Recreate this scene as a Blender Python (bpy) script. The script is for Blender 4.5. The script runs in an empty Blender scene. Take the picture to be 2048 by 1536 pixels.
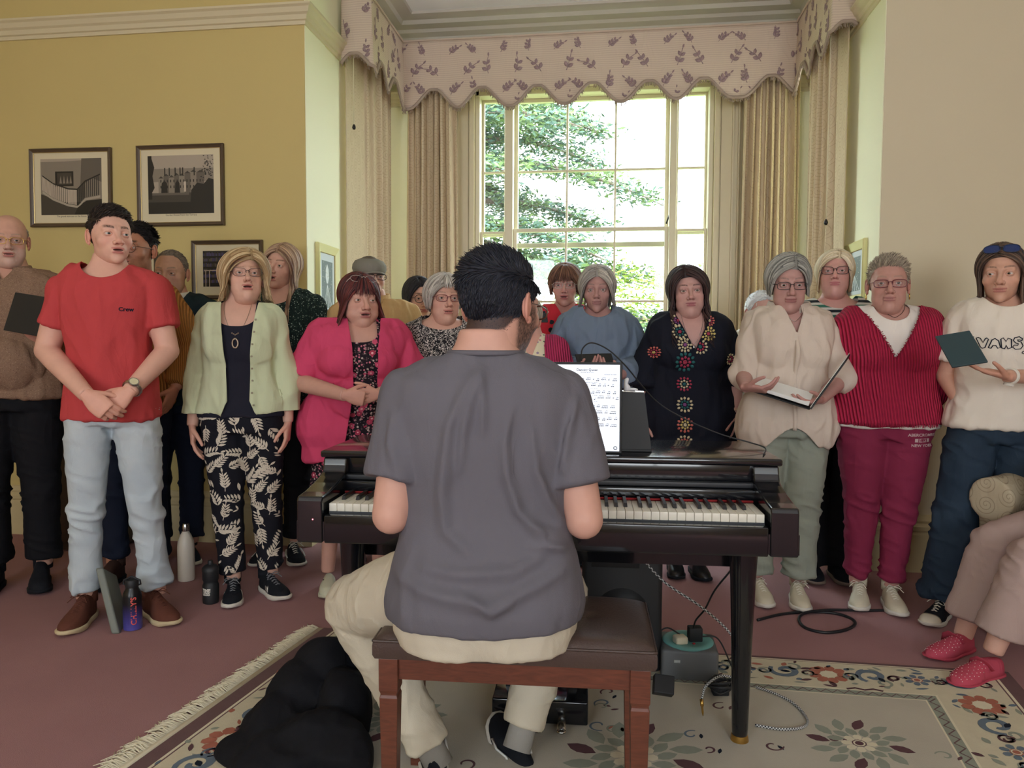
import bpy, bmesh, math, random
import numpy as np
from mathutils import Vector, Matrix, Euler
from mathutils.bvhtree import BVHTree
PI = math.pi
sc = bpy.context.scene
COL = sc.collection
R = math.radians

# ---------------------------------------------------------------- camera
FPX = 1500.0
YAW, PITCH, ROLL = R(7.7), R(3.05), R(0.27)
CH = 1.2
cd = bpy.data.cameras.new('camera')
cam = bpy.data.objects.new('camera', cd)
COL.objects.link(cam)
cd.sensor_width = 36.0
cd.lens = 36.0 * FPX / 2048.0
cd.clip_start = 0.05
cd.clip_end = 200
cam.location = (0, 0, CH)
CAMROT = Matrix.Rotation(YAW, 3, 'Z') @ Matrix.Rotation(PI / 2 - PITCH, 3, 'X') @ Matrix.Rotation(ROLL, 3, 'Z')
cam.rotation_euler = CAMROT.to_euler()
sc.camera = cam

# ---------------------------------------------------------------- view, sky, sun
sc.view_settings.view_transform = 'Standard'
sc.view_settings.look = 'None'
sc.view_settings.exposure = 0.74
sc.view_settings.gamma = 1.0
sc.view_settings.use_curve_mapping = False
sc.cycles.max_bounces = 8
sc.cycles.diffuse_bounces = 5
sc.cycles.glossy_bounces = 3
sc.cycles.transparent_max_bounces = 12
sc.cycles.transmission_bounces = 4
sc.cycles.sample_clamp_indirect = 6.0
sc.cycles.caustics_reflective = False
sc.cycles.caustics_refractive = False
sc.cycles.use_denoising = True

w = bpy.data.worlds.new('sky'); sc.world = w; w.use_nodes = True
wn = w.node_tree.nodes; wl = w.node_tree.links
bg = wn['Background']
tc = wn.new('ShaderNodeTexCoord'); sx = wn.new('ShaderNodeSeparateXYZ'); rp = wn.new('ShaderNodeValToRGB')
wl.new(tc.outputs['Generated'], sx.inputs[0]); wl.new(sx.outputs['Z'], rp.inputs[0])
rp.color_ramp.elements[0].position = 0.0; rp.color_ramp.elements[0].color = (0.93, 0.97, 1.0, 1)
rp.color_ramp.elements[1].position = 0.6; rp.color_ramp.elements[1].color = (0.76, 0.88, 1.0, 1)
wl.new(rp.outputs[0], bg.inputs['Color'])
bg.inputs['Strength'].default_value = 7.0

sd = bpy.data.lights.new('sun', 'SUN'); sun = bpy.data.objects.new('sun', sd); COL.objects.link(sun)
sd.energy = 4.0; sd.angle = R(1.5); sd.color = (1.0, 0.95, 0.86)
sun.rotation_euler = Vector((0.35, 0.75, -0.95)).to_track_quat('-Z', 'Y').to_euler()

def area(name, loc, target, sx_, sy_, energy, col, portal=False):
    l = bpy.data.lights.new(name, 'AREA'); l.shape = 'RECTANGLE'; l.size = sx_; l.size_y = sy_
    l.energy = energy; l.color = col
    o = bpy.data.objects.new(name, l); COL.objects.link(o); o.location = loc
    o.rotation_euler = (Vector(target) - Vector(loc)).to_track_quat('-Z', 'Y').to_euler()
    if portal: l.cycles.is_portal = True
    return o
# daylight arriving through the bay windows and the unseen rear windows added for fill
area('bay_window_portal', (-0.25, 6.03, 2.0), (-0.25, 2.0, 2.0), 1.8, 2.7, 10, (1, 1, 1), True)
area('bay_side_portal', (-2.09, 5.14, 1.78), (0.5, 5.175, 1.78), 0.45, 2.67, 10, (1, 1, 1), True)
area('bay_side_portal', (1.69, 5.14, 1.78), (-0.5, 5.175, 1.78), 0.45, 2.67, 10, (1, 1, 1), True)
area('rear_fill_portal', (-2.0, -3.31, 1.9), (-2.0, 3.0, 1.9), 1.8, 2.0, 10, (1, 1, 1), True)
area('rear_fill_portal', (1.6, -3.31, 1.9), (1.6, 3.0, 1.9), 1.8, 2.0, 10, (1, 1, 1), True)

# ---------------------------------------------------------------- placing
def cam_to_world(X, Y, z):
    """X right of the camera, Y in front of it (level), z height above the floor"""
    c, s = math.cos(YAW), math.sin(YAW)
    return Vector((X * c - Y * s, X * s + Y * c, z))
def ray(px, py):
    return (CAMROT @ Vector(((px - 1024) / FPX, (768 - py) / FPX, -1))).normalized()
FW = Vector((-math.sin(YAW), math.cos(YAW), 0))
def at(px, py, Y):
    d = ray(px, py); t = Y / d.dot(FW); return Vector((0, 0, CH)) + d * t
def ground(px, py, z=0.0):
    d = ray(px, py); t = (z - CH) / d.z; return Vector((0, 0, CH)) + d * t
def on_y(px, py, y):
    d = ray(px, py); return Vector((0, 0, CH)) + d * (y / d.y)
def on_x(px, py, x):
    d = ray(px, py); return Vector((0, 0, CH)) + d * (x / d.x)

# ---------------------------------------------------------------- colour and materials
def lin(c):
    return tuple((v / 12.92 if v <= 0.04045 else ((v + 0.055) / 1.055) ** 2.4) for v in [x / 255.0 for x in c])
MATS = {}
def mat(name, rgb, rough=0.6, metal=0.0, noise=0.0, nscale=30.0, bump=0.0, bscale=200.0, spec=0.5, emit=None, alpha=None, sheen=0.0, coat=0.0):
    if name in MATS: return MATS[name]
    m = bpy.data.materials.new(name); m.use_nodes = True
    n = m.node_tree.nodes; l = m.node_tree.links; b = n['Principled BSDF']
    col = lin(rgb) + (1,)
    b.inputs['Base Color'].default_value = col
    b.inputs['Roughness'].default_value = rough; b.inputs['Metallic'].default_value = metal
    b.inputs['Specular IOR Level'].default_value = spec
    if sheen: b.inputs['Sheen Weight'].default_value = sheen
    if coat: b.inputs['Coat Weight'].default_value = coat
    t = n.new('ShaderNodeTexCoord')
    nz = n.new('ShaderNodeTexNoise'); nz.inputs['Scale'].default_value = nscale; nz.inputs['Detail'].default_value = 4
    l.new(t.outputs['Object'], nz.inputs['Vector'])
    mx = n.new('ShaderNodeMix'); mx.data_type = 'RGBA'
    mx.inputs['A'].default_value = tuple(v * (1 - noise) for v in col[:3]) + (1,)
    mx.inputs['B'].default_value = tuple(min(1, v * (1 + noise)) for v in col[:3]) + (1,)
    l.new(nz.outputs['Fac'], mx.inputs['Factor']); l.new(mx.outputs['Result'], b.inputs['Base Color'])
    if bump:
        nb = n.new('ShaderNodeTexNoise'); nb.inputs['Scale'].default_value = bscale; nb.inputs['Detail'].default_value = 3
        l.new(t.outputs['Object'], nb.inputs['Vector'])
        bp = n.new('ShaderNodeBump'); bp.inputs['Strength'].default_value = bump; bp.inputs['Distance'].default_value = 0.003
        l.new(nb.outputs['Fac'], bp.inputs['Height']); l.new(bp.outputs['Normal'], b.inputs['Normal'])
    if emit:
        b.inputs['Emission Color'].default_value = lin(emit[0]) + (1,); b.inputs['Emission Strength'].default_value = emit[1]
    MATS[name] = m; return m
def attr_mat(name, attr, rough=0.5, sub=0.0, noise=0.08, nscale=60, aniso=0, spec=0.5):
    m = mat(name, (128, 128, 128), rough, noise=0.0, spec=spec)
    n = m.node_tree.nodes; l = m.node_tree.links; b = n['Principled BSDF']
    a = n.new('ShaderNodeAttribute'); a.attribute_name = attr
    nz = n.new('ShaderNodeTexNoise'); nz.inputs['Scale'].default_value = nscale
    t = n.new('ShaderNodeTexCoord'); l.new(t.outputs['Object'], nz.inputs['Vector'])
    mr = n.new('ShaderNodeMapRange'); mr.inputs['To Min'].default_value = 1 - noise; mr.inputs['To Max'].default_value = 1 + noise
    l.new(nz.outputs['Fac'], mr.inputs['Value'])
    v = n.new('ShaderNodeVectorMath'); v.operation = 'SCALE'
    l.new(a.outputs['Color'], v.inputs[0]); l.new(mr.outputs[0], v.inputs['Scale'])
    l.new(v.outputs[0], b.inputs['Base Color'])
    if sub:
        b.inputs['Subsurface Weight'].default_value = sub; b.inputs['Subsurface Radius'].default_value = (0.012, 0.005, 0.003)
        b.inputs['Subsurface Scale'].default_value = 1.0
    return m
class NT:
    """small helper for procedural patterns"""
    def __init__(s, m):
        s.m = m; s.n = m.node_tree.nodes; s.l = m.node_tree.links; s.b = s.n['Principled BSDF']
        t = s.n.new('ShaderNodeTexCoord'); s.obj = t.outputs['Object']; s.uv = t.outputs['UV']
    def math(s, op, a, b=None, c=None):
        x = s.n.new('ShaderNodeMath'); x.operation = op
        for i, v in enumerate((a, b, c)):
            if v is None: continue
            if isinstance(v, (int, float)): x.inputs[i].default_value = v
            else: s.l.new(v, x.inputs[i])
        return x.outputs[0]
    def xyz(s, v):
        x = s.n.new('ShaderNodeSeparateXYZ'); s.l.new(v, x.inputs[0]); return x.outputs
    def comb(s, a, b, c=0.0):
        x = s.n.new('ShaderNodeCombineXYZ')
        for i, v in enumerate((a, b, c)):
            if isinstance(v, (int, float)): x.inputs[i].default_value = v
            else: s.l.new(v, x.inputs[i])
        return x.outputs[0]
    def noise(s, v, scale, detail=3, dist=0.0):
        x = s.n.new('ShaderNodeTexNoise'); x.inputs['Scale'].default_value = scale; x.inputs['Detail'].default_value = detail
        x.inputs['Distortion'].default_value = dist; s.l.new(v, x.inputs['Vector']); return x.outputs['Fac']
    def voro(s, v, scale, feature='F1', out='Distance'):
        x = s.n.new('ShaderNodeTexVoronoi'); x.feature = feature; x.inputs['Scale'].default_value = scale
        s.l.new(v, x.inputs['Vector']); return x.outputs[out]
    def ramp(s, f, stops, const=False):
        x = s.n.new('ShaderNodeValToRGB'); x.color_ramp.interpolation = 'CONSTANT' if const else 'LINEAR'
        e = x.color_ramp.elements
        while len(e) < len(stops): e.new(0.5)
        for i, (p, c) in enumerate(stops):
            e[i].position = p; e[i].color = (lin(c) + (1,)) if not isinstance(c, (int, float)) else (c, c, c, 1)
        s.l.new(f, x.inputs[0]); return x.outputs[0]
    def mix(s, f, a, b):
        x = s.n.new('ShaderNodeMix'); x.data_type = 'RGBA'
        if isinstance(f, (int, float)): x.inputs['Factor'].default_value = f
        else: s.l.new(f, x.inputs['Factor'])
        for k, v in (('A', a), ('B', b)):
            if isinstance(v, tuple): x.inputs[k].default_value = lin(v) + (1,)
            else: s.l.new(v, x.inputs[k])
        return x.outputs['Result']
    def base(s, c): s.l.new(c, s.b.inputs['Base Color'])
    def bump(s, h, st=0.4, dist=0.004):
        x = s.n.new('ShaderNodeBump'); x.inputs['Strength'].default_value = st; x.inputs['Distance'].default_value = dist
        s.l.new(h, x.inputs['Height']); s.l.new(x.outputs[0], s.b.inputs['Normal'])

# ---------------------------------------------------------------- noise on arrays
def _h(ix, iy, iz, seed):
    n = (ix * 374761393 + iy * 668265263 + iz * 2147483647 + seed * 1274126177) & 0xffffffff
    n = ((n ^ (n >> 13)) * 1274126177) & 0xffffffff
    return ((n ^ (n >> 16)) & 0xffff) / 65535.0
def vnoise(P, seed=0):
    P = np.asarray(P, float); I = np.floor(P).astype(np.int64); F = P - I; F = F * F * (3 - 2 * F)
    o = 0
    for dx in (0, 1):
        for dy in (0, 1):
            for dz in (0, 1):
                wgt = (F[:, 0] if dx else 1 - F[:, 0]) * (F[:, 1] if dy else 1 - F[:, 1]) * (F[:, 2] if dz else 1 - F[:, 2])
                o = o + wgt * _h(I[:, 0] + dx, I[:, 1] + dy, I[:, 2] + dz, seed)
    return o * 2 - 1
def smooth01(x): x = np.clip(x, 0, 1); return x * x * (3 - 2 * x)

# ---------------------------------------------------------------- geometry
class G:
    def __init__(s): s.V = []; s.F = []; s.M = []; s.n = 0
    def add(s, V, F, m=0):
        V = np.asarray(V, float).reshape(-1, 3)
        s.V.append(V); b = s.n; s.F += [tuple(i + b for i in f) for f in F]; s.M += [m] * len(F); s.n += len(V)
        return s
    def verts(s): return np.concatenate(s.V) if s.V else np.zeros((0, 3))
    def merge(s, g, m=None):
        V = g.verts(); b = s.n; s.V.append(V); s.F += [tuple(i + b for i in f) for f in g.F]
        s.M += (g.M if m is None else [m] * len(g.F)); s.n += len(V); return s
    def xf(s, Mx):
        A = np.array(Mx.to_4x4()); V = s.verts(); s.V = [V @ A[:3, :3].T + A[:3, 3]]; return s
    def box(s, c, d, m=0, rz=0.0, bev=0.0):
        hx, hy, hz = [v / 2 for v in d]
        if bev <= 0:
            V = np.array([(x, y, z) for x in (-hx, hx) for y in (-hy, hy) for z in (-hz, hz)])
            F = [(0, 1, 3, 2), (4, 6, 7, 5), (0, 4, 5, 1), (2, 3, 7, 6), (0, 2, 6, 4), (1, 5, 7, 3)]
        else:
            bm = bmesh.new(); bmesh.ops.create_cube(bm, size=1.0)
            for v in bm.verts: v.co = Vector((v.co.x * d[0], v.co.y * d[1], v.co.z * d[2]))
            bmesh.ops.bevel(bm, geom=bm.edges[:], offset=bev, segments=3, profile=0.5, affect='EDGES')
            bm.verts.index_update()
            V = np.array([v.co[:] for v in bm.verts]); F = [tuple(v.index for v in f.verts) for f in bm.faces]; bm.free()
        if rz:
            c_, s_ = math.cos(rz), math.sin(rz); V = V @ np.array([[c_, s_, 0], [-s_, c_, 0], [0, 0, 1]])
        return s.add(V + np.array(c), F, m)
    def loft(s, rings, m=0, close=True, cap=True, caps=None):
        n = len(rings[0]); V = np.concatenate([np.asarray(r, float) for r in rings]); F = []
        for i in range(len(rings) - 1):
            for j in range(n if close else n - 1):
                k = (j + 1) % n
                F.append((i * n + j, i * n + k, (i + 1) * n + k, (i + 1) * n + j))
        if cap and close:
            F.append(tuple(reversed(range(n)))); b = (len(rings) - 1) * n; F.append(tuple(range(b, b + n)))
        return s.add(V, F, m)
    def tube(s, pts, r, sides=8, m=0, cap=True, flat=1.0, up=None):
        P = np.asarray(pts, float); k = len(P)
        rr = np.full(k, r) if np.isscalar(r) else np.asarray(r, float)
        T = np.gradient(P, axis=0); T /= (np.linalg.norm(T, axis=1, keepdims=True) + 1e-12)
        u = np.array(up if up is not None else (0.13, 0.27, 0.95), float)
        if abs(np.dot(u / np.linalg.norm(u), T[0])) > 0.95: u = np.array((1.0, 0.1, 0.0))
        rings = []; N = u
        for i in range(k):
            N = N - T[i] * np.dot(N, T[i]); N /= (np.linalg.norm(N) + 1e-12); B = np.cross(T[i], N)
            a = np.arange(sides) * 2 * PI / sides
            rings.append(P[i] + rr[i] * (np.cos(a)[:, None] * N * flat + np.sin(a)[:, None] * B))
        return s.loft(rings, m, True, cap)
    def lathe(s, prof, c=(0, 0, 0), sides=24, m=0, axis='z'):
        a = np.arange(sides) * 2 * PI / sides; rings = []
        for r_, z_ in prof:
            ring = np.stack([np.cos(a) * r_, np.sin(a) * r_, np.full(sides, z_)], 1)
            if axis == 'y': ring = ring[:, [0, 2, 1]] * np.array([1, -1, 1])
            if axis == 'x': ring = ring[:, [2, 1, 0]]
            rings.append(ring + np.array(c))
        return s.loft(rings, m)
    def ell(s, c, r, m=0, nu=20, nv=14):
        rings = []
        for i in range(1, nv):
            t = PI * i / nv; a = np.arange(nu) * 2 * PI / nu
            rings.append(np.stack([np.cos(a) * math.sin(t) * r[0], np.sin(a) * math.sin(t) * r[1], np.full(nu, -math.cos(t) * r[2])], 1) + np.array(c))
        return s.loft(rings, m)
    def poly(s, pts, m=0):
        return s.add(pts, [tuple(range(len(pts)))], m)
    def prism(s, pts, off, m=0):
        P = np.asarray(pts, float); n = len(P); o = np.array(off, float)
        F = [tuple(reversed(range(n))), tuple(range(n, 2 * n))] + [(i, (i + 1) % n, n + (i + 1) % n, n + i) for i in range(n)]
        return s.add(np.concatenate([P, P + o]), F, m)
    def grid(s, fn, nu, nv, m=0):
        V = [fn(u / nu, v / nv) for v in range(nv + 1) for u in range(nu + 1)]
        F = [(v * (nu + 1) + u, v * (nu + 1) + u + 1, (v + 1) * (nu + 1) + u + 1, (v + 1) * (nu + 1) + u) for v in range(nv) for u in range(nu)]
        return s.add(V, F, m)
def build(name, g, mats, parent=None, smooth=True, sharp=None, col=None, loc=None, rot=None):
    me = bpy.data.meshes.new(name); V = g.verts()
    me.from_pydata(V.tolist(), [], g.F)
    if not isinstance(mats, (list, tuple)): mats = [mats]
    for m in mats: me.materials.append(m)
    if len(mats) > 1: me.polygons.foreach_set('material_index', np.array(g.M, dtype=np.int32))
    if smooth: me.polygons.foreach_set('use_smooth', np.ones(len(g.F), dtype=bool))
    if sharp and smooth: me.set_sharp_from_angle(angle=R(sharp))
    if col is not None:
        a = me.color_attributes.new('tint', 'FLOAT_COLOR', 'POINT')
        c = np.ones((len(V), 4), np.float32); c[:, :3] = col; a.data.foreach_set('color', c.ravel())
    me.update()
    o = bpy.data.objects.new(name, me); COL.objects.link(o)
    if parent: o.parent = parent
    if loc is not None: o.location = loc
    if rot is not None: o.rotation_euler = rot
    return o
def tag(o, label=None, cat=None, group=None, kind=None):
    if label: o['label'] = label
    if cat: o['category'] = cat
    if group: o['group'] = group
    if kind: o['kind'] = kind
    return o
def empty(name, loc=(0, 0, 0), rz=0.0):
    o = bpy.data.objects.new(name, None); COL.objects.link(o); o.location = loc; o.rotation_euler = (0, 0, rz)
    o.empty_display_size = 0.05; return o
def bevel(o, wd=0.004, seg=2):
    b = o.modifiers.new('bevel', 'BEVEL'); b.width = wd; b.segments = seg; b.limit_method = 'ANGLE'; return o
def struct(name, g, m, smooth=False, label=None):
    o = build(name, g, m, smooth=smooth); o['kind'] = 'structure'
    if label: o['label'] = label
    return o
def text_mesh(body, size, align='CENTER', bold=0.0, depth=0.0):
    cu = bpy.data.curves.new('t', 'FONT'); cu.body = body; cu.size = size; cu.align_x = align; cu.align_y = 'CENTER'
    cu.offset = bold; cu.extrude = depth; cu.resolution_u = 3
    o = bpy.data.objects.new('t', cu); COL.objects.link(o)
    dg = bpy.context.evaluated_depsgraph_get(); me = bpy.data.meshes.new_from_object(o.evaluated_get(dg))
    V = np.array([v.co[:] for v in me.vertices]); F = [tuple(p.vertices) for p in me.polygons]
    bpy.data.objects.remove(o); bpy.data.curves.remove(cu); bpy.data.meshes.remove(me)
    return V, F
# ================================================================ THE ROOM
BX0, BX1, WY, BY = -1.78, 1.38, 4.20, 5.72     # bay sides, front wall plane, window wall plane
RX0, RX1, RY, CZ = -4.2, 4.0, -3.0, 3.60
M_wall = mat('yellow wall paint', (206, 186, 124), 0.75, noise=0.03, nscale=2.5, bump=0.12, bscale=90)
M_wallR = mat('warm buff wall paint', (214, 202, 174), 0.75, noise=0.03, nscale=2.5, bump=0.12, bscale=90)
M_bay = mat('pale primrose wall paint', (244, 242, 214), 0.7, noise=0.02, nscale=2.0, bump=0.1, bscale=90)
M_trim = mat('cream gloss woodwork', (216, 204, 172), 0.4, noise=0.02)
M_trimw = mat('cream window woodwork', (220, 212, 186), 0.38, noise=0.02)
M_sk = mat('cream skirting paint', (206, 190, 148), 0.45, noise=0.03)
M_ceil = mat('white ceiling paint', (246, 248, 252), 0.8, noise=0.01)
M_corn = mat('grey cornice paint', (196, 190, 180), 0.6, noise=0.02)  # one plain grey for the whole cornice
M_carpet = mat('dusky pink carpet', (156, 104, 106), 0.95, noise=0.10, nscale=6, bump=0.5, bscale=420, spec=0.1)
nt = NT(M_carpet)
f1 = nt.noise(nt.obj, 3.0, 5); f2 = nt.noise(nt.obj, 260, 2)
nt.base(nt.mix(f2, nt.mix(f1, (148, 110, 112), (166, 126, 126)), nt.mix(f1, (162, 122, 122), (178, 136, 136))))

T = 0.30
def slab(x0, x1, y0, y1, z0, z1, g): g.box(((x0 + x1) / 2, (y0 + y1) / 2, (z0 + z1) / 2), (x1 - x0, y1 - y0, z1 - z0)); return g
g = G(); slab(RX0 - T, RX1 + T, RY - T, BY + T, -0.1, 0.0, g); struct('floor', g, M_carpet)
g = G(); slab(RX0 - T, RX1 + T, RY - T, BY + T, CZ, CZ + 0.1, g); struct('ceiling', g, M_ceil)
# front walls either side of the bay
g = G(); slab(RX0 - T, BX0, WY, WY + T, 0, CZ, g); struct('wall_left', g, M_wall)
g = G(); slab(BX1, RX1 + T, WY, WY + T, 0, CZ, g); struct('wall_right', g, M_wallR)
# bay sides with side windows
SW0, SW1, SZ0, SZ1 = 4.95, 5.40, 0.45, 3.12
for nm, xa, xb in (('wall_bay_left', BX0 - T, BX0), ('wall_bay_right', BX1, BX1 + T)):
    g = G(); slab(xa, xb, WY + T, SW0, 0, CZ, g); slab(xa, xb, SW1, BY + T, 0, CZ, g)
    slab(xa, xb, SW0, SW1, 0, SZ0, g); slab(xa, xb, SW0, SW1, SZ1, CZ, g)
    g.box(((xa + xb) / 2 + (0.004 if xa < 0 else -0.004), WY + T / 2 + .004, CZ / 2), (T, T, CZ - 0.002))
    struct(nm, g, M_bay)
# window wall
P0 = on_y(950, 400, BY); P1 = on_y(1426, 400, BY)
WX0, WX1 = P0.x, P1.x
WZ0, WZ1 = 0.55, on_y(1190, 172, BY).z
g = G(); slab(BX0, WX0, BY, BY + T, 0, CZ, g); slab(WX1, BX1, BY, BY + T, 0, CZ, g)
slab(WX0, WX1, BY, BY + T, 0, WZ0, g); slab(WX0, WX1, BY, BY + T, WZ1, CZ, g); struct('wall_window', g, M_bay)
# unseen rest of the room, with two rear windows added as front fill
g = G(); slab(RX0 - T, RX0, RY - T, WY, 0, CZ, g); struct('wall_far_left', g, M_wall)
g = G(); slab(RX1, RX1 + T, RY - T, WY, 0, CZ, g); struct('wall_far_right', g, M_wallR)
g = G()
xs = [RX0, -2.9, -1.1, 0.7, 2.5, RX1]
for i in range(5):
    if i in (1, 3): slab(xs[i], xs[i + 1], RY - T, RY, 0, 0.9, g); slab(xs[i], xs[i + 1], RY - T, RY, 2.9, CZ, g)
    else: slab(xs[i], xs[i + 1], RY - T, RY, 0, CZ, g)
struct('wall_rear', g, M_wall)

# glass
M_glass = bpy.data.materials.new('window glass'); M_glass.use_nodes = True
n = M_glass.node_tree.nodes; l = M_glass.node_tree.links; n.clear()
out = n.new('ShaderNodeOutputMaterial'); mx = n.new('ShaderNodeMixShader'); tr = n.new('ShaderNodeBsdfTransparent'); gl = n.new('ShaderNodeBsdfGlossy')
gl.inputs['Roughness'].default_value = 0.03; tr.inputs['Color'].default_value = (0.95, 0.98, 0.97, 1)
nz = n.new('ShaderNodeTexNoise'); nz.inputs['Scale'].default_value = 3; mr = n.new('ShaderNodeMapRange'); mr.inputs['To Min'].default_value = 0.02; mr.inputs['To Max'].default_value = 0.06
l.new(nz.outputs['Fac'], mr.inputs['Value']); l.new(mr.outputs[0], mx.inputs[0]); l.new(tr.outputs[0], mx.inputs[1]); l.new(gl.outputs[0], mx.inputs[2]); l.new(mx.outputs[0], out.inputs[0])

# ---- main window: casing, mullions, sashes
def wz(py, px=1190): return on_y(px, py, BY).z
win = empty('window_1', ((WX0 + WX1) / 2, BY, WZ0)); win['kind'] = 'structure'
LX = lambda x: x - (WX0 + WX1) / 2
def wbox(g, x0, x1, y0, y1, z0, z1): g.box((LX((x0 + x1) / 2), (y0 + y1) / 2 - BY, (z0 + z1) / 2 - WZ0), (x1 - x0, y1 - y0, z1 - z0))
def wx(px, py=350): return on_y(px, py, BY + 0.08).x
g = G()
wbox(g, WX0, WX0 + 0.035, BY, BY + 0.2, WZ0, WZ1); wbox(g, WX1 - 0.035, WX1, BY, BY + 0.2, WZ0, WZ1)
wbox(g, WX0, WX1, BY, BY + 0.2, WZ1 - 0.04, WZ1); wbox(g, WX0 - 0.05, WX1 + 0.05, BY - 0.06, BY + 0.2, WZ0, WZ0 + 0.05)
mA0, mA1, mB0, mB1 = wx(1012), wx(1028), wx(1338), wx(1352)
wbox(g, mA0, mA1, BY + 0.01, BY + 0.19, WZ0 + 0.05, WZ1 - 0.04); wbox(g, mB0, mB1, BY + 0.01, BY + 0.19, WZ0 + 0.05, WZ1 - 0.04)
bevel(build('window_frame', g, M_trimw, win, smooth=False), 0.006)
# moulded architrave panels beside the window (fluted)
for sgn, x_in in ((-1, WX0), (1, WX1)):
    g = G(); dx = 0
    for wd, dp in ((0.035, 0.05), (0.012, 0.02), (0.075, 0.035), (0.012, 0.055), (0.03, 0.03), (0.012, 0.05), (0.02, 0.02), (0.014, 0.06)):
        xa = x_in + sgn * dx; xb = x_in + sgn * (dx + wd); dx += wd
        slab(min(xa, xb), max(xa, xb), BY - dp, BY, 0.0, WZ1 + 0.12, g)
    struct('trim_1' if sgn < 0 else 'trim_2', g, M_trim)
g = G(); slab(WX0 - 0.21, WX1 + 0.21, BY - 0.05, BY, WZ1 + 0.0, WZ1 + 0.12, g); struct('trim_3', g, M_trim)
def sash(x0, x1, z0, z1, vx, hz, yo, name='window_sash', st=0.028, bar=0.016):
    g = G(); y0, y1 = BY + yo, BY + yo + 0.04
    wbox(g, x0, x0 + st, y0, y1, z0, z1); wbox(g, x1 - st, x1, y0, y1, z0, z1); wbox(g, x0 + st, x1 - st, y0, y1, z0, z0 + st * 1.3); wbox(g, x0 + st, x1 - st, y0, y1, z1 - st, z1)
    for x in vx: wbox(g, x - bar / 2, x + bar / 2, y0 + .005, y1 - .005, z0 + st, z1 - st)
    for z in hz: wbox(g, x0 + st, x1 - st, y0 + .006, y1 - .006, z - bar / 2, z + bar / 2)
    o = bevel(build(name, g, M_trimw, win, smooth=False), 0.003)
    g = G(); wbox(g, x0 + st * .5, x1 - st * .5, (y0 + y1) / 2 - .002, (y0 + y1) / 2 + .002, z0 + st * .5, z1 - st * .5)
    build('glass_pane', g, M_glass, o, smooth=False)
    return o
zr = wz(458); zb = WZ0 + 0.05; zt = WZ1 - 0.04
v1, v2 = wx(1133, 400), wx(1230, 400)
sash(mA1, mB0, zr - 0.12, zt, (v1, v2), (wz(333),), 0.11)               # upper middle sash
sash(mA1, mB0, zb, zr + 0.02, (v1, v2), (wz(602), wz(742)), 0.05)       # lower middle sash
for xa, xb in ((WX0 + 0.035, mA0), (mB1, WX1 - 0.035)):
    o1 = sash(xa, xb, zr - 0.03, zt, (), (wz(333),), 0.11, st=0.018)
    o2 = sash(xa, xb, zb, zr, (), (wz(602), wz(742)), 0.05, st=0.018)
M_iron = mat('dark iron fittings', (52, 50, 50), 0.4, 0.8)
g = G(); c = on_y(1333, 438, BY + 0.03)
g.tube([(LX(c.x), -0.0 + .05, c.z - WZ0 - .03), (LX(c.x) + .01, .03, c.z - WZ0), (LX(c.x) + .02, .045, c.z - WZ0 + .03)], 0.006); build('window_latch', g, M_iron, win)
# side windows in the bay
for k, (xw, sg) in enumerate(((BX0, -1), (BX1, 1))):
    wo = empty('window_%d' % (k + 2), (xw, (SW0 + SW1) / 2, SZ0)); wo['kind'] = 'structure'
    g = G(); D = SW1 - SW0; H = SZ1 - SZ0; xm = sg * 0.14
    for yy in (-D / 2 + .02, D / 2 - .02): g.box((xm, yy, H / 2), (.12, .04, H))
    for zz in (0.02, H / 2, H - .02): g.box((xm, 0, zz), (.10, D - .08, .04))
    for zz in (H * .25, H * .75): g.box((xm, 0, zz), (.04, D - .08, .018))
    bevel(build('window_frame', g, M_trimw, wo, smooth=False), 0.004)
    g = G(); g.box((xm, 0, H / 2), (.004, D - .06, H - .04)); build('glass_pane', g, M_glass, wo, smooth=False)
for k, (xa, xb) in enumerate(((-2.9, -1.1), (0.7, 2.5))):  # frames of the unseen rear windows, added to light the singers from the front
    wo = empty('window_%d' % (k + 4), ((xa + xb) / 2, RY, 0.9)); wo['kind'] = 'structure'
    g = G(); D = xb - xa
    for q in (-D / 2 + .03, 0, D / 2 - .03): g.box((q, -.1, 1.0), (.06, .08, 2.0))
    for q in (.03, 1.0, 1.97): g.box((0, -.1, q), (D, .07, .06))
    build('window_frame', g, M_trimw, wo, smooth=False)

# ---- mouldings: profile runs along a path (profile: distance from wall, height)
def run(path, prof, nrm, name, m, z0):
    g = G(); rings = []
    for i, (x, y) in enumerate(path):
        nx, ny = nrm[i]
        rings.append([(x + nx * d, y + ny * d, z0 + h) for d, h in prof])
    g.loft(rings); return struct(name, g, m)
RAIL = [(0, -.055), (.012, -.055), (.014, -.035), (.024, -.030), (.028, -.005), (.040, .005), (.050, .030), (.062, .040), (.062, .052), (0, .055)]
ZR = 3.075
run([(RX0, WY), (BX0, WY), (BX0, SW0 - .02)], RAIL, [(0, -1), (1, -1), (1, 0)], 'trim_4', M_trim, ZR)
run([(RX1, WY), (BX1, WY), (BX1, SW0 - .10)], RAIL, [(0, -1), (-1, -1), (-1, 0)], 'trim_5', M_trim, ZR)
run([(BX0, SW1 + .12), (BX0, BY), (WX0 - .21, BY)], RAIL, [(1, 0), (1, -1), (0, -1)], 'trim_6', M_trim, ZR)
run([(BX1, SW1 + .12), (BX1, BY), (WX1 + .21, BY)], RAIL, [(-1, 0), (-1, -1), (0, -1)], 'trim_7', M_trim, ZR)
SKP = [(0, 0), (.03, 0), (.03, .20), (.024, .215), (.034, .225), (.034, .245), (.020, .262), (.026, .275), (.014, .30), (0, .305)]
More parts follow.
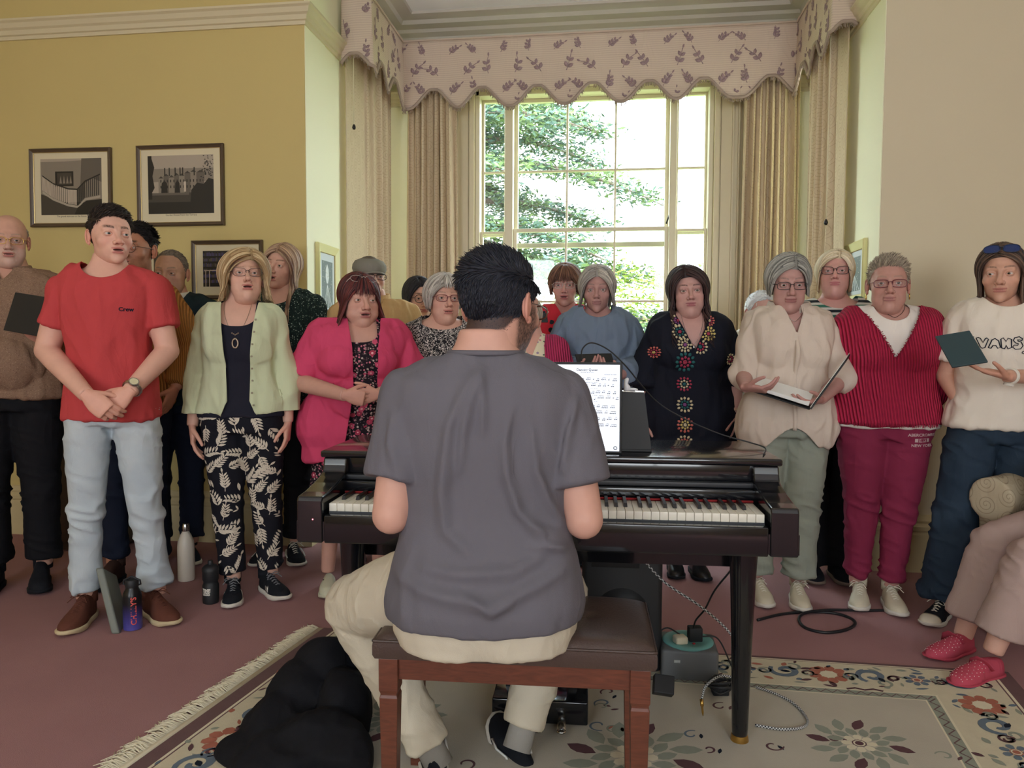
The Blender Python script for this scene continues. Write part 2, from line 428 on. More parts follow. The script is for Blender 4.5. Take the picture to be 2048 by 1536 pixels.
run([(RX0, WY), (BX0, WY), (BX0, BY), (WX0 - .21, BY)], SKP, [(0, -1), (1, -1), (1, -1), (0, -1)], 'baseboard_left', M_sk, 0)
run([(RX1, WY), (BX1, WY), (BX1, BY), (WX1 + .21, BY)], SKP, [(0, -1), (-1, -1), (-1, -1), (0, -1)], 'baseboard_right', M_sk, 0)
CO = [(0, -.11), (.03, -.11), (.035, -.085), (.07, -.07), (.08, -.05), (.13, -.045), (.14, -.02), (.20, -.015), (.205, 0.0), (0, 0.0)]
ZC = CZ
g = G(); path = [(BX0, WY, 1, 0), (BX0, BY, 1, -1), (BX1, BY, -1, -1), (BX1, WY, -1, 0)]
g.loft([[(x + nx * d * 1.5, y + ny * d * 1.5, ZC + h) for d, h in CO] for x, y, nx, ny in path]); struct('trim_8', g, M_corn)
# ================================================================ PEOPLE: sculpting tools
def sell(P, c, r):
    q = (P - np.array(c)) / np.array(r); k0 = np.sqrt((q * q).sum(1)); k1 = np.sqrt(((q / np.array(r)) ** 2).sum(1)) + 1e-9
    return k0 * (k0 - 1) / k1
def scap(P, a, b, ra, rb):
    a = np.array(a, float); b = np.array(b, float); d = b - a
    h = np.clip(((P - a) @ d) / (d @ d), 0, 1)
    return np.sqrt(((P - a - h[:, None] * d) ** 2).sum(1)) - (ra + (rb - ra) * h)
def smin(a, b, k):
    h = np.clip(0.5 + 0.5 * (b - a) / k, 0, 1); return b * (1 - h) + a * h - k * h * (1 - h)
def ssub(a, b, k):
    h = np.clip(0.5 - 0.5 * (a + b) / k, 0, 1); return a * (1 - h) - b * h + k * h * (1 - h)

def head_sdf(P0, p, feat=True):
    """head centred between crown and chin, facing -y"""
    w_, jw, fat = p.get('w', 1), p.get('jaw', 1), p.get('fat', 0) * .6
    if not p.get('male'): w_ *= .97; jw *= .91
    else: jw *= .96
    P = P0.copy(); P[:, 0] = np.abs(P[:, 0]) / w_
    d = sell(P, (0, .018, .030), (.074, .094, .087))
    d = smin(d, sell(P, (0, -.030, -.022), (.0585, .058, .079)), .03)
    d = smin(d, sell(P, (0, -.027, -.068), (.0445 * jw, .051, .041)), .025)
    d = smin(d, sell(P, (.0395 * jw, .004, -.056), (.015, .026, .027)), .028)
    d = smin(d, sell(P, (0, -.072 - p.get('chin', 0), -.096), (.020 * jw, .016, .017)), .022)
    d = smin(d, sell(P, (.040, -.052, -.026), (.022 + fat * .5, .022 + fat * .4, .020 + fat * .5)), .018)
    if fat > 0:
        d = smin(d, sell(P, (.036, -.040, -.062), (.024 + fat, .028 + fat, .030)), .02)
        d = smin(d, sell(P, (0, -.026, -.108), (.045, .045, .022 + fat * .6)), .03)
    nr = p.get('neck', .054)
    d = smin(d, scap(P, (0, .026, -.06), (0, .042, -.24), nr * .96, nr * 1.02), .014)
    if p.get('male'): d = smin(d, sell(P, (0, -.018, -.155), (.009, .012, .014)), .014)
    if not feat: return d
    d = smin(d, scap(P, (.006, -.083, .017), (.040, -.070, .019), .009 + .002 * bool(p.get('male')), .008), .016)
    # eye sockets
    d = ssub(d, sell(P, (.031, -.097, .002), (.019, .016, .011)), .014)
    nl, nw = p.get('nl', 1.0), p.get('nw', 1.0)
    d = smin(d, scap(P, (0, -.083, .012), (0, -.099 - .012 * nl, -.028), .0070, .0098 * nw), .010)
    d = smin(d, sell(P, (0, -.101 - .013 * nl, -.0325), (.0115 * nw, .011, .0098)), .006)
    d = smin(d, sell(P, (.0136 * nw, -.095 - .005 * nl, -.0360), (.0076, .011, .0074)), .0045)
    # muzzle, lips
    d = smin(d, sell(P, (0, -.070, -.058), (.030, .026, .024)), .014)
    op = p.get('open', 0.0); lw = p.get('lw', 1.0) * 1.12
    zc = -.0625
    d = smin(d, sell(P, (0, -.0880, zc + .0046 + op * .3), (.0205 * lw, .0082, .0048)), .005)
    d = smin(d, sell(P, (0, -.0862, zc - .0058 - op * .8), (.0180 * lw, .0088, .0058)), .005)
    d = ssub(d, sell(P, (0, -.104, zc - op * .25), ((.0205 - op * .5) * lw, .020 + op * 1.4, .0010 + op * .75)), .0022)
    # eyelids
    lid = sell(P, (.031, -.0735, .0005), (.0158, .0158, .0140))
    sq = p.get('squint', 0.0)
    lid = ssub(lid, sell(P, (.0312, -.094, -.0006), (.0136, .018, .0041 - sq)), .0022)
    d = smin(d, lid, .0035)
    d = ssub(d, scap(P, (.020, -.0885, .0085), (.042, -.0815, .0080), .0008, .0008), .0022)
    # nostrils, creases
    d = ssub(d, sell(P, (.0062 * nw, -.102 - .004 * nl, -.0405), (.0034, .006, .0030)), .002)
    ag = p.get('age', 0.3)
    if ag > 0:
        d = ssub(d, scap(P, (.019, -.094, -.036), (.031, -.086, -.064), .0024, .0016), .010 * ag + .0005)
        d = ssub(d, scap(P, (.020, -.090, -.010), (.040, -.078, -.014), .0018, .0014), .009 * ag + .0005)
        d = ssub(d, scap(P, (.026, -.086, -.070), (.028, -.080, -.088), .0016, .0014), .008 * ag + .0004)
        if ag > .6:
            for z in (.040, .052): d = ssub(d, scap(P, (0, -.088, z), (.030, -.082, z + .002), .0014, .0014), .005)
    return d
def radial(fn, c, D, rmax=.30, n=44, it=10):
    c = np.array(c); m = len(D); lo = np.zeros(m); hi = np.full(m, rmax)
    found = np.zeros(m, bool); step = rmax / n; prev = np.full(m, rmax)
    for i in range(n - 1, -1, -1):
        r_ = i * step; idx = np.where(~found)[0]
        if not len(idx): break
        v = fn(c + D[idx] * r_)
        hit = idx[v <= 0]; lo[hit] = r_; hi[hit] = r_ + step; found[hit] = True
    for _ in range(it):
        mid = (lo + hi) / 2; v = fn(c + D * mid[:, None]); ins = v <= 0
        lo = np.where(ins, mid, lo); hi = np.where(ins, hi, mid)
    return (lo + hi) / 2
HC = (0, -.006, -.012)
def make_head(p, N=150, M=150):
    """returns vertices, faces, colours in head space"""
    th = PI * (np.arange(1, N) / N) ** 1.45; ph = np.arange(M) * 2 * PI / M
    D = np.zeros(((N - 1) * M + 2, 3))
    T_, P_ = np.meshgrid(th, ph, indexing='ij')
    D[1:-1] = np.stack([np.sin(T_) * np.cos(P_), -np.cos(T_), np.sin(T_) * np.sin(P_)], -1).reshape(-1, 3)
    D[0] = (0, -1, 0); D[-1] = (0, 1, 0)
    # rays heading down the neck are bunched a little closer together
    rr = radial(lambda Q: head_sdf(Q, p), HC, D)
    V = np.array(HC) + D * rr[:, None]
    F = [(0, 1 + j, 1 + (j + 1) % M) for j in range(M)]
    for i in range(N - 2):
        b = 1 + i * M
        for j in range(M):
            k = (j + 1) % M; F.append((b + j, b + M + j, b + M + k, b + k))
    b = 1 + (N - 2) * M; F += [(b + (j + 1) % M, b + j, len(V) - 1) for j in range(M)]
    skin = np.array(lin(p.get('skin', (214, 168, 148)))); C = np.tile(skin, (len(V), 1))
    X = np.abs(V[:, 0]) / p.get('w', 1); Y = V[:, 1]; Z = V[:, 2]
    def blend(mask, col): 
        nonlocal C
        C = C * (1 - mask[:, None]) + np.array(col) * mask[:, None]
    ruddy = p.get('ruddy', .35)
    ch = np.exp(-(((X - .040) / .018) ** 2 + ((Z + .030) / .018) ** 2)) * (Y < -.03)
    no = np.exp(-((X / .013) ** 2 + ((Z + .032) / .012) ** 2)) * (Y < -.09)
    blend(ruddy * np.maximum(ch * .7, no * .8), skin * np.array((1.02, .68, .66)))
    mott = vnoise(V * 90, 5) * .04; C *= (1 + mott)[:, None]
    op = p.get('open', 0.0); lw = p.get('lw', 1.0) * 1.12; zc = -.0625
    Pm = V.copy(); Pm[:, 0] = X
    up = sell(Pm, (0, -.0880, zc + .0044 + op * .3), (.0210 * lw, .012, .0044)); dn = sell(Pm, (0, -.0862, zc - .0056 - op * .8), (.0185 * lw, .013, .0053))
    lip = smooth01(1 - np.minimum(up, dn) / .0012) * (Y < -.080)
    blend(lip * .85, lin(p.get('lips', (176, 104, 98))))
    if op > .001:
        inn = sell(Pm, (0, -.100, zc - op * .25), ((.0205 - op * .5) * lw, .026, .0010 + op * .75))
        blend(smooth01(-inn / .0008 + .2) * (Y < -.05), (.035, .010, .010))
    bc = p.get('brow')
    if bc is not None:
        zl = .0235 + .0045 * np.sin(np.clip((X - .012) / .036, 0, 1) * PI * .8) + p.get('browz', 0)
        m = smooth01(1.45 - np.abs(Z - zl) / (.0036 * p.get('browt', 1)) ) * smooth01((X - .010) / .005) * smooth01((.050 - X) / .010) * (Y < -.03)
        m = m * (0.75 + .35 * vnoise(V * np.array((500, 200, 250)), 3)); blend(np.clip(m, 0, 1) * min(1, p.get('browa', .8) + .2), lin(bc))
    lash = p.get('lash', .5)
    e = sell(Pm, (.0312, -.090, -.0004), (.0150, .03, .0072 - p.get('squint', 0))); m = smooth01(1 - np.abs(e) / .0013) * (Y < -.07) * (Z > -.0025)
    blend(np.clip(m, 0, 1) * lash, (.03, .02, .018))
    if p.get('shadow'):
        e = sell(Pm, (.0312, -.085, .004), (.017, .03, .011)); blend(smooth01(-e / .004) * .35 * (Y < -.06), lin(p['shadow']))
    if p.get('beard') is not None:
        bm_ = smooth01((-.030 - Z + .35 * np.clip(.05 - X, 0, .05)) / .012) * smooth01((Z + .135) / .02) * smooth01((.035 - Y) / .02)
        side = smooth01((X - .048) / .010) * smooth01((.012 - Z) / .02) * smooth01((.03 - Y) / .012) * smooth01((Y + .055) / .02) * smooth01((Z + .1) / .02)
        mo = 1 - lip; bm_ = np.maximum(bm_ * smooth01((np.hypot(X / 1.0, (Z + .0625) / .55) - .020) / .006), side)
        must = smooth01(1 - np.abs(Z + .051) / .006) * (X < .026) * (Y < -.075)
        bm_ = np.maximum(bm_, must) * mo
        blend(np.clip(bm_ * (.8 + .4 * vnoise(V * 400, 2)), 0, 1) * p.get('bearda', .75), lin(p['beard']))
    hc = p.get('stub')      # cropped hair seen as colour on the scalp under the strands
    if hc is not None:
        az, zz = np.degrees(np.arctan2(X, -(Y - .018))), Z
        zm = np.interp(az, p['hl'][0], p['hl'][1]); blend(smooth01((zz - zm) / .010) * .9, lin(hc))
    # ears
    g = G(); g.add(V, F); cs = [C]
    if p.get('ears', True):
        for s_ in (-1, 1):
            e0 = s_ * .0735 * p.get('w', 1)
            a = np.linspace(-2.2, 2.35, 16)
            path = [(e0 + s_ * (.000 + .0085 * (.5 + .5 * math.cos(t - .2))), .012 + .0150 * math.cos(t * .98 - .15) , .001 + .028 * math.sin(t)) for t in a]
            path = [(x, y + .004, z - .006) for x, y, z in path]
            r_ = [.0022 + .0018 * math.sin(PI * i / 15) for i in range(16)]
            n0 = g.n; g.tube(path, r_, 7); g.ell((e0 + s_ * .0015, .018, -.004), (.0075, .0155, .026), nu=14, nv=10)
            g.ell((e0 + s_ * .003, .008, -.031), (.005, .008, .009), nu=10, nv=7)
            cs.append(np.tile(skin * np.array((1.0, .84, .82)), (g.n - n0, 1)))
    return g, np.concatenate(cs)

# ---------------------------------------------------------------- remesh, cut, smooth
def remesh(g, vox, it=4):
    me = bpy.data.meshes.new('t'); me.from_pydata(g.verts().tolist(), [], g.F); o = bpy.data.objects.new('t', me); COL.objects.link(o)
    r_ = o.modifiers.new('r', 'REMESH'); r_.mode = 'VOXEL'; r_.voxel_size = vox; r_.adaptivity = 0
    if it:
        s_ = o.modifiers.new('s', 'SMOOTH'); s_.factor = .6; s_.iterations = it
    dg = bpy.context.evaluated_depsgraph_get(); m2 = bpy.data.meshes.new_from_object(o.evaluated_get(dg))
    V = np.empty(len(m2.vertices) * 3); m2.vertices.foreach_get('co', V); V = V.reshape(-1, 3)
    nl = np.empty(len(m2.loops), np.int64); m2.loops.foreach_get('vertex_index', nl)
    st = np.empty(len(m2.polygons), np.int64); m2.polygons.foreach_get('loop_start', st)
    ct = np.empty(len(m2.polygons), np.int64); m2.polygons.foreach_get('loop_total', ct)
    F = [tuple(nl[a:a + b].tolist()) for a, b in zip(st, ct)]
    bpy.data.objects.remove(o); bpy.data.meshes.remove(me); bpy.data.meshes.remove(m2)
    return V, F
def normals(V, F):
    n = np.zeros_like(V); Fq = np.array([f if len(f) == 4 else (f[0], f[1], f[2], f[2]) for f in F if len(f) in (3, 4)])
    a = np.cross(V[Fq[:, 2]] - V[Fq[:, 0]], V[Fq[:, 3]] - V[Fq[:, 1]])
    tri = Fq[:, 2] == Fq[:, 3]
    a[tri] = np.cross(V[Fq[tri, 1]] - V[Fq[tri, 0]], V[Fq[tri, 2]] - V[Fq[tri, 0]])
    for k in range(4): np.add.at(n, Fq[:, k], a)
    return n / (np.linalg.norm(n, axis=1, keepdims=True) + 1e-12)
def clip(V, F, f):
    """keep the part of the surface where the scalar f > 0, with a clean cut line"""
    V = list(map(tuple, V)); f = list(f); cache = {}; out = []
    def mid(a, b):
        k = (a, b) if a < b else (b, a)
        if k not in cache:
            t = f[a] / (f[a] - f[b]); cache[k] = len(V)
            V.append(tuple(V[a][i] + (V[b][i] - V[a][i]) * t for i in range(3))); f.append(0.0)
        return cache[k]
    for fc in F:
        s_ = [f[i] > 0 for i in fc]
        if all(s_): out.append(fc); continue
        if not any(s_): continue
        nf = []; n_ = len(fc)
        for i in range(n_):
            a, b = fc[i], fc[(i + 1) % n_]
            if f[a] > 0: nf.append(a)
            if (f[a] > 0) != (f[b] > 0): nf.append(mid(a, b))
        if len(nf) >= 3: out.append(tuple(nf))
    V = np.array(V); used = sorted({i for fc in out for i in fc}); mp = {u: i for i, u in enumerate(used)}
    return V[used], [tuple(mp[i] for i in fc) for fc in out]

# ---------------------------------------------------------------- the figure (drawn for a height of 1.70 m, scaled after)
TZ = np.array([.78, .84, .90, .97, 1.04, 1.11, 1.18, 1.25, 1.32, 1.37, 1.405, 1.435, 1.46, 1.49, 1.53])
BODY = {
 'f': (np.array([.150, .172, .176, .165, .145, .134, .138, .148, .156, .158, .148, .108, .068, .053, .050]),
       np.array([.095, .112, .118, .108, .096, .092, .096, .104, .106, .098, .086, .070, .060, .054, .052]), .155),
 'm': (np.array([.150, .165, .165, .158, .150, .148, .156, .168, .178, .182, .172, .128, .082, .063, .058]),
       np.array([.098, .108, .110, .104, .098, .098, .104, .112, .114, .106, .094, .078, .068, .062, .058]), .180),
}
class Fig:
    def __init__(s, sex='f', H=1.65, wt=1.0, bust=1.0, belly=0.0, sh=1.0, arms=None, feet=None, lean=0.0, drop=0.0, twist=0.0, legs=None, dpt=None, hip=1.0, thick=1.0):
        s.sex = sex; s.k = H / 1.70; hw, hd, sx_ = BODY[sex]
        g = np.where(TZ < 1.40, 1.0, np.interp(TZ, [1.40, 1.46], [1.0, 0.35])); 
        s.hw = hw * (1 + (wt - 1) * g) * np.where(TZ < 1.0, hip, 1); s.hd = hd * (1 + ((dpt or wt) - 1) * g); s.sx = sx_ * sh; s.wt = wt; s.bust = bust if sex == 'f' else 0; s.belly = belly
        s.drop = drop; s.lean = lean; s.legs = legs; s.thick = thick
        s.feet = feet or {-1: (-.10, 0.0, -8), 1: (.10, 0.0, 8)}
        s.arms = arms or {-1: 'hang', 1: 'hang'}
    def up(s, P):
        """torso, head and arms follow the seat height and the lean"""
        P = np.array(P, float); P = P.reshape(-1, 3)
        P[:, 1] += s.lean * np.clip(P[:, 2] - .88, 0, 1.0); P[:, 2] -= s.drop; return P
    def arm(s, sd):
        a = s.arms[sd]; sh = np.array((sd * s.sx, 0.014, 1.358))
        if isinstance(a, str):
            P = {'hang': ((.215, .03, 1.10), (.222, -.045, .865), (0, -.12, -1), (-sd, .15, 0), .35),
                 'clasp': ((.228, .0, 1.12), (.062 if sd < 0 else .075, -.205 if sd > 0 else -.240, .955), (-sd * .75, -.10, -.65), (0.0, .9, -.1), (.75 if sd < 0 else .9)),
                 'claspup': ((.258, -.03, 1.12), (.078, -.275 - .02 * (sd < 0), 1.070), (-sd * .95, -.10, -.10 - .1 * (sd < 0)), (0, .9, .1), .8),
                 'hold': ((.235, -.02, 1.12), (.150, -.30, 1.10), (-sd * .5, -.8, .25), (0.0, .2, 1), .45),
                 'behind': ((.245, .06, 1.12), (.12, .17, .93), (-sd, .1, -.3), (0, 1, 0), .4),
                 'pocket': ((.275, .06, 1.13), (.215, -.03, .93), (-.35 * sd, -.3, -1), (-sd, .15, 0), .3),
                 }[a]
            e, w_, d, n, c = P; e = np.array(e) * (sd, 1, 1); w_ = np.array(w_) * (sd, 1, 1)
            if s.wt > 1.12 and a in ('hang', 'clasp', 'claspup', 'behind'): 
                e[0] += sd * .10 * (s.wt - 1.12) ; e[0] += sd * .02
                if a == 'hang': w_[0] += sd * .2 * (s.wt - 1.1)
                if 'clasp' in a: w_[1] -= .25 * (s.wt - 1.1)
        else: e, w_, d, n, c = a[:5]
        return sh, np.array(e, float), np.array(w_, float), np.array(d, float), np.array(n, float), c
    def rings(s, ef, z0, z1, step=.02):
        out = []; e_ = ef if callable(ef) else (lambda z: ef)
        for z in np.arange(z0, z1 + 1e-6, step):
            e = e_(z); ex, ey = e if isinstance(e, tuple) else (e, e)
            hw = np.interp(z, TZ, s.hw) + ex; hd = np.interp(z, TZ, s.hd) + ey
            cy = np.interp(z, [.8, .92, 1.1, 1.3, 1.42, 1.5, 1.56], [.012, .02, 0, .0, .016, .026, .03])
            n = 44; a = np.arange(n) * 2 * PI / n; q = 2.5
            x = np.sign(np.cos(a)) * np.abs(np.cos(a)) ** (2 / q) * hw; y = np.sign(np.sin(a)) * np.abs(np.sin(a)) ** (2 / q) * hd + cy
            out.append(np.stack([x, y, np.full(n, z)], 1))
        return out
    def torso(s, g, ef, z0, z1):
        e0 = ef(1.25) if callable(ef) else ef; e0 = e0 if not isinstance(e0, tuple) else e0[1]
        r_ = s.rings(ef, z0, z1); g2 = G(); g2.loft(r_)
        if s.bust and z0 < 1.2 and z1 > 1.3:
            for sd in (-1, 1): g2.ell((sd * .060 * s.wt, -.058 * s.wt - .006 * s.bust, 1.232), (.074 * s.wt + e0 * .5, .052 * s.bust + e0, .088 + e0 * .6))
            g2.ell((0, -.055 * s.wt, 1.225), (.118 * s.wt + e0 * .6, .052 * s.bust + e0, .098 + e0 * .6))
        if s.belly and z0 < 1.05:
            g2.ell((0, -.03, 1.03), (.135 * s.wt + e0 * .6, .09 + s.belly + e0, .15))
        if z1 > 1.42:
            e0 = ef(1.40) if callable(ef) else ef; kk = (.5 + .5 * s.wt * s.thick) * (1.08 if s.sex == 'm' else 1)
            for sd in (-1, 1): g2.tube([(sd * .030, .022, 1.418), (sd * s.sx * .62, .018, 1.392), (sd * s.sx, .014, 1.358)], [.048 + e0 * .7, .053 * kk + e0, .052 * kk + e0], 16)
        V = s.up(g2.verts()); g.add(V, g2.F); return g
    def armtube(s, g, sd, e, t1=2.0, t0=0.0, r=(.052, .047, .040, .038, .026)):
        sh, el, wr, *_ = s.arm(sd); k = .5 + .5 * s.wt * s.thick
        if s.sex == 'm': k *= 1.08
        ts = np.arange(t0, t1 + 1e-6, .1); pts = []; rr = []
        for t in ts:
            if t <= 1: p = sh + (el - sh) * t
            else: p = el + (wr - el) * (t - 1)
            sm = max(0, .12 - abs(t - 1)) / .12
            rad = np.interp(t, [0, .35, .9, 1.25, 2.0], np.array(r)) * k
            ee = e(t) if callable(e) else e
            pts.append(p); rr.append(rad + ee)
        P = s.up(np.array(pts)); 
        g.tube(P, rr, 16)
        if t0 == 0: g.ell(P[0], (rr[0] * 1.0, rr[0] * 1.0, rr[0] * 1.02), nu=16, nv=10)
        if t1 > 1: g.ell(s.up(el)[0], (np.interp(1, ts, rr),) * 3, nu=14, nv=9)
        return g
    def leg(s, sd):
        if s.legs: 
            h, k, a = s.legs[sd][:3]; return np.array(h, float), np.array(k, float), np.array(a, float)
        fx, fy, _ = s.feet[sd]
        h = np.array((sd * .088 * (.6 + .4 * s.wt), .012, .90)); a = np.array((fx, fy + .03, .085)); k = (h + a) / 2 + np.array((0, -.018, .01)); return h, k, a
    def legtube(s, g, sd, r, z_end=1.0, mid=None):
        """r = radii at hip, mid thigh, knee, mid shin, hem"""
        h, k, a = s.leg(sd); pts = []; rr = []
        for t in np.arange(0, 2.001 * 1.0, .1):
            if t > 1 + z_end: break
            pts.append(h + (k - h) * t if t <= 1 else k + (a - k) * (t - 1)); rr.append(np.interp(t, [0, .5, 1, 1.5, 2], r))
        g.tube(pts, rr, 20); g.ell(k, (np.interp(1, [0, .5, 1, 1.5, 2], r),) * 3, nu=16, nv=10)
        return g

def make_hand(sd, d, n, curl, spread=.0, thumb=.5, vox=.0026, k=1.0, fc=None):
    d = d / np.linalg.norm(d); n = n - d * (n @ d); n /= np.linalg.norm(n); s_ = np.cross(d, n) * (1 if sd < 0 else -1)
    g = G()
    def P(a, b, c): return d * a + s_ * b + n * c
    rings = []
    for a, hw, hd, c in ((-.02, .024, .019, 0), (0, .026, .018, 0), (.02, .034, .017, .001), (.045, .041, .0165, .002), (.07, .042, .0145, .002), (.088, .040, .012, 0), (.096, .036, .009, 0)):
        t = np.arange(16) * 2 * PI / 16
        rings.append(np.array([P(a, hw * np.sign(math.cos(u)) * abs(math.cos(u)) ** .75, c + hd * math.sin(u)) for u in t]))
    g.loft(rings)
    L = ((.043, .026, .021), (.047, .030, .022), (.043, .028, .022), (.034, .021, .019))
    for i, b in enumerate((.030, .0105, -.010, -.029)):
        cc = (fc[i] if fc else curl) * (1 + .10 * i); o = P(.086 - .004 * abs(i - 1.2), b, 0); ang = .25 * cc; pts = [o - d * .015, o]; sp = (1.5 - i) * (.028 + spread)
        for j, ln in enumerate(L[i]):
            ang += cc * (.55, .75, .45)[j]
            dr = d * math.cos(ang) + n * math.sin(ang) + s_ * sp * (.6 if j == 0 else .2); dr /= np.linalg.norm(dr)
            o = o + dr * ln * .5; pts.append(o); o = o + dr * ln * .5; pts.append(o)
        rr = np.array([.0095, .0095, .0088, .0092, .0082, .0083, .0074, .0062]) * (.9 if i == 3 else 1)
        g.tube(pts, rr, 10); g.ell(pts[-1], (.0062,) * 3, nu=10, nv=7)
    o = P(.022, .026, .004); pts = [P(.005, .015, .002), o]; dr = d * .65 + s_ * .75 * (1 - .5 * thumb) + n * (.15 + .6 * thumb)
    for j, ln in enumerate((.040, .032, .026)):
        dr /= np.linalg.norm(dr); o = o + dr * ln; pts.append(o); dr = dr + d * .3 - s_ * .15 + n * .1 * thumb
    g.tube(pts, [.015, .0150, .0110, .0095, .0078], 10); g.ell(pts[-1], (.0078,) * 3, nu=10, nv=7)
    V, F = remesh(g, vox, 3)
    return V * k, F

M_skin = attr_mat('skin', 'tint', 0.52, sub=0.0, noise=.05, nscale=50, spec=.35)
M_hair = attr_mat('hair', 'tint', 0.55, noise=.12, nscale=40, spec=.4)
M_white = mat('eye white', (196, 186, 180), 0.3)
M_pupil = mat('eye pupil', (14, 12, 12), 0.1)
EYES = {}
def iris(c):
    return mat('iris %d %d %d' % c, c, 0.2)
def lens_mat():
    if 'spectacle lens' in MATS: return MATS['spectacle lens']
    m = bpy.data.materials.new('spectacle lens'); m.use_nodes = True; n = m.node_tree.nodes; l = m.node_tree.links; n.clear()
    o = n.new('ShaderNodeOutputMaterial'); x = n.new('ShaderNodeMixShader'); t = n.new('ShaderNodeBsdfTransparent'); g_ = n.new('ShaderNodeBsdfGlossy')
    g_.inputs['Roughness'].default_value = .05; t.inputs['Color'].default_value = (.92, .93, .95, 1); fr = n.new('ShaderNodeLayerWeight'); fr.inputs['Blend'].default_value = .08
    l.new(fr.outputs['Fresnel'], x.inputs[0]); l.new(t.outputs[0], x.inputs[1]); l.new(g_.outputs[0], x.inputs[2]); l.new(x.outputs[0], o.inputs[0])
    MATS['spectacle lens'] = m; return m

def headmat(fig, p):
    """head space -> figure space"""
    yaw, pitch, roll = p.get('yaw', 0), p.get('pitch', 0), p.get('roll', 0)
    hs = p.get('hs', 1.0 if fig.sex == 'm' else .965) / fig.k * 1.0
    piv = Vector((0, .030, -.10))
    Rm = Matrix.Rotation(R(yaw), 4, 'Z') @ Matrix.Rotation(R(-pitch), 4, 'X') @ Matrix.Rotation(R(roll), 4, 'Y')
    base = fig.up((0, 0.000, 1.70))[0]; c = Vector(base) + Vector((p.get('hx', 0), p.get('hy', -.004), -.1165 * hs))
    return Matrix.Translation(c) @ Matrix.Translation(piv * hs) @ Rm @ Matrix.Translation(-piv * hs) @ Matrix.Scale(hs, 4)
def xfm(Mx, V):
    A = np.array(Mx); return np.asarray(V) @ A[:3, :3].T + A[:3, 3]

def glasses_geo(p):
    gl = p['glasses']; style, col = gl[0], gl[1]; g = G(); gg = G()
    z0 = gl[2] if len(gl) > 2 else -.001; wr, hr, q = {'oval': (.026, .017, 2.2), 'rect': (.026, .0150, 3.4), 'round': (.0225, .021, 2.0), 'big': (.028, .021, 2.6), 'cat': (.027, .018, 2.8)}[style]
    yb = -.103
    for s_ in (-1, 1):
        pts = []
        for t in np.linspace(0, 2 * PI, 33):
            x = np.sign(math.cos(t)) * abs(math.cos(t)) ** (2 / q) * wr; z = np.sign(math.sin(t)) * abs(math.sin(t)) ** (2 / q) * hr
            if style == 'cat' and z > 0: z += max(0, s_ * x) * .18
            pts.append((s_ * .0325 + x, yb + .10 * abs(x + s_ * .004) * (1 if s_ * x > 0 else .15) + abs(z) * .05, z0 + z))
        g.tube(pts, gl[3] if len(gl) > 3 else .0013, 6, cap=False)
        gg.poly([(x, y + .0006, z) for x, y, z in pts[:-1]])
        ex = s_ * (.0325 + wr)
        g.tube([(ex, yb + .008, z0 + .005), (ex + s_ * .006, yb + .022, z0 + .006), (s_ * .077 * p.get('w', 1), -.035, z0 + .006), (s_ * .0795 * p.get('w', 1), .012, z0 + .004), (s_ * .080 * p.get('w', 1), .030, z0 - .012)], .0014, 6)
    g.tube([(-.009, yb, z0 + .003), (-.003, yb - .003, z0 + .007), (.003, yb - .003, z0 + .007), (.009, yb, z0 + .003)], .0014, 6)
    return g, gg, col

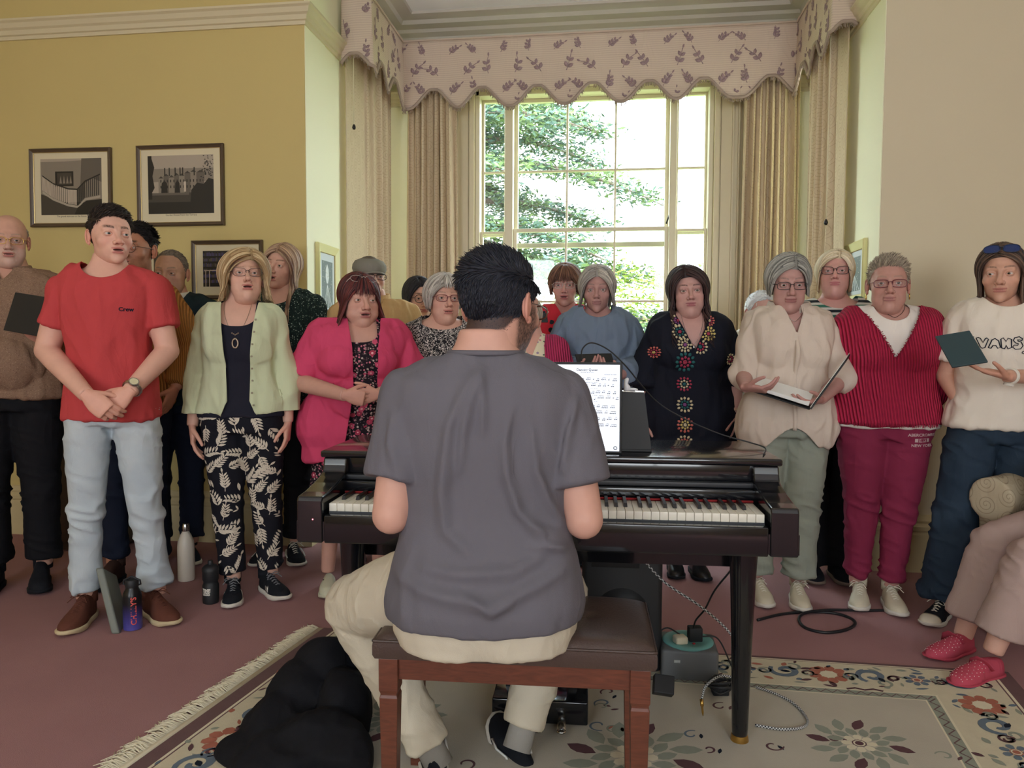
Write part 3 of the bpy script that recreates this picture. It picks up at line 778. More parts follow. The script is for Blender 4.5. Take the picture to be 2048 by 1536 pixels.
# ---------------------------------------------------------------- hair
HL = {'full': ([0, 35, 55, 75, 88, 100, 130, 180], [.066, .062, .040, .012, -.012, -.030, -.062, -.078]),
      'high': ([0, 30, 50, 70, 88, 100, 130, 180], [.090, .094, .070, .020, -.012, -.020, -.055, -.070]),
      'bald': ([0, 60, 75, 90, 100, 140, 180], [.2, .2, .045, .010, .00, -.045, -.065])}
def scalp(p, D):
    return radial(lambda Q: head_sdf(Q, p, False), (0, .012, .02), D, .16, 30, 8)
def hair_mesh(fig, p, HM, h, seed):
    rng = np.random.default_rng(seed); g = G(); cols = []
    c1, c2 = [np.array(lin(c)) for c in h['col']]; style = h['style']; hl = HL[h.get('hl', 'full')]
    vol = h.get('vol', .012); C0 = np.array((0, .012, .02)); w_ = p.get('w', 1)
    # base shell
    nA, nP = 30, 60; V = []; ok = []
    ph = np.arange(nP) * 2 * PI / nP - PI
    for i in range(nA + 1):
        zf = i / nA
        for f in ph:
            az = abs(math.degrees(f)); zm = np.interp(az, *hl)
            if style in ('long', 'bob') and az > 55: zm = min(zm, -.045 if az < 100 else -.06)
            el0 = math.atan2(zm - C0[2], .085); el = el0 + (PI / 2 - el0) * zf
            V.append((math.cos(el) * math.sin(f), -math.cos(el) * math.cos(f), math.sin(el))); ok.append(zf)
    D = np.array(V); r_ = scalp(p, D); zf = np.array(ok)
    th = h.get('shell', vol * .55) * smooth01((zf - (.08 if style in ('short', 'crop', 'spiky') else 0)) / .25) + .0002 - .002 * (zf < .13) * (style in ('short', 'crop', 'spiky'))
    th = th * (1 + .3 * vnoise(D * 9, seed))
    S = C0 + D * (r_ + th)[:, None]
    F = [(i * nP + j, i * nP + (j + 1) % nP, (i + 1) * nP + (j + 1) % nP, (i + 1) * nP + j) for i in range(nA) for j in range(nP)]
    if style in ('short', 'crop', 'spiky') and h.get('hl') != 'bald': F = [f for f in F if f[0] >= 3 * nP]
    if h.get('hl') == 'bald':
        keep = D[:, 2] * (r_) + .02 < .062; F = [f for f in F if all(keep[i] for i in f) and all(abs(math.degrees(math.atan2(D[i, 0], -D[i, 1]))) > 58 for i in f)]
    g.add(xfm(HM, S), F); cols.append(np.tile((c1 * .6 + c2 * .4), (len(S), 1)))
    def emit(P, r0, sides=5, flat=1.0, c=None, tip=.15):
        k = len(P); t = np.linspace(0, 1, k); rr = r0 * np.clip(np.minimum(.45 + t * 4, 1) * (1 - (1 - tip) * smooth01((t - .55) / .45)), .05, 1)
        g.tube(P, rr, sides, flat=flat); cc = c1 + (c2 - c1) * (rng.random() if c is None else c)
        cols.append(np.tile(cc * (.85 + .3 * rng.random()), (k * sides, 1)))
    def ring_at(az, al, tilt):
        d = np.array((math.sin(al) * math.sin(az), -math.sin(al) * math.cos(az), math.cos(al)))
        c, s_ = math.cos(tilt), math.sin(tilt); return np.array((d[0], d[1] * c - d[2] * s_, d[1] * s_ + d[2] * c))
    if style in ('long', 'bob', 'curly'):
        n = h.get('n', 430); L = h['len']; face = R(h.get('face', 56)); tilt = R(h.get('tilt', 24)); part = h.get('part', .0)
        az = np.concatenate([rng.uniform(face, 2 * PI - face, n), h.get('fa', R(1)) * 0 + rng.uniform(-face * .98, face * .98, h.get('bangs', 0))])
        nb = h.get('bangs', 0)
        al0 = .06
        K = 13
        allD = np.zeros((len(az), K, 3)); AL = np.zeros(len(az))
        for i, a in enumerate(az):
            bang = i >= n
            aa = (a + PI) % (2 * PI) - PI
            amax = R(h.get('bang', 62) + 9) * rng.uniform(.92, 1.04) if bang else R(118) - tilt * math.cos(aa) * .9
            AL[i] = amax
            for k in range(K):
                t = k / (K - 1); al = al0 + (amax - al0) * t
                aeff = aa
                if not bang and abs(aa) < R(100):       # side locks sweep back from the parting before they fall
                    aeff = aa * (1 + h.get('sweep', .35) * math.sin(PI * t) * (1 - abs(aa) / R(100)))
                d = ring_at(aeff, al, tilt)
                if not bang and abs(aa) < R(115):      # parted hair: from the parting line, over the temple, down the side
                    if k == 0:
                        fr = (1 - abs(aa) / R(115)); rb = R(h.get('root', 66)) * min(1, fr * 1.75) * rng.uniform(.35, 1.0); sd_ = 1 if aa > 0 else -1
                        r0_ = np.array((part * 6 + sd_ * .05, -math.sin(rb), math.cos(rb))); r0_ /= np.linalg.norm(r0_); te = R(112); t0_ = np.array((math.sin(te) * math.sin(aa), -math.sin(te) * math.cos(aa), math.cos(te)))
                        om = math.acos(np.clip(r0_ @ t0_, -1, 1))
                    d = (math.sin((1 - t) * om) * r0_ + math.sin(t * om) * t0_) / math.sin(om)
                    b_ = math.sin(PI * t) * .16; d = d + np.array((sd_ * b_ * .6, b_ * .5, b_ * .4)) * h.get('sweep', .35) * 2
                allD[i, k] = d
        Dm = allD.reshape(-1, 3); Dm /= np.linalg.norm(Dm, axis=1, keepdims=True); rr = scalp(p, Dm).reshape(len(az), K)
        for i, a in enumerate(az):
            bang = i >= n; aa = (a + PI) % (2 * PI) - PI
            layer = rng.uniform(.35, 1.0); t = np.linspace(0, 1, K)
            off = vol * layer * (.55 + .75 * np.sin(np.clip(t, 0, 1) * PI * .6)) + .002
            P = C0 + allD[i] * (rr[i] + off)[:, None]
            P[:, 0] += part * (1 - t) ** 2
            pts = [xfm(HM, P)]
            if not bang:
                seg = np.linalg.norm(np.diff(P, axis=0), axis=1).sum(); rem = L * rng.uniform(.88, 1.05) - seg * .0
                zt = P[-1, 2]; step = .018; q = pts[0][-1].copy(); dr = pts[0][-1] - pts[0][-2]; dr /= np.linalg.norm(dr)
                ns = max(2, int(rem / step)); ext = []; ph0 = rng.integers(0, 9) * .7 + aa * 6; cu = h.get('curl', 0.0)
                hc = np.array(HM.translation); side = np.sign(q[0] - hc[0]) or 1
                for k in range(ns):
                    u = k / ns
                    dr = dr * .72 + np.array((0, 0, -1.0)) * .28; 
                    if h.get('flip'): dr = dr + np.array((-side * .10 * h['flip'], -.0, 0)) * u
                    if h.get('wide'): dr = dr + np.array((side * h['wide'] * (1 - u), 0, 0)) * .1
                    dr /= np.linalg.norm(dr); q = q + dr * step
                    # keep clear of neck, shoulders and chest
                    zz = q[2] + fig.drop
                    if zz < 1.50:
                        hw = np.interp(zz, TZ, fig.hw) + .035; hd = np.interp(zz, TZ, fig.hd) + .030 + (.03 * fig.bust if zz < 1.33 and q[1] < 0 else 0)
                        if zz < 1.46: hw = max(hw, fig.sx + .06)
                        cy = .012 + fig.lean * (zz - .88)
                        e = (q[0] / hw) ** 2 + ((q[1] - cy) / hd) ** 2
                        if e < 1 and zz < 1.46:
                            sgn = -1 if (q[1] - cy < (.02 if h.get('front', .5) > .5 else -.04)) else 1
                            yt = cy + sgn * hd * math.sqrt(max(0.02, 1 - (q[0] / hw) ** 2)); q[1] += (yt - q[1]) * .55
                    w2 = cu * min(1, k / 5)
                    ext.append(q + np.array((math.cos(ph0 + k * .75), math.sin(ph0 + k * .75), 0)) * w2)
                pts.append(np.array(ext))
            emit(np.concatenate(pts), h.get('r', .0050) * rng.uniform(.8, 1.15))
    if style in ('short', 'crop', 'spiky') or h.get('under'):
        n = h.get('n', 900); D = rng.normal(size=(n * 3, 3)); D /= np.linalg.norm(D, axis=1, keepdims=True)
        rr = scalp(p, D); P = C0 + D * rr[:, None]; az = np.degrees(np.abs(np.arctan2(P[:, 0], -(P[:, 1] - .012)))); zm = np.interp(az, *hl)
        ok = P[:, 2] > zm + .001
        if h.get('hl') == 'bald': ok &= (P[:, 2] < .055 + .02 * (P[:, 1] > .06))
        P, D = P[ok][:n], D[ok][:n]; Lt, Ls = h.get('ltop', .035), h.get('lside', .012)
        fd = np.array(h.get('dir', (0, -.6, .5)))
        for q, d in zip(P, D):
            topf = smooth01((q[2] - .035) / .04) if True else 0
            ln = (Ls + (Lt - Ls) * topf) * rng.uniform(.7, 1.1)
            tg = fd * topf + np.array((0, .55, -.75)) * (1 - topf); tg = tg - d * (tg @ d); tg /= (np.linalg.norm(tg) + 1e-9)
            lift = h.get('lift', .5) * topf + .12 * (1 - topf)
            dr = tg + d * lift + rng.normal(size=3) * h.get('mess', .12); dr /= np.linalg.norm(dr)
            pts = [q, q + dr * ln * .35]; dr2 = dr - d * .30 * lift * (0 if style == 'spiky' else 1) + np.array((0, 0, -.12)); pts += [pts[-1] + dr2 * ln * .35]; dr3 = dr2 - d * .25 * lift; pts += [pts[-1] + dr3 * ln * .3]
            emit(xfm(HM, np.array(pts)), h.get('r', .0024), 4, tip=.2)
    return g, np.concatenate(cols)

# ---------------------------------------------------------------- clothes
def wrinkles(V, N_, amp, kind, seed):
    """folds of the cloth, pushed in and out of the surface"""
    if kind == 'hang':
        q = V * np.array((16, 10, 3.0)); a = vnoise(q, seed); b = vnoise(V * np.array((38, 25, 7)), seed + 1)
        c = 1 - np.abs(vnoise(V * np.array((9, 9, 2.4)) + 5, seed + 2)) * 2.2
        d_ = 1 - np.abs(vnoise(np.stack([V[:, 0] * 14 + V[:, 2] * 5, V[:, 1] * 14, V[:, 2] * 6 - V[:, 0] * 6], 1), seed + 7)) * 3
        return amp * (a * .8 + b * .45 + np.clip(c, 0, 1) * 1.1 + np.clip(d_, 0, 1) * .6)
    if kind == 'crumple':
        a = 1 - np.abs(vnoise(V * np.array((12, 12, 18)), seed)) * 2.5; b = 1 - np.abs(vnoise(V * 30 + 3, seed + 1)) * 2.5
        return amp * (np.clip(a, -.2, 1) * .9 + np.clip(b, -.2, 1) * .35 + .4 * vnoise(V * 5, seed + 3))
    if kind == 'leg':
        a = 1 - np.abs(vnoise(V * np.array((10, 10, 26)) + np.stack([V[:, 2] * 0, V[:, 2] * 0, V[:, 0] * 9], 1), seed)) * 2.6
        kz = np.exp(-((V[:, 2] - .46) / .09) ** 2) + np.exp(-((V[:, 2] - .12) / .08) ** 2) * 1.2 + .35 + .6 * np.exp(-((V[:, 2] - .82) / .07) ** 2)
        return amp * (np.clip(a, -.1, 1) * kz + .45 * vnoise(V * np.array((9, 9, 3)), seed + 2))
    if kind == 'rib':
        a = np.arctan2(V[:, 1], V[:, 0]); return amp * np.cos(V[:, 0] * 2 * PI / .016) + .003 * vnoise(V * 9, seed)
    return amp * vnoise(V * 12, seed)
def fields(V, spec):
    f = np.full(len(V), 1.0); X, Y, Z = V[:, 0], V[:, 1], V[:, 2]
    for s_ in spec:
        k = s_[0]
        if k == 'crew':          # round neckline: centre height, half width, drop in front
            _, zc, a, dz = s_; fr = smooth01((-Y + .02) / .08); zz = zc - dz * fr
            v = np.maximum(np.hypot(X / a, np.maximum(Z - zz, 0) * 0) - 1, -(Z - (zz + 0 * X)) / .05)
            v = np.hypot(X / a, (Z - (zc + .03)) / (dz * fr + .03 + .004)) - 1
            v = np.where(Z > zc + .03, np.abs(X) / a - 1, v)
        elif k == 'v':           # V neck: bottom height, half width at the shoulder height
            _, zb, wt_, zs = s_[:4]; x0 = s_[4] if len(s_) > 4 else 0
            v = np.where(Y < .03, (np.abs(X - x0) / wt_) - np.clip((Z - zb) / (zs - zb), -1, 2), 1.0)
        elif k == 'open':        # front opening: list of heights and half widths, optional centre
            _, zs, ws = s_[:3]; x0 = s_[3] if len(s_) > 3 else 0
            v = np.where(Y < .02, (np.abs(X - x0) - np.interp(Z, zs, ws)) / .05, 1.0)
        elif k == 'scoop':       # wide square-round neck
            _, zb, wt_, pw = s_; v = np.where(Y < .04, np.maximum(np.abs(X) / wt_ - 1, (zb - Z + .03 * (np.abs(X) / wt_) ** pw) / .03), np.where(Z > 1.47, -1.0, 1.0))
        elif k == 'above':       # keep above a slanting hem
            _, z0, sx_, bump = s_; v = (Z - z0 - sx_ * X + bump * np.cos(np.clip(X / .2, -1, 1) * PI)) / .05
        elif k == 'neck':
            _, z0 = s_; v = (z0 - Z) / .02
        f = np.minimum(f, v)
    return f
def front_bvh(V, F): return BVHTree.FromPolygons([tuple(v) for v in V], [tuple(f) for f in F])
def project(g, bvh, shapes, off=.0018, m=1, dirn=(0, 1, 0), start=-1.0, maxjump=.05, sub=True):
    """shapes: flat outlines in (x, z); laid onto the cloth from the front"""
    for sh in shapes:
        if isinstance(sh, tuple) and isinstance(sh[0], np.ndarray) and sh[0].ndim == 2 and not isinstance(sh[1], float) and isinstance(sh[1], list): pts2, faces = sh
        else: pts2 = np.asarray(sh); faces = [tuple(range(len(pts2)))]
        out = []; ys = []
        for x, z in pts2:
            h = bvh.ray_cast(Vector((x, start, z) if dirn[1] > 0 else (x, -start, z)), Vector(dirn))
            if h[0] is None: out = None; break
            nr = h[1] if h[1].y * dirn[1] < 0 else -h[1]
            if abs(nr.y) < .25: out = None; break
            out.append(tuple(h[0] + nr * off)); ys.append(h[0].y)
        if out is None or max(ys) - min(ys) > maxjump: continue
        g.add(out, faces, m)
def leaf2(x, z, a, L, W, n=3):
    t = np.linspace(0, 1, n + 2); up = np.sin(t * PI) ** .8 * W / 2; P = [(u * L, v) for u, v in zip(t, up)] + [(u * L, -v) for u, v in zip(t[::-1][1:-1], up[::-1][1:-1])]
    c, s_ = math.cos(a), math.sin(a); return np.array([(x + u * c - v * s_, z + u * s_ + v * c) for u, v in P])
def stroke2(pts, w):
    P = np.array(pts, float); T_ = np.gradient(P, axis=0); T_ /= np.linalg.norm(T_, axis=1, keepdims=True) + 1e-9; N_ = np.stack([-T_[:, 1], T_[:, 0]], 1)
    ww = np.full(len(P), w) if np.isscalar(w) else np.array(w); L_ = P + N_ * ww[:, None] / 2; R_ = P - N_ * ww[:, None] / 2
    n = len(P); V = np.concatenate([L_, R_]); return (V, [(i, i + 1, n + i + 1, n + i) for i in range(n - 1)])
def spray(x, z, a, L, rng, n=6, lw=.35):
    out = []; c, s_ = math.cos(a), math.sin(a); bend = rng.uniform(-.5, .5)
    stem = [(x + t * L * math.cos(a + bend * t), z + t * L * math.sin(a + bend * t)) for t in np.linspace(0, 1, 6)]
    out.append(stroke2(stem, L * .035))
    for i in range(n):
        t = .18 + .75 * i / n; px_, pz_ = x + t * L * math.cos(a + bend * t), z + t * L * math.sin(a + bend * t)
        ll = L * (.42 - .18 * t)
        for sg in (-1, 1): out.append(leaf2(px_, pz_, a + bend * t + sg * .75, ll, ll * lw))
    out.append(leaf2(stem[-1][0], stem[-1][1], a + bend, L * .26, L * .1)); return out
def garment(fig, name, parts, mats, parent, vox=.008, it=5, cut=(), amp=.0, kind='hang', seed=1, solid=0.0, decals=None, extra=None, smoothmask=None):
    g = G()
    for f in parts: f(g)
    V, F = remesh(g, vox, it)
    if amp:
        N_ = normals(V, F); Vl = V.copy(); Vl[:, 2] += 0
        V = V + N_ * wrinkles(Vl, N_, amp, kind, seed)[:, None]
    if extra is not None: V = extra(V, F)
    if len(cut):
        Vc = V.copy(); Vc[:, 2] += fig.drop
        f = fields(Vc, cut); V, F = clip(V, F, f)
    g2 = G(); g2.add(V, F)
    if decals: decals(g2, front_bvh(V, F))
    g2.V = [v * fig.k for v in g2.V]
    o = build(name, g2, mats, parent)
    if solid:
        s_ = o.modifiers.new('thickness', 'SOLIDIFY'); s_.thickness = solid; s_.offset = -1
    return o

def make_shoe(fig, sd, parent, upper, sole, style='trainer', lace=None, trim=None, ang=None, pos=None, tilt=None, rz=0):
    """shoe with the heel at +y and toe at -y before it is turned"""
    fx, fy, a = fig.feet[sd]; a = a if ang is None else ang
    L = .275; g = G(); st = np.linspace(0, 1, 15)
    def wid(t): return np.interp(t, [0, .06, .2, .42, .66, .85, .95, 1], [.012, .026, .034, .034, .048, .043, .028, .010])
    def cx(t): return -sd * .010 * math.sin(t * PI * .9)
    solh = {'trainer': .026, 'boot': .024, 'croc': .022, 'plim': .022, 'slip': .014}[style]
    g = G(); rings = []
    for h_, ex in ((0.0, -.002), (.004, .003), (solh * .8, .004), (solh, .000)):
        ring = [(cx(t) + wid(t) + ex, .085 - t * L - (ex if t > .5 else -ex)) for t in st] + [(cx(t) - wid(t) - ex, .085 - t * L - (ex if t > .5 else -ex)) for t in st[::-1]]
        lift = lambda y: (.012 * smooth01(np.array([(-.12 - y) / .07]))[0] if h_ < .01 else .004 * smooth01(np.array([(-.12 - y) / .07]))[0])
        rings.append([(x, y, h_ + lift(y)) for x, y in ring])
    g.loft(rings); 
    go = G(); rings = []
    hs_ = {'trainer': [.030, .068, .078, .082, .055, .040, .030, .012], 'boot': [.04, .085, .10, .095, .062, .044, .034, .012], 'croc': [.02, .050, .052, .070, .066, .052, .040, .016], 'plim': [.03, .064, .070, .078, .050, .034, .026, .010], 'slip': [.03, .062, .066, .070, .052, .040, .032, .012]}[style]
    for t in np.linspace(0, 1, 17):
        H_ = np.interp(t, [0, .05, .18, .36, .6, .82, .94, 1], hs_); W_ = wid(t) * .97 + (.002 if style == 'croc' else 0); ring = []
        for u in np.linspace(0, PI, 13):
            ring.append((cx(t) + W_ * np.sign(math.cos(u)) * abs(math.cos(u)) ** .7, .083 - t * (L - .006), solh * .7 + H_ * math.sin(u) ** .75))
        rings.append(ring)
    go.loft(rings)
    if style in ('trainer', 'boot'): go.tube([(0, .040, .07), (0, .038, .115)], [.040, .041], 16)
    g3 = G(); ysl = []
    if lace is not None:
        for i in range(5):
            t = .40 + i * .065; H_ = np.interp(t, [0, .05, .18, .36, .6, .82, .94, 1], hs_) + solh * .7; y = .083 - t * L
            g3.tube([(cx(t) - .020, y, H_ - .009), (cx(t), y - .004, H_ + .003), (cx(t) + .020, y, H_ - .009)], .0026, 5)
            g3.tube([(cx(t) - .018, y - .01, H_ - .011), (cx(t), y, H_ + .001), (cx(t) + .018, y + .006, H_ - .008)], .0022, 5)
        t = .38; H_ = np.interp(t, [0, .05, .18, .36, .6, .82, .94, 1], hs_) + solh * .7; y = .083 - t * L
        for q in (-1, 1):
            g3.tube([(0, y, H_ + .003), (q * .02, y - .004, H_ + .012), (q * .034, y - .012, H_ + .002), (q * .02, y - .012, H_ - .0)], .0022, 5)
            g3.tube([(0, y, H_ + .003), (q * .022, y - .012, H_ + .002), (q * .038, y - .03, H_ - .014)], .0020, 5)
    g4 = G()
    if trim == 'stripes':
        for q in (-1, 1):
            for i in range(3):
                y = -.035 - i * .018; t = (.083 - y) / L; W_ = wid(t)
                g4.tube([(cx(t) + q * (W_ + .001), y - .012, .032), (cx(t) + q * (W_ * .93), y - .002, .050), (cx(t) + q * (W_ * .62), y + .006, .068)], .0045, 4, flat=.4)
    if trim == 'toe':
        for i in range(8): pass
        rr = []
        for t in np.linspace(.80, 1.0, 6):
            H_ = np.interp(t, [0, .05, .18, .36, .6, .82, .94, 1], hs_) + .002; W_ = wid(t) + .001
            rr.append([(cx(t) + W_ * np.sign(math.cos(u)) * abs(math.cos(u)) ** .7, .083 - t * (L - .004), solh * .7 + H_ * math.sin(u) ** .75) for u in np.linspace(0, PI, 13)])
        g4.loft(rr)
    if trim == 'wave':
        for q in (-1, 1):
            g4.tube([(cx(.3) + q * .036, .02, .05), (cx(.5) + q * .037, -.02, .062), (cx(.6) + q * .047, -.06, .045), (cx(.7) + q * .046, -.10, .038)], .004, 4, flat=.5)
    if trim == 'holes':
        for i in range(3):
            for j in (-1, 0, 1): g4.ell((j * .016, -.08 - i * .022, .075 - i * .008), (.004, .004, .003), nu=8, nv=6)
        for q in (-1, 1): g4.ell((q * .022 + cx(.9), -.166, .040), (.006, .004, .004), nu=8, nv=6)
    if trim == 'strap':
        g4.tube([(-.048, -.03, .045), (-.03, -.035, .075), (0, -.04, .089), (.03, -.035, .078), (.048, -.028, .045)], .024, 8, flat=.18, up=(0, .3, 1))
    if trim == 'dots':
        for i in range(9):
            for j in range(-3, 4):
                t = .38 + i * .07; 
                if t > .97: continue
                H_ = np.interp(t, [0, .05, .18, .36, .6, .82, .94, 1], hs_); W_ = wid(t) * .97; u = PI / 2 + (j + .5 * (i % 2)) * .33
                g4.ell((cx(t) + W_ * np.sign(math.cos(u)) * abs(math.cos(u)) ** .7, .083 - t * (L - .006), solh * .7 + H_ * math.sin(u) ** .75), (.0016, .0016, .0016), nu=6, nv=5)
    x, y, z = pos if pos is not None else (fx, fy, 0)
    Mx = Matrix.Translation((x, y, z)) @ Matrix.Rotation(R(rz if pos is not None else 0), 4, 'Z') @ Matrix.Rotation(R(a), 4, 'Z')
    if tilt: Mx = Mx @ Matrix.Translation((0, -.14, 0)) @ Matrix.Rotation(R(tilt), 4, 'X') @ Matrix.Translation((0, .14, 0))
    k = fig.k
    for q in (g, go, g3, g4): q.xf(Mx); q.V = [v * k for v in q.V]
    o = build('shoe', go, upper, parent); build('sole', g, sole, o, sharp=50)
    if g3.n: build('laces', g3, lace, o)
    if g4.n and trim in ('stripes', 'wave'):
        V4 = g4.verts(); inv = np.array(Mx.inverted()); Lc = (V4 / k) @ inv[:3, :3].T + inv[:3, 3]
        for q in (-1, 1):
            keep = np.where(Lc[:, 0] * q > 0)[0]; mp = {a_: b_ for b_, a_ in enumerate(keep)}; gg = G(); gg.add(V4[keep], [tuple(mp[i] for i in f) for f in g4.F if all(i in mp for i in f)])
            build({'stripes': 'side_stripes', 'wave': 'side_stripe'}[trim], gg, MATS['shoe trim ' + trim], o)
    elif g4.n: build({'stripes': 'side_stripes', 'toe': 'toe_cap', 'wave': 'side_stripe', 'holes': 'vent_holes', 'strap': 'strap', 'dots': 'polka_dots'}[trim], g4, MATS.get('shoe trim ' + trim) or lace or sole, o)
    return o

def person(spec):
    """the body is one mesh; hair, glasses and clothes are its children"""
    fig = Fig(**spec['fig']); p = spec['head']; seed = spec.get('seed', 1)
    if p.get('stubhl'): p['hl'] = HL[p['stubhl']]
    if 'hl' not in p: p['hl'] = HL['full']
    skin = np.array(lin(p.get('skin', (214, 168, 148))))
    HM = headmat(fig, p); res = spec.get('res', 130)
    hg, hcol = make_head(p, res, res); hv = xfm(HM, hg.verts())
    g = G(); fig.torso(g, lambda z: -.012 * smooth01(np.array([(1.0 - z) / .1]))[0], .86, 1.53)
    for sd in (-1, 1): fig.armtube(g, sd, 0.0)
    for sd in (-1, 1): fig.legtube(g, sd, [.085 * (.5 + .5 * fig.wt), .072, .050, .046, .036])
    V, F = remesh(g, spec.get('bvox', .008), 5)
    B = G(); B.add(V, F); C = [np.tile(skin, (len(V), 1))]
    B.add(hv, hg.F); C.append(hcol)
    for sd in (-1, 1):
        if spec.get('nohand') == sd: continue
        sh, el, wr, d, n, cu = fig.arm(sd); fc = None
        a = fig.arms[sd]; 
        if not isinstance(a, str) and len(a) > 5: fc = a[5]
        hv_, hf = make_hand(sd, d, n, cu, vox=spec.get('hvox', .003), thumb=.5, k=(1.0 if fig.sex == 'm' else .92) / fig.k ** .5, fc=fc, spread=spec.get('spread', 0))
        wv = hv_ + fig.up(wr)[0]; B.add(wv, hf); C.append(np.tile(skin * np.array((1.0, .92, .9)), (len(hv_), 1)))
    C = np.concatenate(C); Vb = B.verts()
    C = C * (1 + .04 * vnoise(Vb * 30, seed))[:, None]
    B.V = [Vb * fig.k]
    o = build('person', B, M_skin, None, col=C)
    o.location = spec['loc']; o.rotation_euler = (0, 0, spec['rz'])
    tag(o, spec['label'], 'person', None if 'seated' in spec['label'] else 'singers standing around the piano')
    # eyes
    gz = p.get('gaze', (0, 0))
    for sd in (-1, 1):
        ge = G(); c = np.array((sd * .0312 * p.get('w', 1), -.0745, .0000)); rad = .0131
        dg = np.array((math.sin(R(gz[0])), -math.cos(R(gz[0])), math.sin(R(gz[1])))); dg /= np.linalg.norm(dg)
        Rm = Vector((0, -1, 0)).rotation_difference(Vector(dg)).to_matrix().to_4x4()
        nA, nB = 12, 20; rings = []
        angs = [.06, .20, .205, .44, .445, .7, 1.0, 1.4, 1.9, 2.5, 3.0]
        for a_ in angs:
            t = np.arange(nB) * 2 * PI / nB
            rings.append(np.stack([np.cos(t) * math.sin(a_) * rad, np.full(nB, -math.cos(a_) * rad), np.sin(t) * math.sin(a_) * rad], 1))
        ge.loft(rings); ms = []
        for i in range(len(angs) - 1): ms += [0 if i < 1 else (1 if i < 3 else 2)] * nB
        ge.M = ms + [0, 2]
        ge.xf(Rm); ge.V = [v + c for v in ge.V]; ge.xf(HM); ge.V = [v * fig.k for v in ge.V]
        build('eye', ge, [M_pupil, iris(p.get('eye', (92, 78, 62))), M_white], o)
    if spec.get('hair'):
        h = spec['hair']; g_, c_ = hair_mesh(fig, p, HM, h, seed); g_.V = [g_.verts() * fig.k]; build('hair', g_, M_hair, o, col=c_)
    if p.get('glasses'):
        gf, gg, col = glasses_geo(p); off = p.get('gon')     # gon: pushed up on the head
        if off:
            Mg = Matrix.Translation((0, off[0], off[1])) @ Matrix.Rotation(R(off[2]), 4, 'X')
            gf.xf(Mg); gg.xf(Mg)
        for q in (gf, gg): q.xf(HM); q.V = [v * fig.k for v in q.V]
        fo = build('glasses', gf, col, o); build('lens', gg, p.get('lensm') or lens_mat(), fo, smooth=False)
    fig.HM = HM
    spec['wear'](fig, o, p)
    return o, fig

def collar(fig, parent, m, r=.070, z=1.452, h=.032, flap=.055, spread=.05, opn=.03, y0=.016):
    """turned-down shirt collar with two points"""
    g = G(); n = 26; A = []; B_ = []; C_ = []; th0 = R(18)
    for i in range(n + 1):
        t = i / n; a = -PI / 2 + th0 + (2 * PI - 2 * th0) * t; fr = abs(t - .5) * 2
        rr = r * (1 + .10 * fr); top = z + h - .020 * fr ** 2 * (1 + opn * 10)
        x, y = math.cos(a) * rr, math.sin(a) * rr * .95 + y0
        A.append((x, y, top)); B_.append((x * 1.06, (y - y0) * 1.06 + y0, top + .002))
        dl = flap * (.75 + .45 * fr ** 6); C_.append((x * (1.28 + .25 * fr ** 4), (y - y0) * (1.28 + .12 * fr ** 4) + y0, top - dl))
    base = [(x * 1.0, y, zz - h * 1.5) for x, y, zz in A]
    V = []; 
    for row in (base, A, B_, C_): V += row
    m_ = n + 1; F = [(r_ * m_ + i, r_ * m_ + i + 1, (r_ + 1) * m_ + i + 1, (r_ + 1) * m_ + i) for r_ in range(3) for i in range(n)]
    g.add(fig.up(np.array(V)), F); g.V = [v * fig.k for v in g.V]
    o = build('collar', g, m, parent); s_ = o.modifiers.new('t', 'SOLIDIFY'); s_.thickness = .003; s_.offset = 0
    return o
# ================================================================ THE PEOPLE
def fab(name, rgb, rough=.85, noise=.06, bump=.25, bscale=500, **k):
    new = name not in MATS; m = mat(name, rgb, rough, noise=noise, nscale=14, bump=0, spec=.2, **k)
    if new:        # weave and soft creases of the cloth
        nt = NT(m); v = nt.n.new('ShaderNodeMapping'); v.inputs['Scale'].default_value = (1.0, 1.0, .45); nt.l.new(nt.obj, v.inputs[0])
        a = nt.noise(v.outputs[0], 8, 3, .8); r_ = nt.math('POWER', nt.math('SUBTRACT', 1.0, nt.math('MULTIPLY', nt.math('ABSOLUTE', nt.math('SUBTRACT', a, .5)), 3.0)), 1.6)
        r_ = nt.math('MAXIMUM', r_, 0.0); wv = nt.noise(nt.obj, bscale, 2)
        nt.bump(nt.math('ADD', nt.math('MULTIPLY', r_, .8), nt.math('MULTIPLY', wv, .10 + bump * .2)), .32, .012)
    return m
def place(px, Y):
    v = at(px, 700, Y); return Vector((v.x, v.y, 0))
def FZ(a): return YAW + R(a)
def topY(py, Y): return at(1024, py, Y).z if True else 0
def HT(px, py, Y): return at(px, py, Y).z
def LPf(loc, rz, H, drop=0.0, lean=0.0):
    k = H / 1.70
    def f(px, py, Y):
        w_ = at(px, py, Y) - Vector(loc); c, s_ = math.cos(-rz), math.sin(-rz)
        x, y, z = (w_.x * c - w_.y * s_) / k, (w_.x * s_ + w_.y * c) / k, w_.z / k + drop
        return (x, y - lean * max(0, min(1, z - .88)), z)
    return f
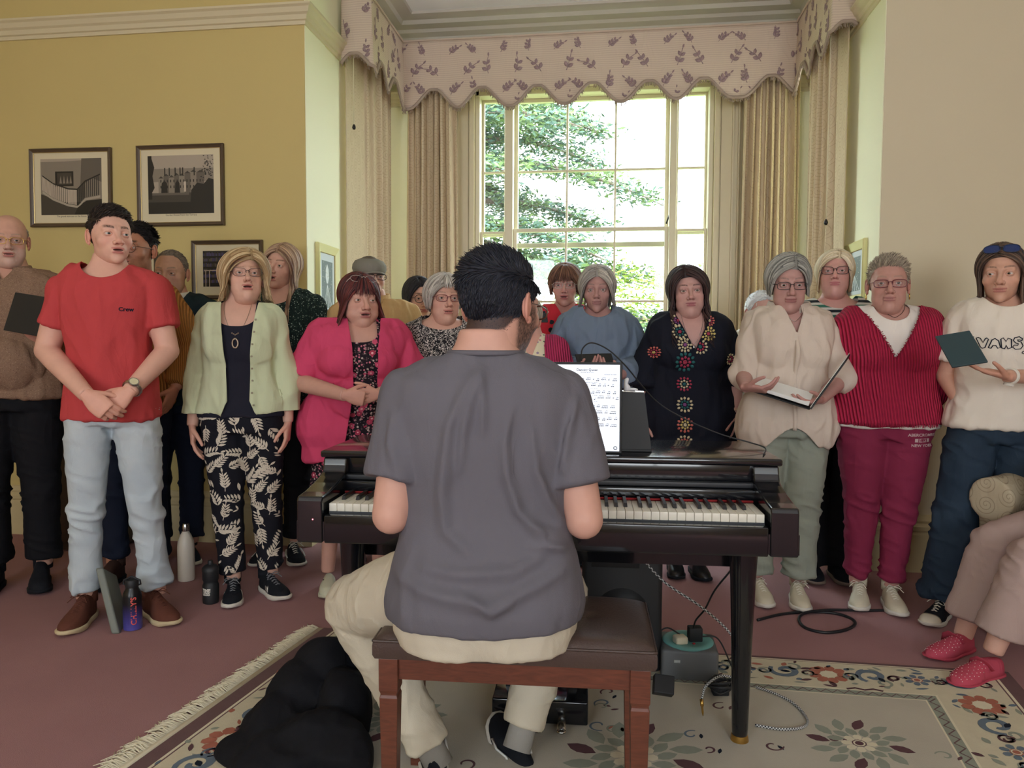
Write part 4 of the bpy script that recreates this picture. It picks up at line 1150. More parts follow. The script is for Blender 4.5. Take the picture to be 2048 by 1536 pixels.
# --- printed and knitted cloths
def speckle(name, base, cols, scale, thr=.32, big=None):
    m = fab(name, base); nt = NT(m); v = nt.voro(nt.obj, scale); cell = nt.voro(nt.obj, scale, out='Color')
    cx_ = nt.xyz(cell)[0]; c = nt.ramp(cx_, [(i / len(cols), x) for i, x in enumerate(cols)], True)
    n_ = nt.noise(nt.obj, scale * 1.6, 2); f = nt.math('LESS_THAN', nt.math('ADD', v, nt.math('MULTIPLY', n_, .25)), thr + .12)
    out = nt.mix(f, base, c)
    if big:
        v2 = nt.voro(nt.obj, big[0]); f2 = nt.math('LESS_THAN', nt.math('ADD', v2, nt.math('MULTIPLY', nt.noise(nt.obj, big[0] * 5, 2), .3)), big[1])
        c2 = nt.ramp(nt.xyz(nt.voro(nt.obj, big[0], out='Color'))[1], [(0, big[2]), (.5, big[3])], True); out = nt.mix(f2, out, c2)
        f3 = nt.math('LESS_THAN', v2, big[1] * .28); out = nt.mix(f3, out, big[4])
    nt.base(out); return m
def stripes(name, base, cols, period, axis=2):
    m = fab(name, base); nt = NT(m); z = nt.xyz(nt.obj)[axis]; f = nt.math('FRACT', nt.math('DIVIDE', z, period))
    st = [(0, base)]; k = len(cols)
    for i, c in enumerate(cols): st += [((i + .45) / k, c), ((i + .999) / k, base)]
    nt.base(nt.ramp(f, st[:8], True)); return m
def rib(name, base, per=.009, st=.9):
    m = fab(name, base, noise=.10); nt = NT(m); X = nt.xyz(nt.obj); a = nt.math('ADD', X[0], nt.math('MULTIPLY', X[2], .12))
    s_ = nt.math('SINE', nt.math('MULTIPLY', a, 2 * PI / per)); nt.bump(s_, st, .004)
    nt.base(nt.mix(nt.math('MULTIPLY_ADD', s_, .5, .5), tuple(int(v * .82) for v in base), base)); return m
M_denimL = fab('light wash denim', (186, 198, 206)); nt = NT(M_denimL)
nt.base(nt.mix(nt.noise(nt.obj, 7, 4), (164, 178, 190), (206, 214, 216)))
M_denimD = fab('dark indigo denim', (38, 50, 66)); nt = NT(M_denimD); nt.base(nt.mix(nt.noise(nt.obj, 8, 4), (30, 42, 58), (52, 68, 84)))
M_navyD = fab('navy denim', (26, 32, 48)); M_black = fab('black cloth', (22, 22, 26)); M_blackL = fab('soft black cloth', (30, 30, 36))
M_red = fab('red cotton jersey', (190, 70, 72)); M_brownshoe = fab('brown suede', (98, 58, 46)); M_cream = mat('cream rubber', (206, 188, 150), .6)
M_whiter = mat('white rubber', (214, 208, 196), .55); M_blackshoe = fab('black canvas', (26, 28, 34)); M_whitelea = mat('off white leather', (206, 196, 172), .6, noise=.05)
M_lace = mat('white lace', (222, 216, 200), .8); mat('shoe trim stripes', (226, 220, 208), .7); mat('shoe trim toe', (220, 210, 190), .5); mat('shoe trim wave', (224, 222, 216), .6); mat('shoe trim holes', (40, 36, 32), .8)
mat('shoe trim dots', (240, 220, 216), .6); M_croc = mat('pale green foam', (206, 204, 178), .6)
M_gold = mat('gold metal', (206, 170, 92), .25, 1.0); M_steel = mat('steel', (190, 188, 184), .25, 1.0); M_dkframe = mat('dark spectacle frame', (40, 28, 30), .3)
M_redframe = mat('plum spectacle frame', (104, 34, 46), .3); M_tort = mat('brown tortoiseshell frame', (96, 58, 36), .3); M_clear = mat('clear spectacle frame', (196, 186, 178), .2)
M_whitejersey = fab('white jersey', (232, 224, 216))

def top(f, o, name, m, z0=.86, e=.012, sl=.6, sle=.012, cut=(('crew', 1.445, .085, .030),), amp=.008, kind='hang', seed=3, vox=.0075, zt=1.475, solid=.003, decals=None, extra=None, flare=.012, it=4):
    ef = e if callable(e) else (lambda z: e + flare * max(0, 1.15 - z) * 4)
    parts = [lambda g: f.torso(g, ef, z0, zt)]
    if sl: parts += [lambda g, s=s: f.armtube(g, s, sle if callable(sle) else (lambda t: sle + .008 * min(t, 1)), sl) for s in (-1, 1)]
    return garment(f, name, parts, m, o, cut=cut, amp=amp, kind=kind, seed=seed, vox=vox, solid=solid, decals=decals, extra=extra, it=it)
def trousers(f, o, name, m, r=(.100, .090, .066, .062, .060), zt=.96, e=.010, amp=.008, seed=5, end=.96, decals=None, vox=.008, extra=None):
    w_ = .5 + .5 * f.wt; r = [r[0] * w_, r[1] * w_, r[2], r[3], r[4]]
    return garment(f, name, [lambda g: f.torso(g, e, .82, zt)] + [lambda g, s=s: f.legtube(g, s, r, end) for s in (-1, 1)], m, o, amp=amp, kind='leg', seed=seed, decals=decals, vox=vox, extra=extra)
def watch(f, o, sd, strap, face_m, t=.94, r=.031, big=.016, name='wristwatch'):
    sh, el, wr, d, n, c = f.arm(sd); ax = wr - el; ax /= np.linalg.norm(ax); c0 = f.up(el + (wr - el) * t)[0]
    nn = -n + ax * (n @ ax); nn /= np.linalg.norm(nn); bb = np.cross(ax, nn); g = G()
    k = (.5 + .5 * f.wt * f.thick) * (1.08 if f.sex == 'm' else 1); r = .0275 * k + .002
    for off in (-.004, .004):
        g.tube([c0 + ax * off + (nn * math.cos(a) + bb * math.sin(a)) * r for a in np.linspace(0, 2 * PI, 21)], .0045, 6, cap=False)
    g.V = [v * f.k for v in g.V]; ob = build(name, g, strap, o)
    g = G(); c1 = c0 + nn * (r + .004)
    g.tube([c1 - nn * .004, c1 + nn * .004], big, 20); g.V = [v * f.k for v in g.V]; fo = build('watch_case', g, strap, ob, sharp=40)
    g = G(); g.tube([c1 + nn * .004, c1 + nn * .0048], big * .8, 20); g.V = [v * f.k for v in g.V]; build('watch_dial', g, face_m, fo, sharp=40)
def chest_text(f, body, size, cx, cz, m, bold=0.0, rot=0.0, stretch=1.0):
    V, F = text_mesh(body, size, bold=bold)
    c, s_ = math.cos(rot), math.sin(rot); P = np.stack([(V[:, 0] * c - V[:, 1] * s_) + cx, (V[:, 0] * s_ + V[:, 1] * c) * stretch + cz], 1)
    return [(P[list(fc)], [tuple(range(len(fc)))]) for fc in F]
def necklace(f, o, m, w_=.060, zt=1.47, zb=1.30, r=.0012, y0=-.10, name='necklace', pend=None):
    g = G(); pts = []
    for t in np.linspace(-1, 1, 25):
        z = zb + (zt - zb) * abs(t) ** 1.25; x = w_ * math.sin(t * PI / 2) * 1.0
        hd = np.interp(z, TZ, f.hd) + .008 + (.012 * f.bust if z < 1.3 else 0); hw = np.interp(z, TZ, f.hw)
        y = .012 - hd * math.sqrt(max(.05, 1 - (x / (hw + .01)) ** 2)); pts.append((x, y, z))
    g.tube(f.up(np.array(pts)), r, 5); g.V = [v * f.k for v in g.V]; ob = build(name, g, m, o)
    if pend: 
        g = G(); c = f.up(np.array(pts[12]))[0]; pend(g, c); g.V = [v * f.k for v in g.V]; build('pendant', g, m if not isinstance(pend, tuple) else m, ob)
    return ob

# ---- young man in red
def w_young(f, o, p):
    c = LPf(YL, YR, YH)(300, 600, 3.0)
    def logo(g, bvh): project(g, bvh, chest_text(f, 'Crew', .022, .095, 1.285, 1, bold=.0006), m=1)
    top(f, o, 't_shirt', [M_red, M_navyD], z0=.845, sl=.62, amp=.010, seed=3, vox=.007, decals=logo)
    trousers(f, o, 'jeans', M_denimL, amp=.010, r=(.098, .090, .066, .060, .064), zt=.93, e=.006)
    for s in (-1, 1): make_shoe(f, s, o, M_brownshoe, M_cream, 'boot', M_brownshoe)
    watch(f, o, 1, M_steel, mat('pale watch dial', (214, 206, 170), .3), .92, big=.019)
YL, YR, YH = place(219, 3.18), FZ(12), 1.765
person(dict(label='young man in a red t-shirt and pale jeans with hands clasped', loc=YL, rz=YR, seed=7, res=190, hvox=.0024, wear=w_young,
    fig=dict(sex='m', H=YH, wt=.90, dpt=1.0, sh=.90, thick=1.30, arms={-1: ((-.232, .0, 1.12), (-.01, -.245, .955), (.75, -.10, -.65), (0, .9, -.1), .75), 1: ((.222, .0, 1.12), (.125, -.205, .965), (-.75, -.1, -.65), (0, .9, -.1), .9)}, feet={-1: (-.13, .02, -6), 1: (.15, .02, 38)}),
    head=dict(male=True, hs=1.06, skin=(222, 172, 152), yaw=31, pitch=2, open=.005, brow=(44, 32, 28), browt=1.5, browa=.95, age=.1, ruddy=.5, lips=(192, 112, 106), gaze=(8, 0), neck=.054, eye=(80, 96, 96), stub=(50, 40, 36)),
    hair=dict(style='short', col=((24, 20, 18), (56, 42, 34)), n=4200, ltop=.042, lside=.011, dir=(.35, -.35, .5), lift=.8, r=.0015, vol=.010, shell=.004, mess=.14)))

# ---- bald man with tablet at the left edge
M_brshirt = speckle('brown fine check cotton', (140, 112, 92), [(118, 90, 74), (160, 132, 110)], 170)
M_beardm = None
def w_bald(f, o, p):
    top(f, o, 'shirt', M_brshirt, z0=.88, sl=1.92, sle=.016, e=.018, amp=.010, seed=8, cut=(('v', 1.40, .045, 1.47), ('neck', 1.462)))
    collar(f, o, M_brshirt, r=.076); trousers(f, o, 'trousers', M_black, r=(.108, .100, .080, .074, .078), seed=9)
    for s in (-1, 1): make_shoe(f, s, o, M_blackshoe, M_blackshoe, 'boot')
BL, BR, BH = place(22, 3.62), FZ(22), HT(28, 430, 3.62)
q = LPf(BL, BR, BH)
person(dict(label='bald older man in a brown shirt and gold-rimmed glasses at the left edge', loc=BL, rz=BR, seed=11, wear=w_bald,
    fig=dict(sex='m', H=BH, wt=1.12, belly=.05, arms={-1: ((-.26, -.02, 1.12), (-.17, -.24, 1.10), (.5, -.7, .3), (.3, .1, 1), .5), 1: ((.255, -.03, 1.12), (.17, -.27, 1.14), (-.3, -.7, .6), (-.5, .5, .8), .5)}),
    head=dict(male=True, hs=1.04, skin=(206, 158, 138), yaw=10, pitch=-4, open=.003, brow=(150, 130, 120), browa=.5, age=.8, ruddy=.5, glasses=('rect', M_gold, -.003), beard=(196, 186, 178), bearda=.4, jaw=1.08, fat=.006, squint=.001, gaze=(6, -4)),
    hair=dict(style='crop', hl='bald', col=((150, 140, 130), (190, 182, 172)), n=500, ltop=.01, lside=.014, r=.0016, vol=.004, shell=.002)))

# ---- man in mustard jumper, half hidden
M_must = rib('mustard ribbed knit', (196, 134, 70), .010)
def w_must(f, o, p):
    top(f, o, 'jumper', M_must, z0=.86, sl=1.9, sle=.018, e=.018, amp=.008, seed=12)
    trousers(f, o, 'jeans', M_navyD, seed=13)
    for s in (-1, 1): make_shoe(f, s, o, fab('brown leather', (62, 42, 36)), M_blackshoe, 'boot')
L_ = place(258, 3.70)
person(dict(label='man in a mustard ribbed jumper and round glasses, half hidden behind the red t-shirt', loc=L_, rz=FZ(6), seed=13, wear=w_must,
    fig=dict(sex='m', H=HT(270, 448, 3.70), sh=.88, wt=.92, arms={-1: 'hang', 1: 'pocket'}),
    head=dict(male=True, hs=1.08, hx=.045, skin=(186, 130, 102), yaw=-8, open=.004, brow=(24, 18, 16), browt=1.6, browa=.95, age=.1, ruddy=.1, lips=(170, 96, 90), glasses=('round', M_tort, -.002, .0018), stub=(24, 20, 20), beard=(50, 36, 32), bearda=.3),
    hair=dict(style='short', col=((16, 14, 16), (34, 28, 28)), n=3000, ltop=.045, lside=.012, dir=(.6, -.3, .4), lift=.5, r=.0018, vol=.012, shell=.006)))

# ---- older man in navy jumper
M_navyknit = fab('bottle navy knit', (28, 42, 48), noise=.1)
M_whitecol = fab('white shirting', (226, 220, 208))
def w_navy(f, o, p):
    top(f, o, 'jumper', M_navyknit, z0=.86, sl=1.9, sle=.018, e=.018, amp=.008, seed=14, cut=(('crew', 1.44, .085, .035),))
    collar(f, o, M_whitecol, r=.074, z=1.45, flap=.05); trousers(f, o, 'jeans', M_navyD, seed=15)
    for s in (-1, 1): make_shoe(f, s, o, M_blackshoe, M_whitelea, 'trainer')
L_ = place(347, 4.10)
person(dict(label='older man in a dark navy jumper with a white shirt collar', loc=L_, rz=FZ(10), seed=15, wear=w_navy,
    fig=dict(sex='m', H=HT(338, 500, 4.10), wt=1.05, sh=1.0, arms={-1: 'hang', 1: 'hang'}, feet={-1: (-.10, .0, -8), 1: (.07, 0, 20)}),
    head=dict(male=True, hs=1.08, skin=(198, 152, 128), yaw=-4, pitch=-4, brow=(120, 104, 92), browa=.6, age=.9, ruddy=.35, jaw=1.1, fat=.003, nw=1.15, nl=1.1, stub=(120, 108, 98), stubhl='high', squint=.001, lips=(168, 110, 98)),
    hair=dict(style='crop', hl='high', col=((90, 80, 72), (150, 138, 126)), n=1500, ltop=.012, lside=.009, lift=.5, r=.0016, vol=.004, shell=.0015)))

# ---- blonde woman, mint cardigan
M_mint = fab('pale mint knit', (204, 210, 174), noise=.05, bump=.35, bscale=700); M_navytop = fab('black navy jersey', (34, 34, 46))
M_leafbase = fab('black viscose', (26, 26, 34)); M_leaf = fab('off white print', (214, 202, 184))
def w_blonde(f, o, p):
    rg = random.Random(5)
    def leaves(g, bvh):
        sh = []
        for i in range(420):
            x, z = rg.uniform(-.23, .23), rg.uniform(.10, .93); a = rg.choice([PI / 2, PI * .2, PI * .8, -PI / 2.5, PI * .35]) + rg.uniform(-.3, .3)
            sh.append((x, z, a))
        done = []
        for x, z, a in sh:
            if any(math.hypot(x - u, (z - v) * .8) < .046 for u, v in done): continue
            done.append((x, z)); project(g, bvh, spray(x - .04 * math.cos(a), z - .04 * math.sin(a), a, rg.uniform(.075, .105), rg, 5, .30), m=1, off=.0015)
    trousers(f, o, 'trousers', [M_leafbase, M_leaf], r=(.104, .092, .076, .068, .058), zt=.97, amp=.006, seed=16, decals=leaves, vox=.007)
    top(f, o, 'vest_top', M_navytop, z0=.90, sl=0, e=.008, amp=.004, seed=17, cut=(('scoop', 1.335, .085, 3),), zt=1.46)
    def cx_(V, F): return V
    cg = top(f, o, 'cardigan', M_mint, z0=.915, sl=1.93, sle=.015, e=.020, amp=.011, seed=18, zt=1.47, solid=.004, cut=(('open', [.9, .98, 1.15, 1.3, 1.40, 1.47], [.085, .050, .055, .068, .080, .088], .012), ('neck', 1.452), ('above', .90, .02, .02)))
    g = G(); bv = None
    for i in range(8):
        z = .96 + i * .058; x = .012 + np.interp(z, [.9, .98, 1.15, 1.3, 1.40], [.085, .050, .055, .068, .080]) + .012
        for sx_ in ((x,) if True else ()):
            hd = np.interp(z, TZ, f.hd) + .030 + (.040 if 1.16 < z < 1.30 else .018 if z > 1.1 else 0)
            g = G(); g.ell(f.up(np.array((sx_, .0 - hd * .97, z)))[0], (.005, .003, .005), nu=10, nv=6)
            g.V = [v * f.k for v in g.V]; build('button', g, mat('pearl button', (150, 140, 118), .3), cg)
    def pend(g, c):
        for i in range(5): g.ell(c + np.array(((i - 2) * .007, -.002, .008 + abs(i - 2) * .004)), (.004, .004, .004), nu=8, nv=6)
        g.tube([c + np.array((.013 * math.sin(a), -.006, -.032 - .022 * math.cos(a))) for a in np.linspace(0, 2 * PI, 17)], .0045, 6, cap=False)
    necklace(f, o, mat('silver bronze pendant', (160, 140, 120), .35, .6), w_=.065, zb=1.285, pend=pend)
    for s in (-1, 1): make_shoe(f, s, o, M_blackshoe, M_whiter, 'trainer', mat('grey lace', (120, 120, 124), .8), 'stripes')
L_ = place(482, 3.52)
person(dict(label='blonde woman in a mint cardigan, navy top and leaf-print trousers', loc=L_, rz=FZ(8), seed=17, res=170, wear=w_blonde, hvox=.0026,
    fig=dict(sex='f', H=HT(485, 503, 3.52), wt=1.08, sh=.93, dpt=1.06, arms={-1: ((-.208, .03, 1.10), (-.226, -.03, .850), (.05, -.1, -1), (1, .2, 0), .35), 1: ((.205, .02, 1.10), (.220, -.0, .860), (-.05, -.1, -1), (-1, .1, 0), .35)}, feet={-1: (-.05, -.04, 8), 1: (.12, .02, 36)}),
    head=dict(hs=1.06, hx=.015, skin=(216, 170, 150), yaw=18, pitch=10, open=.005, brow=(150, 116, 90), browa=.5, age=.55, ruddy=.35, fat=.005, jaw=1.04, lips=(176, 96, 92), glasses=('cat', M_dkframe, -.002, .0010)),
    hair=dict(style='bob', col=((150, 118, 78), (222, 198, 156)), len=.115, n=520, bangs=0, face=50, part=.015, vol=.030, curl=.008, flip=-1.2, wide=.9, r=.0052, sweep=.55)))

# ---- long haired woman behind
M_sequin = speckle('green black sequined cloth', (30, 44, 42), [(70, 92, 82), (150, 168, 154), (40, 60, 54), (20, 30, 30)], 130, .38)
def w_seq(f, o, p):
    top(f, o, 'blouse', M_sequin, z0=.88, sl=1.9, sle=.02, e=.018, amp=.010, seed=19, cut=(('crew', 1.435, .085, .05),)); trousers(f, o, 'trousers', M_black, seed=20, r=(.1, .095, .075, .07, .07))
    for s in (-1, 1): make_shoe(f, s, o, M_blackshoe, M_whiter, 'plim', M_lace, 'wave')
L_ = place(565, 4.12)
person(dict(label='woman with long fair hair in a green sequined blouse, behind the mint cardigan', loc=L_, rz=FZ(0), seed=19, wear=w_seq,
    fig=dict(sex='f', H=HT(560, 490, 4.12), wt=1.08, arms={-1: 'hang', 1: 'hang'}, feet={-1: (-.1, 0, -5), 1: (.055, .0, 25)}),
    head=dict(hs=1.08, skin=(212, 164, 144), hx=-.01, yaw=-8, pitch=4, roll=6, open=.006, brow=(110, 84, 66), age=.6, ruddy=.4, nl=1.1),
    hair=dict(style='long', col=((110, 80, 64), (196, 164, 134)), len=.36, n=430, face=50, part=.0, vol=.016, curl=.005, r=.005, sweep=.4)))

# ---- woman in pink jacket
M_pink = fab('raspberry pink crepe', (206, 72, 108), noise=.04)
M_floral = speckle('black ditsy floral cloth', (34, 26, 34), [(196, 176, 168), (150, 120, 120), (88, 66, 72), (206, 120, 140)], 80, .40, big=(21, .46, (206, 86, 116), (168, 60, 84), (232, 170, 176)))
def w_pink(f, o, p):
    fg = G()
    def dress(g):
        f.torso(g, lambda z: .008, .80, 1.46)
        rr = []
        for z in np.linspace(.30, .95, 14):
            t = (z - .30) / .65; n = 40; a = np.arange(n) * 2 * PI / n; hw = .275 - .045 * t; hd = .20 - .03 * t
            fl = 1 + .05 * np.cos(a * 9 + z * 2) * (1 - t); rr.append(np.stack([np.cos(a) * hw * fl, np.sin(a) * hd * fl + .01, np.full(n, z)], 1))
        g.loft(rr)
    garment(f, 'dress', [dress], M_floral, o, cut=(('scoop', 1.330, .095, 3),), amp=.008, seed=21, vox=.009)
    top(f, o, 'jacket', M_pink, z0=.70, sl=.98, sle=.026, e=.032, amp=.010, seed=22, zt=1.475, solid=.004, flare=.02, cut=(('open', [.7, .80, .95, 1.12, 1.3, 1.40, 1.47], [.15, .11, .082, .062, .066, .080, .090], .030), ('neck', 1.462), ('above', .76, .28, .0)))
    for s in (-1, 1): make_shoe(f, s, o, M_croc, M_croc, 'croc', None, 'holes')
L_ = place(716, 3.70)
person(dict(label='woman in a raspberry pink jacket over a dark floral dress, glasses pushed up', loc=L_, rz=FZ(14), seed=23, res=170, wear=w_pink, hvox=.0026,
    fig=dict(sex='f', H=HT(722, 548, 3.70), wt=1.50, dpt=1.32, sh=1.16, bust=1.35, belly=.08, hip=1.0, arms={-1: 'claspup', 1: 'claspup'}, feet={-1: (-.17, -.06, -4), 1: (.11, .05, 10)}),
    head=dict(hs=1.10, skin=(204, 156, 140), yaw=14, pitch=-2, open=.005, brow=(110, 74, 66), browa=.5, age=.5, ruddy=.45, fat=.016, jaw=1.16, w=1.05, lips=(168, 92, 92), neck=.060, glasses=('oval', M_clear, -.002, .0010), gon=(.022, .036, -36), gaze=(6, 0)),
    hair=dict(style='long', col=((44, 22, 28), (116, 50, 46)), len=.25, n=440, bangs=60, bang=58, face=46, part=.0, vol=.012, curl=.003, r=.0052, sweep=.2, wide=1.3)))

# ---- man in flat cap
M_tan = fab('tan canvas', (206, 170, 118)); M_cap = fab('grey wool tweed', (132, 128, 118), noise=.12); M_strap = mat('grey nylon strap', (84, 84, 94), .7)
def w_cap(f, o, p):
    top(f, o, 'jacket', M_tan, z0=.80, sl=1.9, sle=.024, e=.026, amp=.012, seed=24, cut=(('v', 1.34, .05, 1.47), ('neck', 1.46)))
    collar(f, o, M_tan, r=.080, z=1.452, h=.045, flap=.085, opn=.03); trousers(f, o, 'trousers', M_black, seed=25)
    g = G()
    for s in (-1, 1): g.tube(f.up(np.array([(s * .13, .14, 1.25), (s * .135, .06, 1.43), (s * .13, -.03, 1.44), (s * .13, -.12, 1.33), (s * .14, -.135, 1.15)])), .024, 8, flat=.25)
    g.V = [v * f.k for v in g.V]; build('backpack_straps', g, M_strap, o)
    for s in (-1, 1): make_shoe(f, s, o, M_blackshoe, M_blackshoe, 'boot')
    g = G(); rings = []
    for i, (z, rx, ry, cy) in enumerate([(.030, .080, .104, .012), (.052, .088, .116, .004), (.074, .086, .114, .002), (.096, .072, .096, .004), (.108, .045, .060, .008), (.112, .01, .012, .01)]):
        a = np.arange(36) * 2 * PI / 36; zz = z + .018 * (np.sin(a)) * (1 - i / 6) - .006; rings.append(np.stack([np.cos(a) * rx, np.sin(a) * ry + cy, zz], 1))
    g.loft(rings); g.xf(f.HM); g.V = [v * f.k for v in g.V]; co = build('flat_cap', g, M_cap, o)
    g = G(); rings = []
    for u in np.linspace(-1, 1, 15):
        x = .066 * u; yb = -.085 + .040 * u * u; yf = -.128 + .062 * u * u; rings.append([(x, yb, .036), (x, yf, .020 - .006 * u * u), (x, yf, .015 - .006 * u * u), (x, yb, .028)])
    g.loft(rings); g.xf(f.HM); g.V = [v * f.k for v in g.V]; build('cap_peak', g, M_cap, co)
L_ = place(748, 4.18)
person(dict(label='man in a grey flat cap and tan jacket, behind the raspberry jacket', loc=L_, rz=FZ(14), seed=25, wear=w_cap,
    fig=dict(sex='m', H=HT(738, 512, 4.18), wt=1.1),
    head=dict(male=True, hs=1.04, hx=-.03, skin=(208, 160, 140), yaw=14, brow=(90, 70, 60), age=.5, glasses=('rect', M_dkframe, -.002, .0018)),
    hair=dict(style='crop', col=((80, 66, 58), (120, 104, 92)), n=700, ltop=.002, lside=.012, r=.0016, vol=.001, shell=.000)))

# ---- dark haired woman, round glasses
M_creamtop = speckle('cream flecked cloth', (214, 200, 172), [(190, 176, 150), (228, 218, 196)], 60)
def w_dk(f, o, p):
    top(f, o, 'blouse', M_creamtop, z0=.86, sl=1.9, sle=.018, seed=26); trousers(f, o, 'trousers', M_black, seed=27)
    for s in (-1, 1): make_shoe(f, s, o, M_blackshoe, M_blackshoe, 'trainer')
L_ = place(838, 4.58)
person(dict(label='black-haired woman in dark oval glasses and a cream top, beside the flat cap', loc=L_, rz=FZ(10), seed=27, wear=w_dk,
    fig=dict(sex='f', H=HT(840, 556, 4.58), wt=1.05),
    head=dict(hs=1.12, skin=(218, 172, 152), yaw=12, brow=(34, 26, 26), browa=.8, age=.2, ruddy=.3, glasses=('round', M_dkframe, -.002, .0018), lips=(170, 96, 92)),
    hair=dict(style='long', col=((20, 20, 26), (42, 36, 44)), len=.19, n=400, face=48, part=-.01, vol=.013, r=.005, sweep=.3)))

# ---- grey bob woman in black and white top
M_bw = fab('black and white squiggle cloth', (40, 38, 44)); nt = NT(M_bw)
f_ = nt.noise(nt.obj, 62, 1, 1.6); nt.base(nt.ramp(f_, [(0, (34, 32, 38)), (.485, (34, 32, 38)), (.50, (222, 214, 208)), (.56, (222, 214, 208)), (.575, (34, 32, 38))]))
def w_bw(f, o, p):
    top(f, o, 'blouse', M_bw, z0=.82, sl=1.5, sle=.026, e=.022, amp=.008, seed=28, cut=(('scoop', 1.385, .115, 2.2),)); trousers(f, o, 'trousers', M_black, seed=29)
    for s in (-1, 1): make_shoe(f, s, o, M_blackshoe, M_blackshoe, 'plim')
L_ = place(884, 3.98)
person(dict(label='woman with a short silver bob in a black and white squiggle-print blouse', loc=L_, rz=FZ(6), seed=29, wear=w_bw,
    fig=dict(sex='f', H=HT(888, 550, 3.98), wt=1.16, dpt=1.1, sh=.98),
    head=dict(hs=1.12, hx=.0, skin=(214, 166, 148), yaw=14, pitch=2, open=.002, brow=(130, 110, 100), browa=.4, age=.8, ruddy=.45, glasses=('rect', M_redframe, -.002, .0013), fat=.004),
    hair=dict(style='bob', col=((150, 142, 134), (222, 216, 208)), len=.035, n=420, bangs=40, bang=45, face=46, part=.01, vol=.016, r=.005, sweep=.5)))

# ---- woman hidden behind the pianist's head
M_pinkknit = rib('pink ribbed cardigan knit', (204, 62, 108), .012)
M_flw = speckle('cream floral cloth', (226, 214, 184), [(90, 104, 92), (206, 130, 150), (160, 140, 160), (226, 214, 184)], 46, .30, big=(15, .36, (206, 110, 134), (190, 150, 180), (240, 200, 200)))
def w_hid(f, o, p):
    top(f, o, 'blouse', M_flw, z0=.84, sl=0, e=.010, amp=.004, seed=30, cut=(('v', 1.30, .06, 1.46),), zt=1.46)
    top(f, o, 'cardigan', M_pinkknit, z0=.80, sl=1.9, sle=.020, e=.024, amp=.008, seed=31, cut=(('open', [.8, 1.2, 1.4, 1.47], [.10, .10, .085, .09], .0), ('neck', 1.462))); trousers(f, o, 'trousers', M_black, seed=32)
    for s in (-1, 1): make_shoe(f, s, o, M_blackshoe, M_blackshoe, 'plim')
L_ = place(1062, 3.92)
person(dict(label='woman in a pink cardigan over a cream floral blouse, mostly hidden by the pianist', loc=L_, rz=FZ(-4), seed=31, wear=w_hid,
    fig=dict(sex='f', H=HT(1060, 590, 3.92), wt=1.25, dpt=1.15, sh=1.0),
    head=dict(hs=1.1, hx=-.045, skin=(212, 162, 146), yaw=-14, age=.8, fat=.006), hair=dict(style='bob', col=((150, 130, 110), (200, 184, 164)), len=.02, n=300, bangs=30, bang=50, vol=.012)))

# ---- brown bob with clear glasses
M_redfl = speckle('red floral cloth', (206, 50, 66), [(226, 206, 196), (44, 52, 60), (206, 50, 66), (206, 50, 66)], 20, .30)
def w_redfl(f, o, p):
    top(f, o, 'dress', M_redfl, z0=.5, sl=.6, sle=.024, e=.016, amp=.006, seed=33, cut=(('v', 1.36, .07, 1.47), ('neck', 1.46)), flare=.02); trousers(f, o, 'leggings', M_black, seed=34)
    for s in (-1, 1): make_shoe(f, s, o, M_blackshoe, M_blackshoe, 'plim')
L_ = place(1130, 4.62)
person(dict(label='woman with a brown fringed bob and clear glasses in a red floral dress', loc=L_, rz=FZ(-4), seed=33, wear=w_redfl,
    fig=dict(sex='f', H=HT(1128, 530, 4.62), wt=1.08, arms={-1: 'hold', 1: 'hang'}),
    head=dict(hs=1.12, skin=(206, 154, 146), yaw=-4, open=.004, brow=(90, 66, 60), age=.5, ruddy=.5, glasses=('rect', M_clear, -.002, .0012), lips=(176, 92, 96)),
    hair=dict(style='bob', col=((74, 46, 40), (140, 100, 80)), len=.012, n=400, bangs=70, bang=62, face=48, vol=.017, r=.005, sweep=.2)))

# ---- grey long hair, slate top
M_slate = fab('slate blue sweatshirt', (112, 126, 146), noise=.03)
def w_slate(f, o, p):
    top(f, o, 'sweatshirt', M_slate, z0=.84, sl=1.85, sle=lambda t: .030 + .012 * min(t, 1), e=.034, amp=.011, seed=35, cut=(('crew', 1.44, .082, .025),)); trousers(f, o, 'trousers', M_navyD, seed=36)
    for s in (-1, 1): make_shoe(f, s, o, M_blackshoe, M_blackshoe, 'plim')
SL, SR, SH_ = place(1194, 4.12), FZ(-4), HT(1187, 534, 4.12); q = LPf(SL, SR, SH_)
person(dict(label='woman with shoulder-length grey hair in a slate blue sweatshirt', loc=SL, rz=SR, seed=35, res=150, wear=w_slate,
    fig=dict(sex='f', H=SH_, wt=1.14, sh=1.02, arms={-1: ((-.255, -.02, 1.13), (-.10, -.26, 1.10), (.7, -.6, .3), (0, .2, 1), .5), 1: ((.25, -.02, 1.13), (.10, -.28, 1.09), (-.7, -.5, .3), (0, .2, 1), .5)}),
    head=dict(hs=1.08, skin=(184, 140, 134), yaw=-4, pitch=-2, brow=(120, 106, 104), browa=.6, age=.9, ruddy=.25, shadow=(110, 84, 90), lips=(150, 100, 100), glasses=('rect', M_clear, -.002, .0011), gon=(.024, .040, -40)),
    hair=dict(style='long', col=((120, 116, 112), (206, 198, 188)), len=.085, n=440, face=48, part=.0, vol=.018, curl=.004, r=.005, sweep=.4, wide=1.6)))

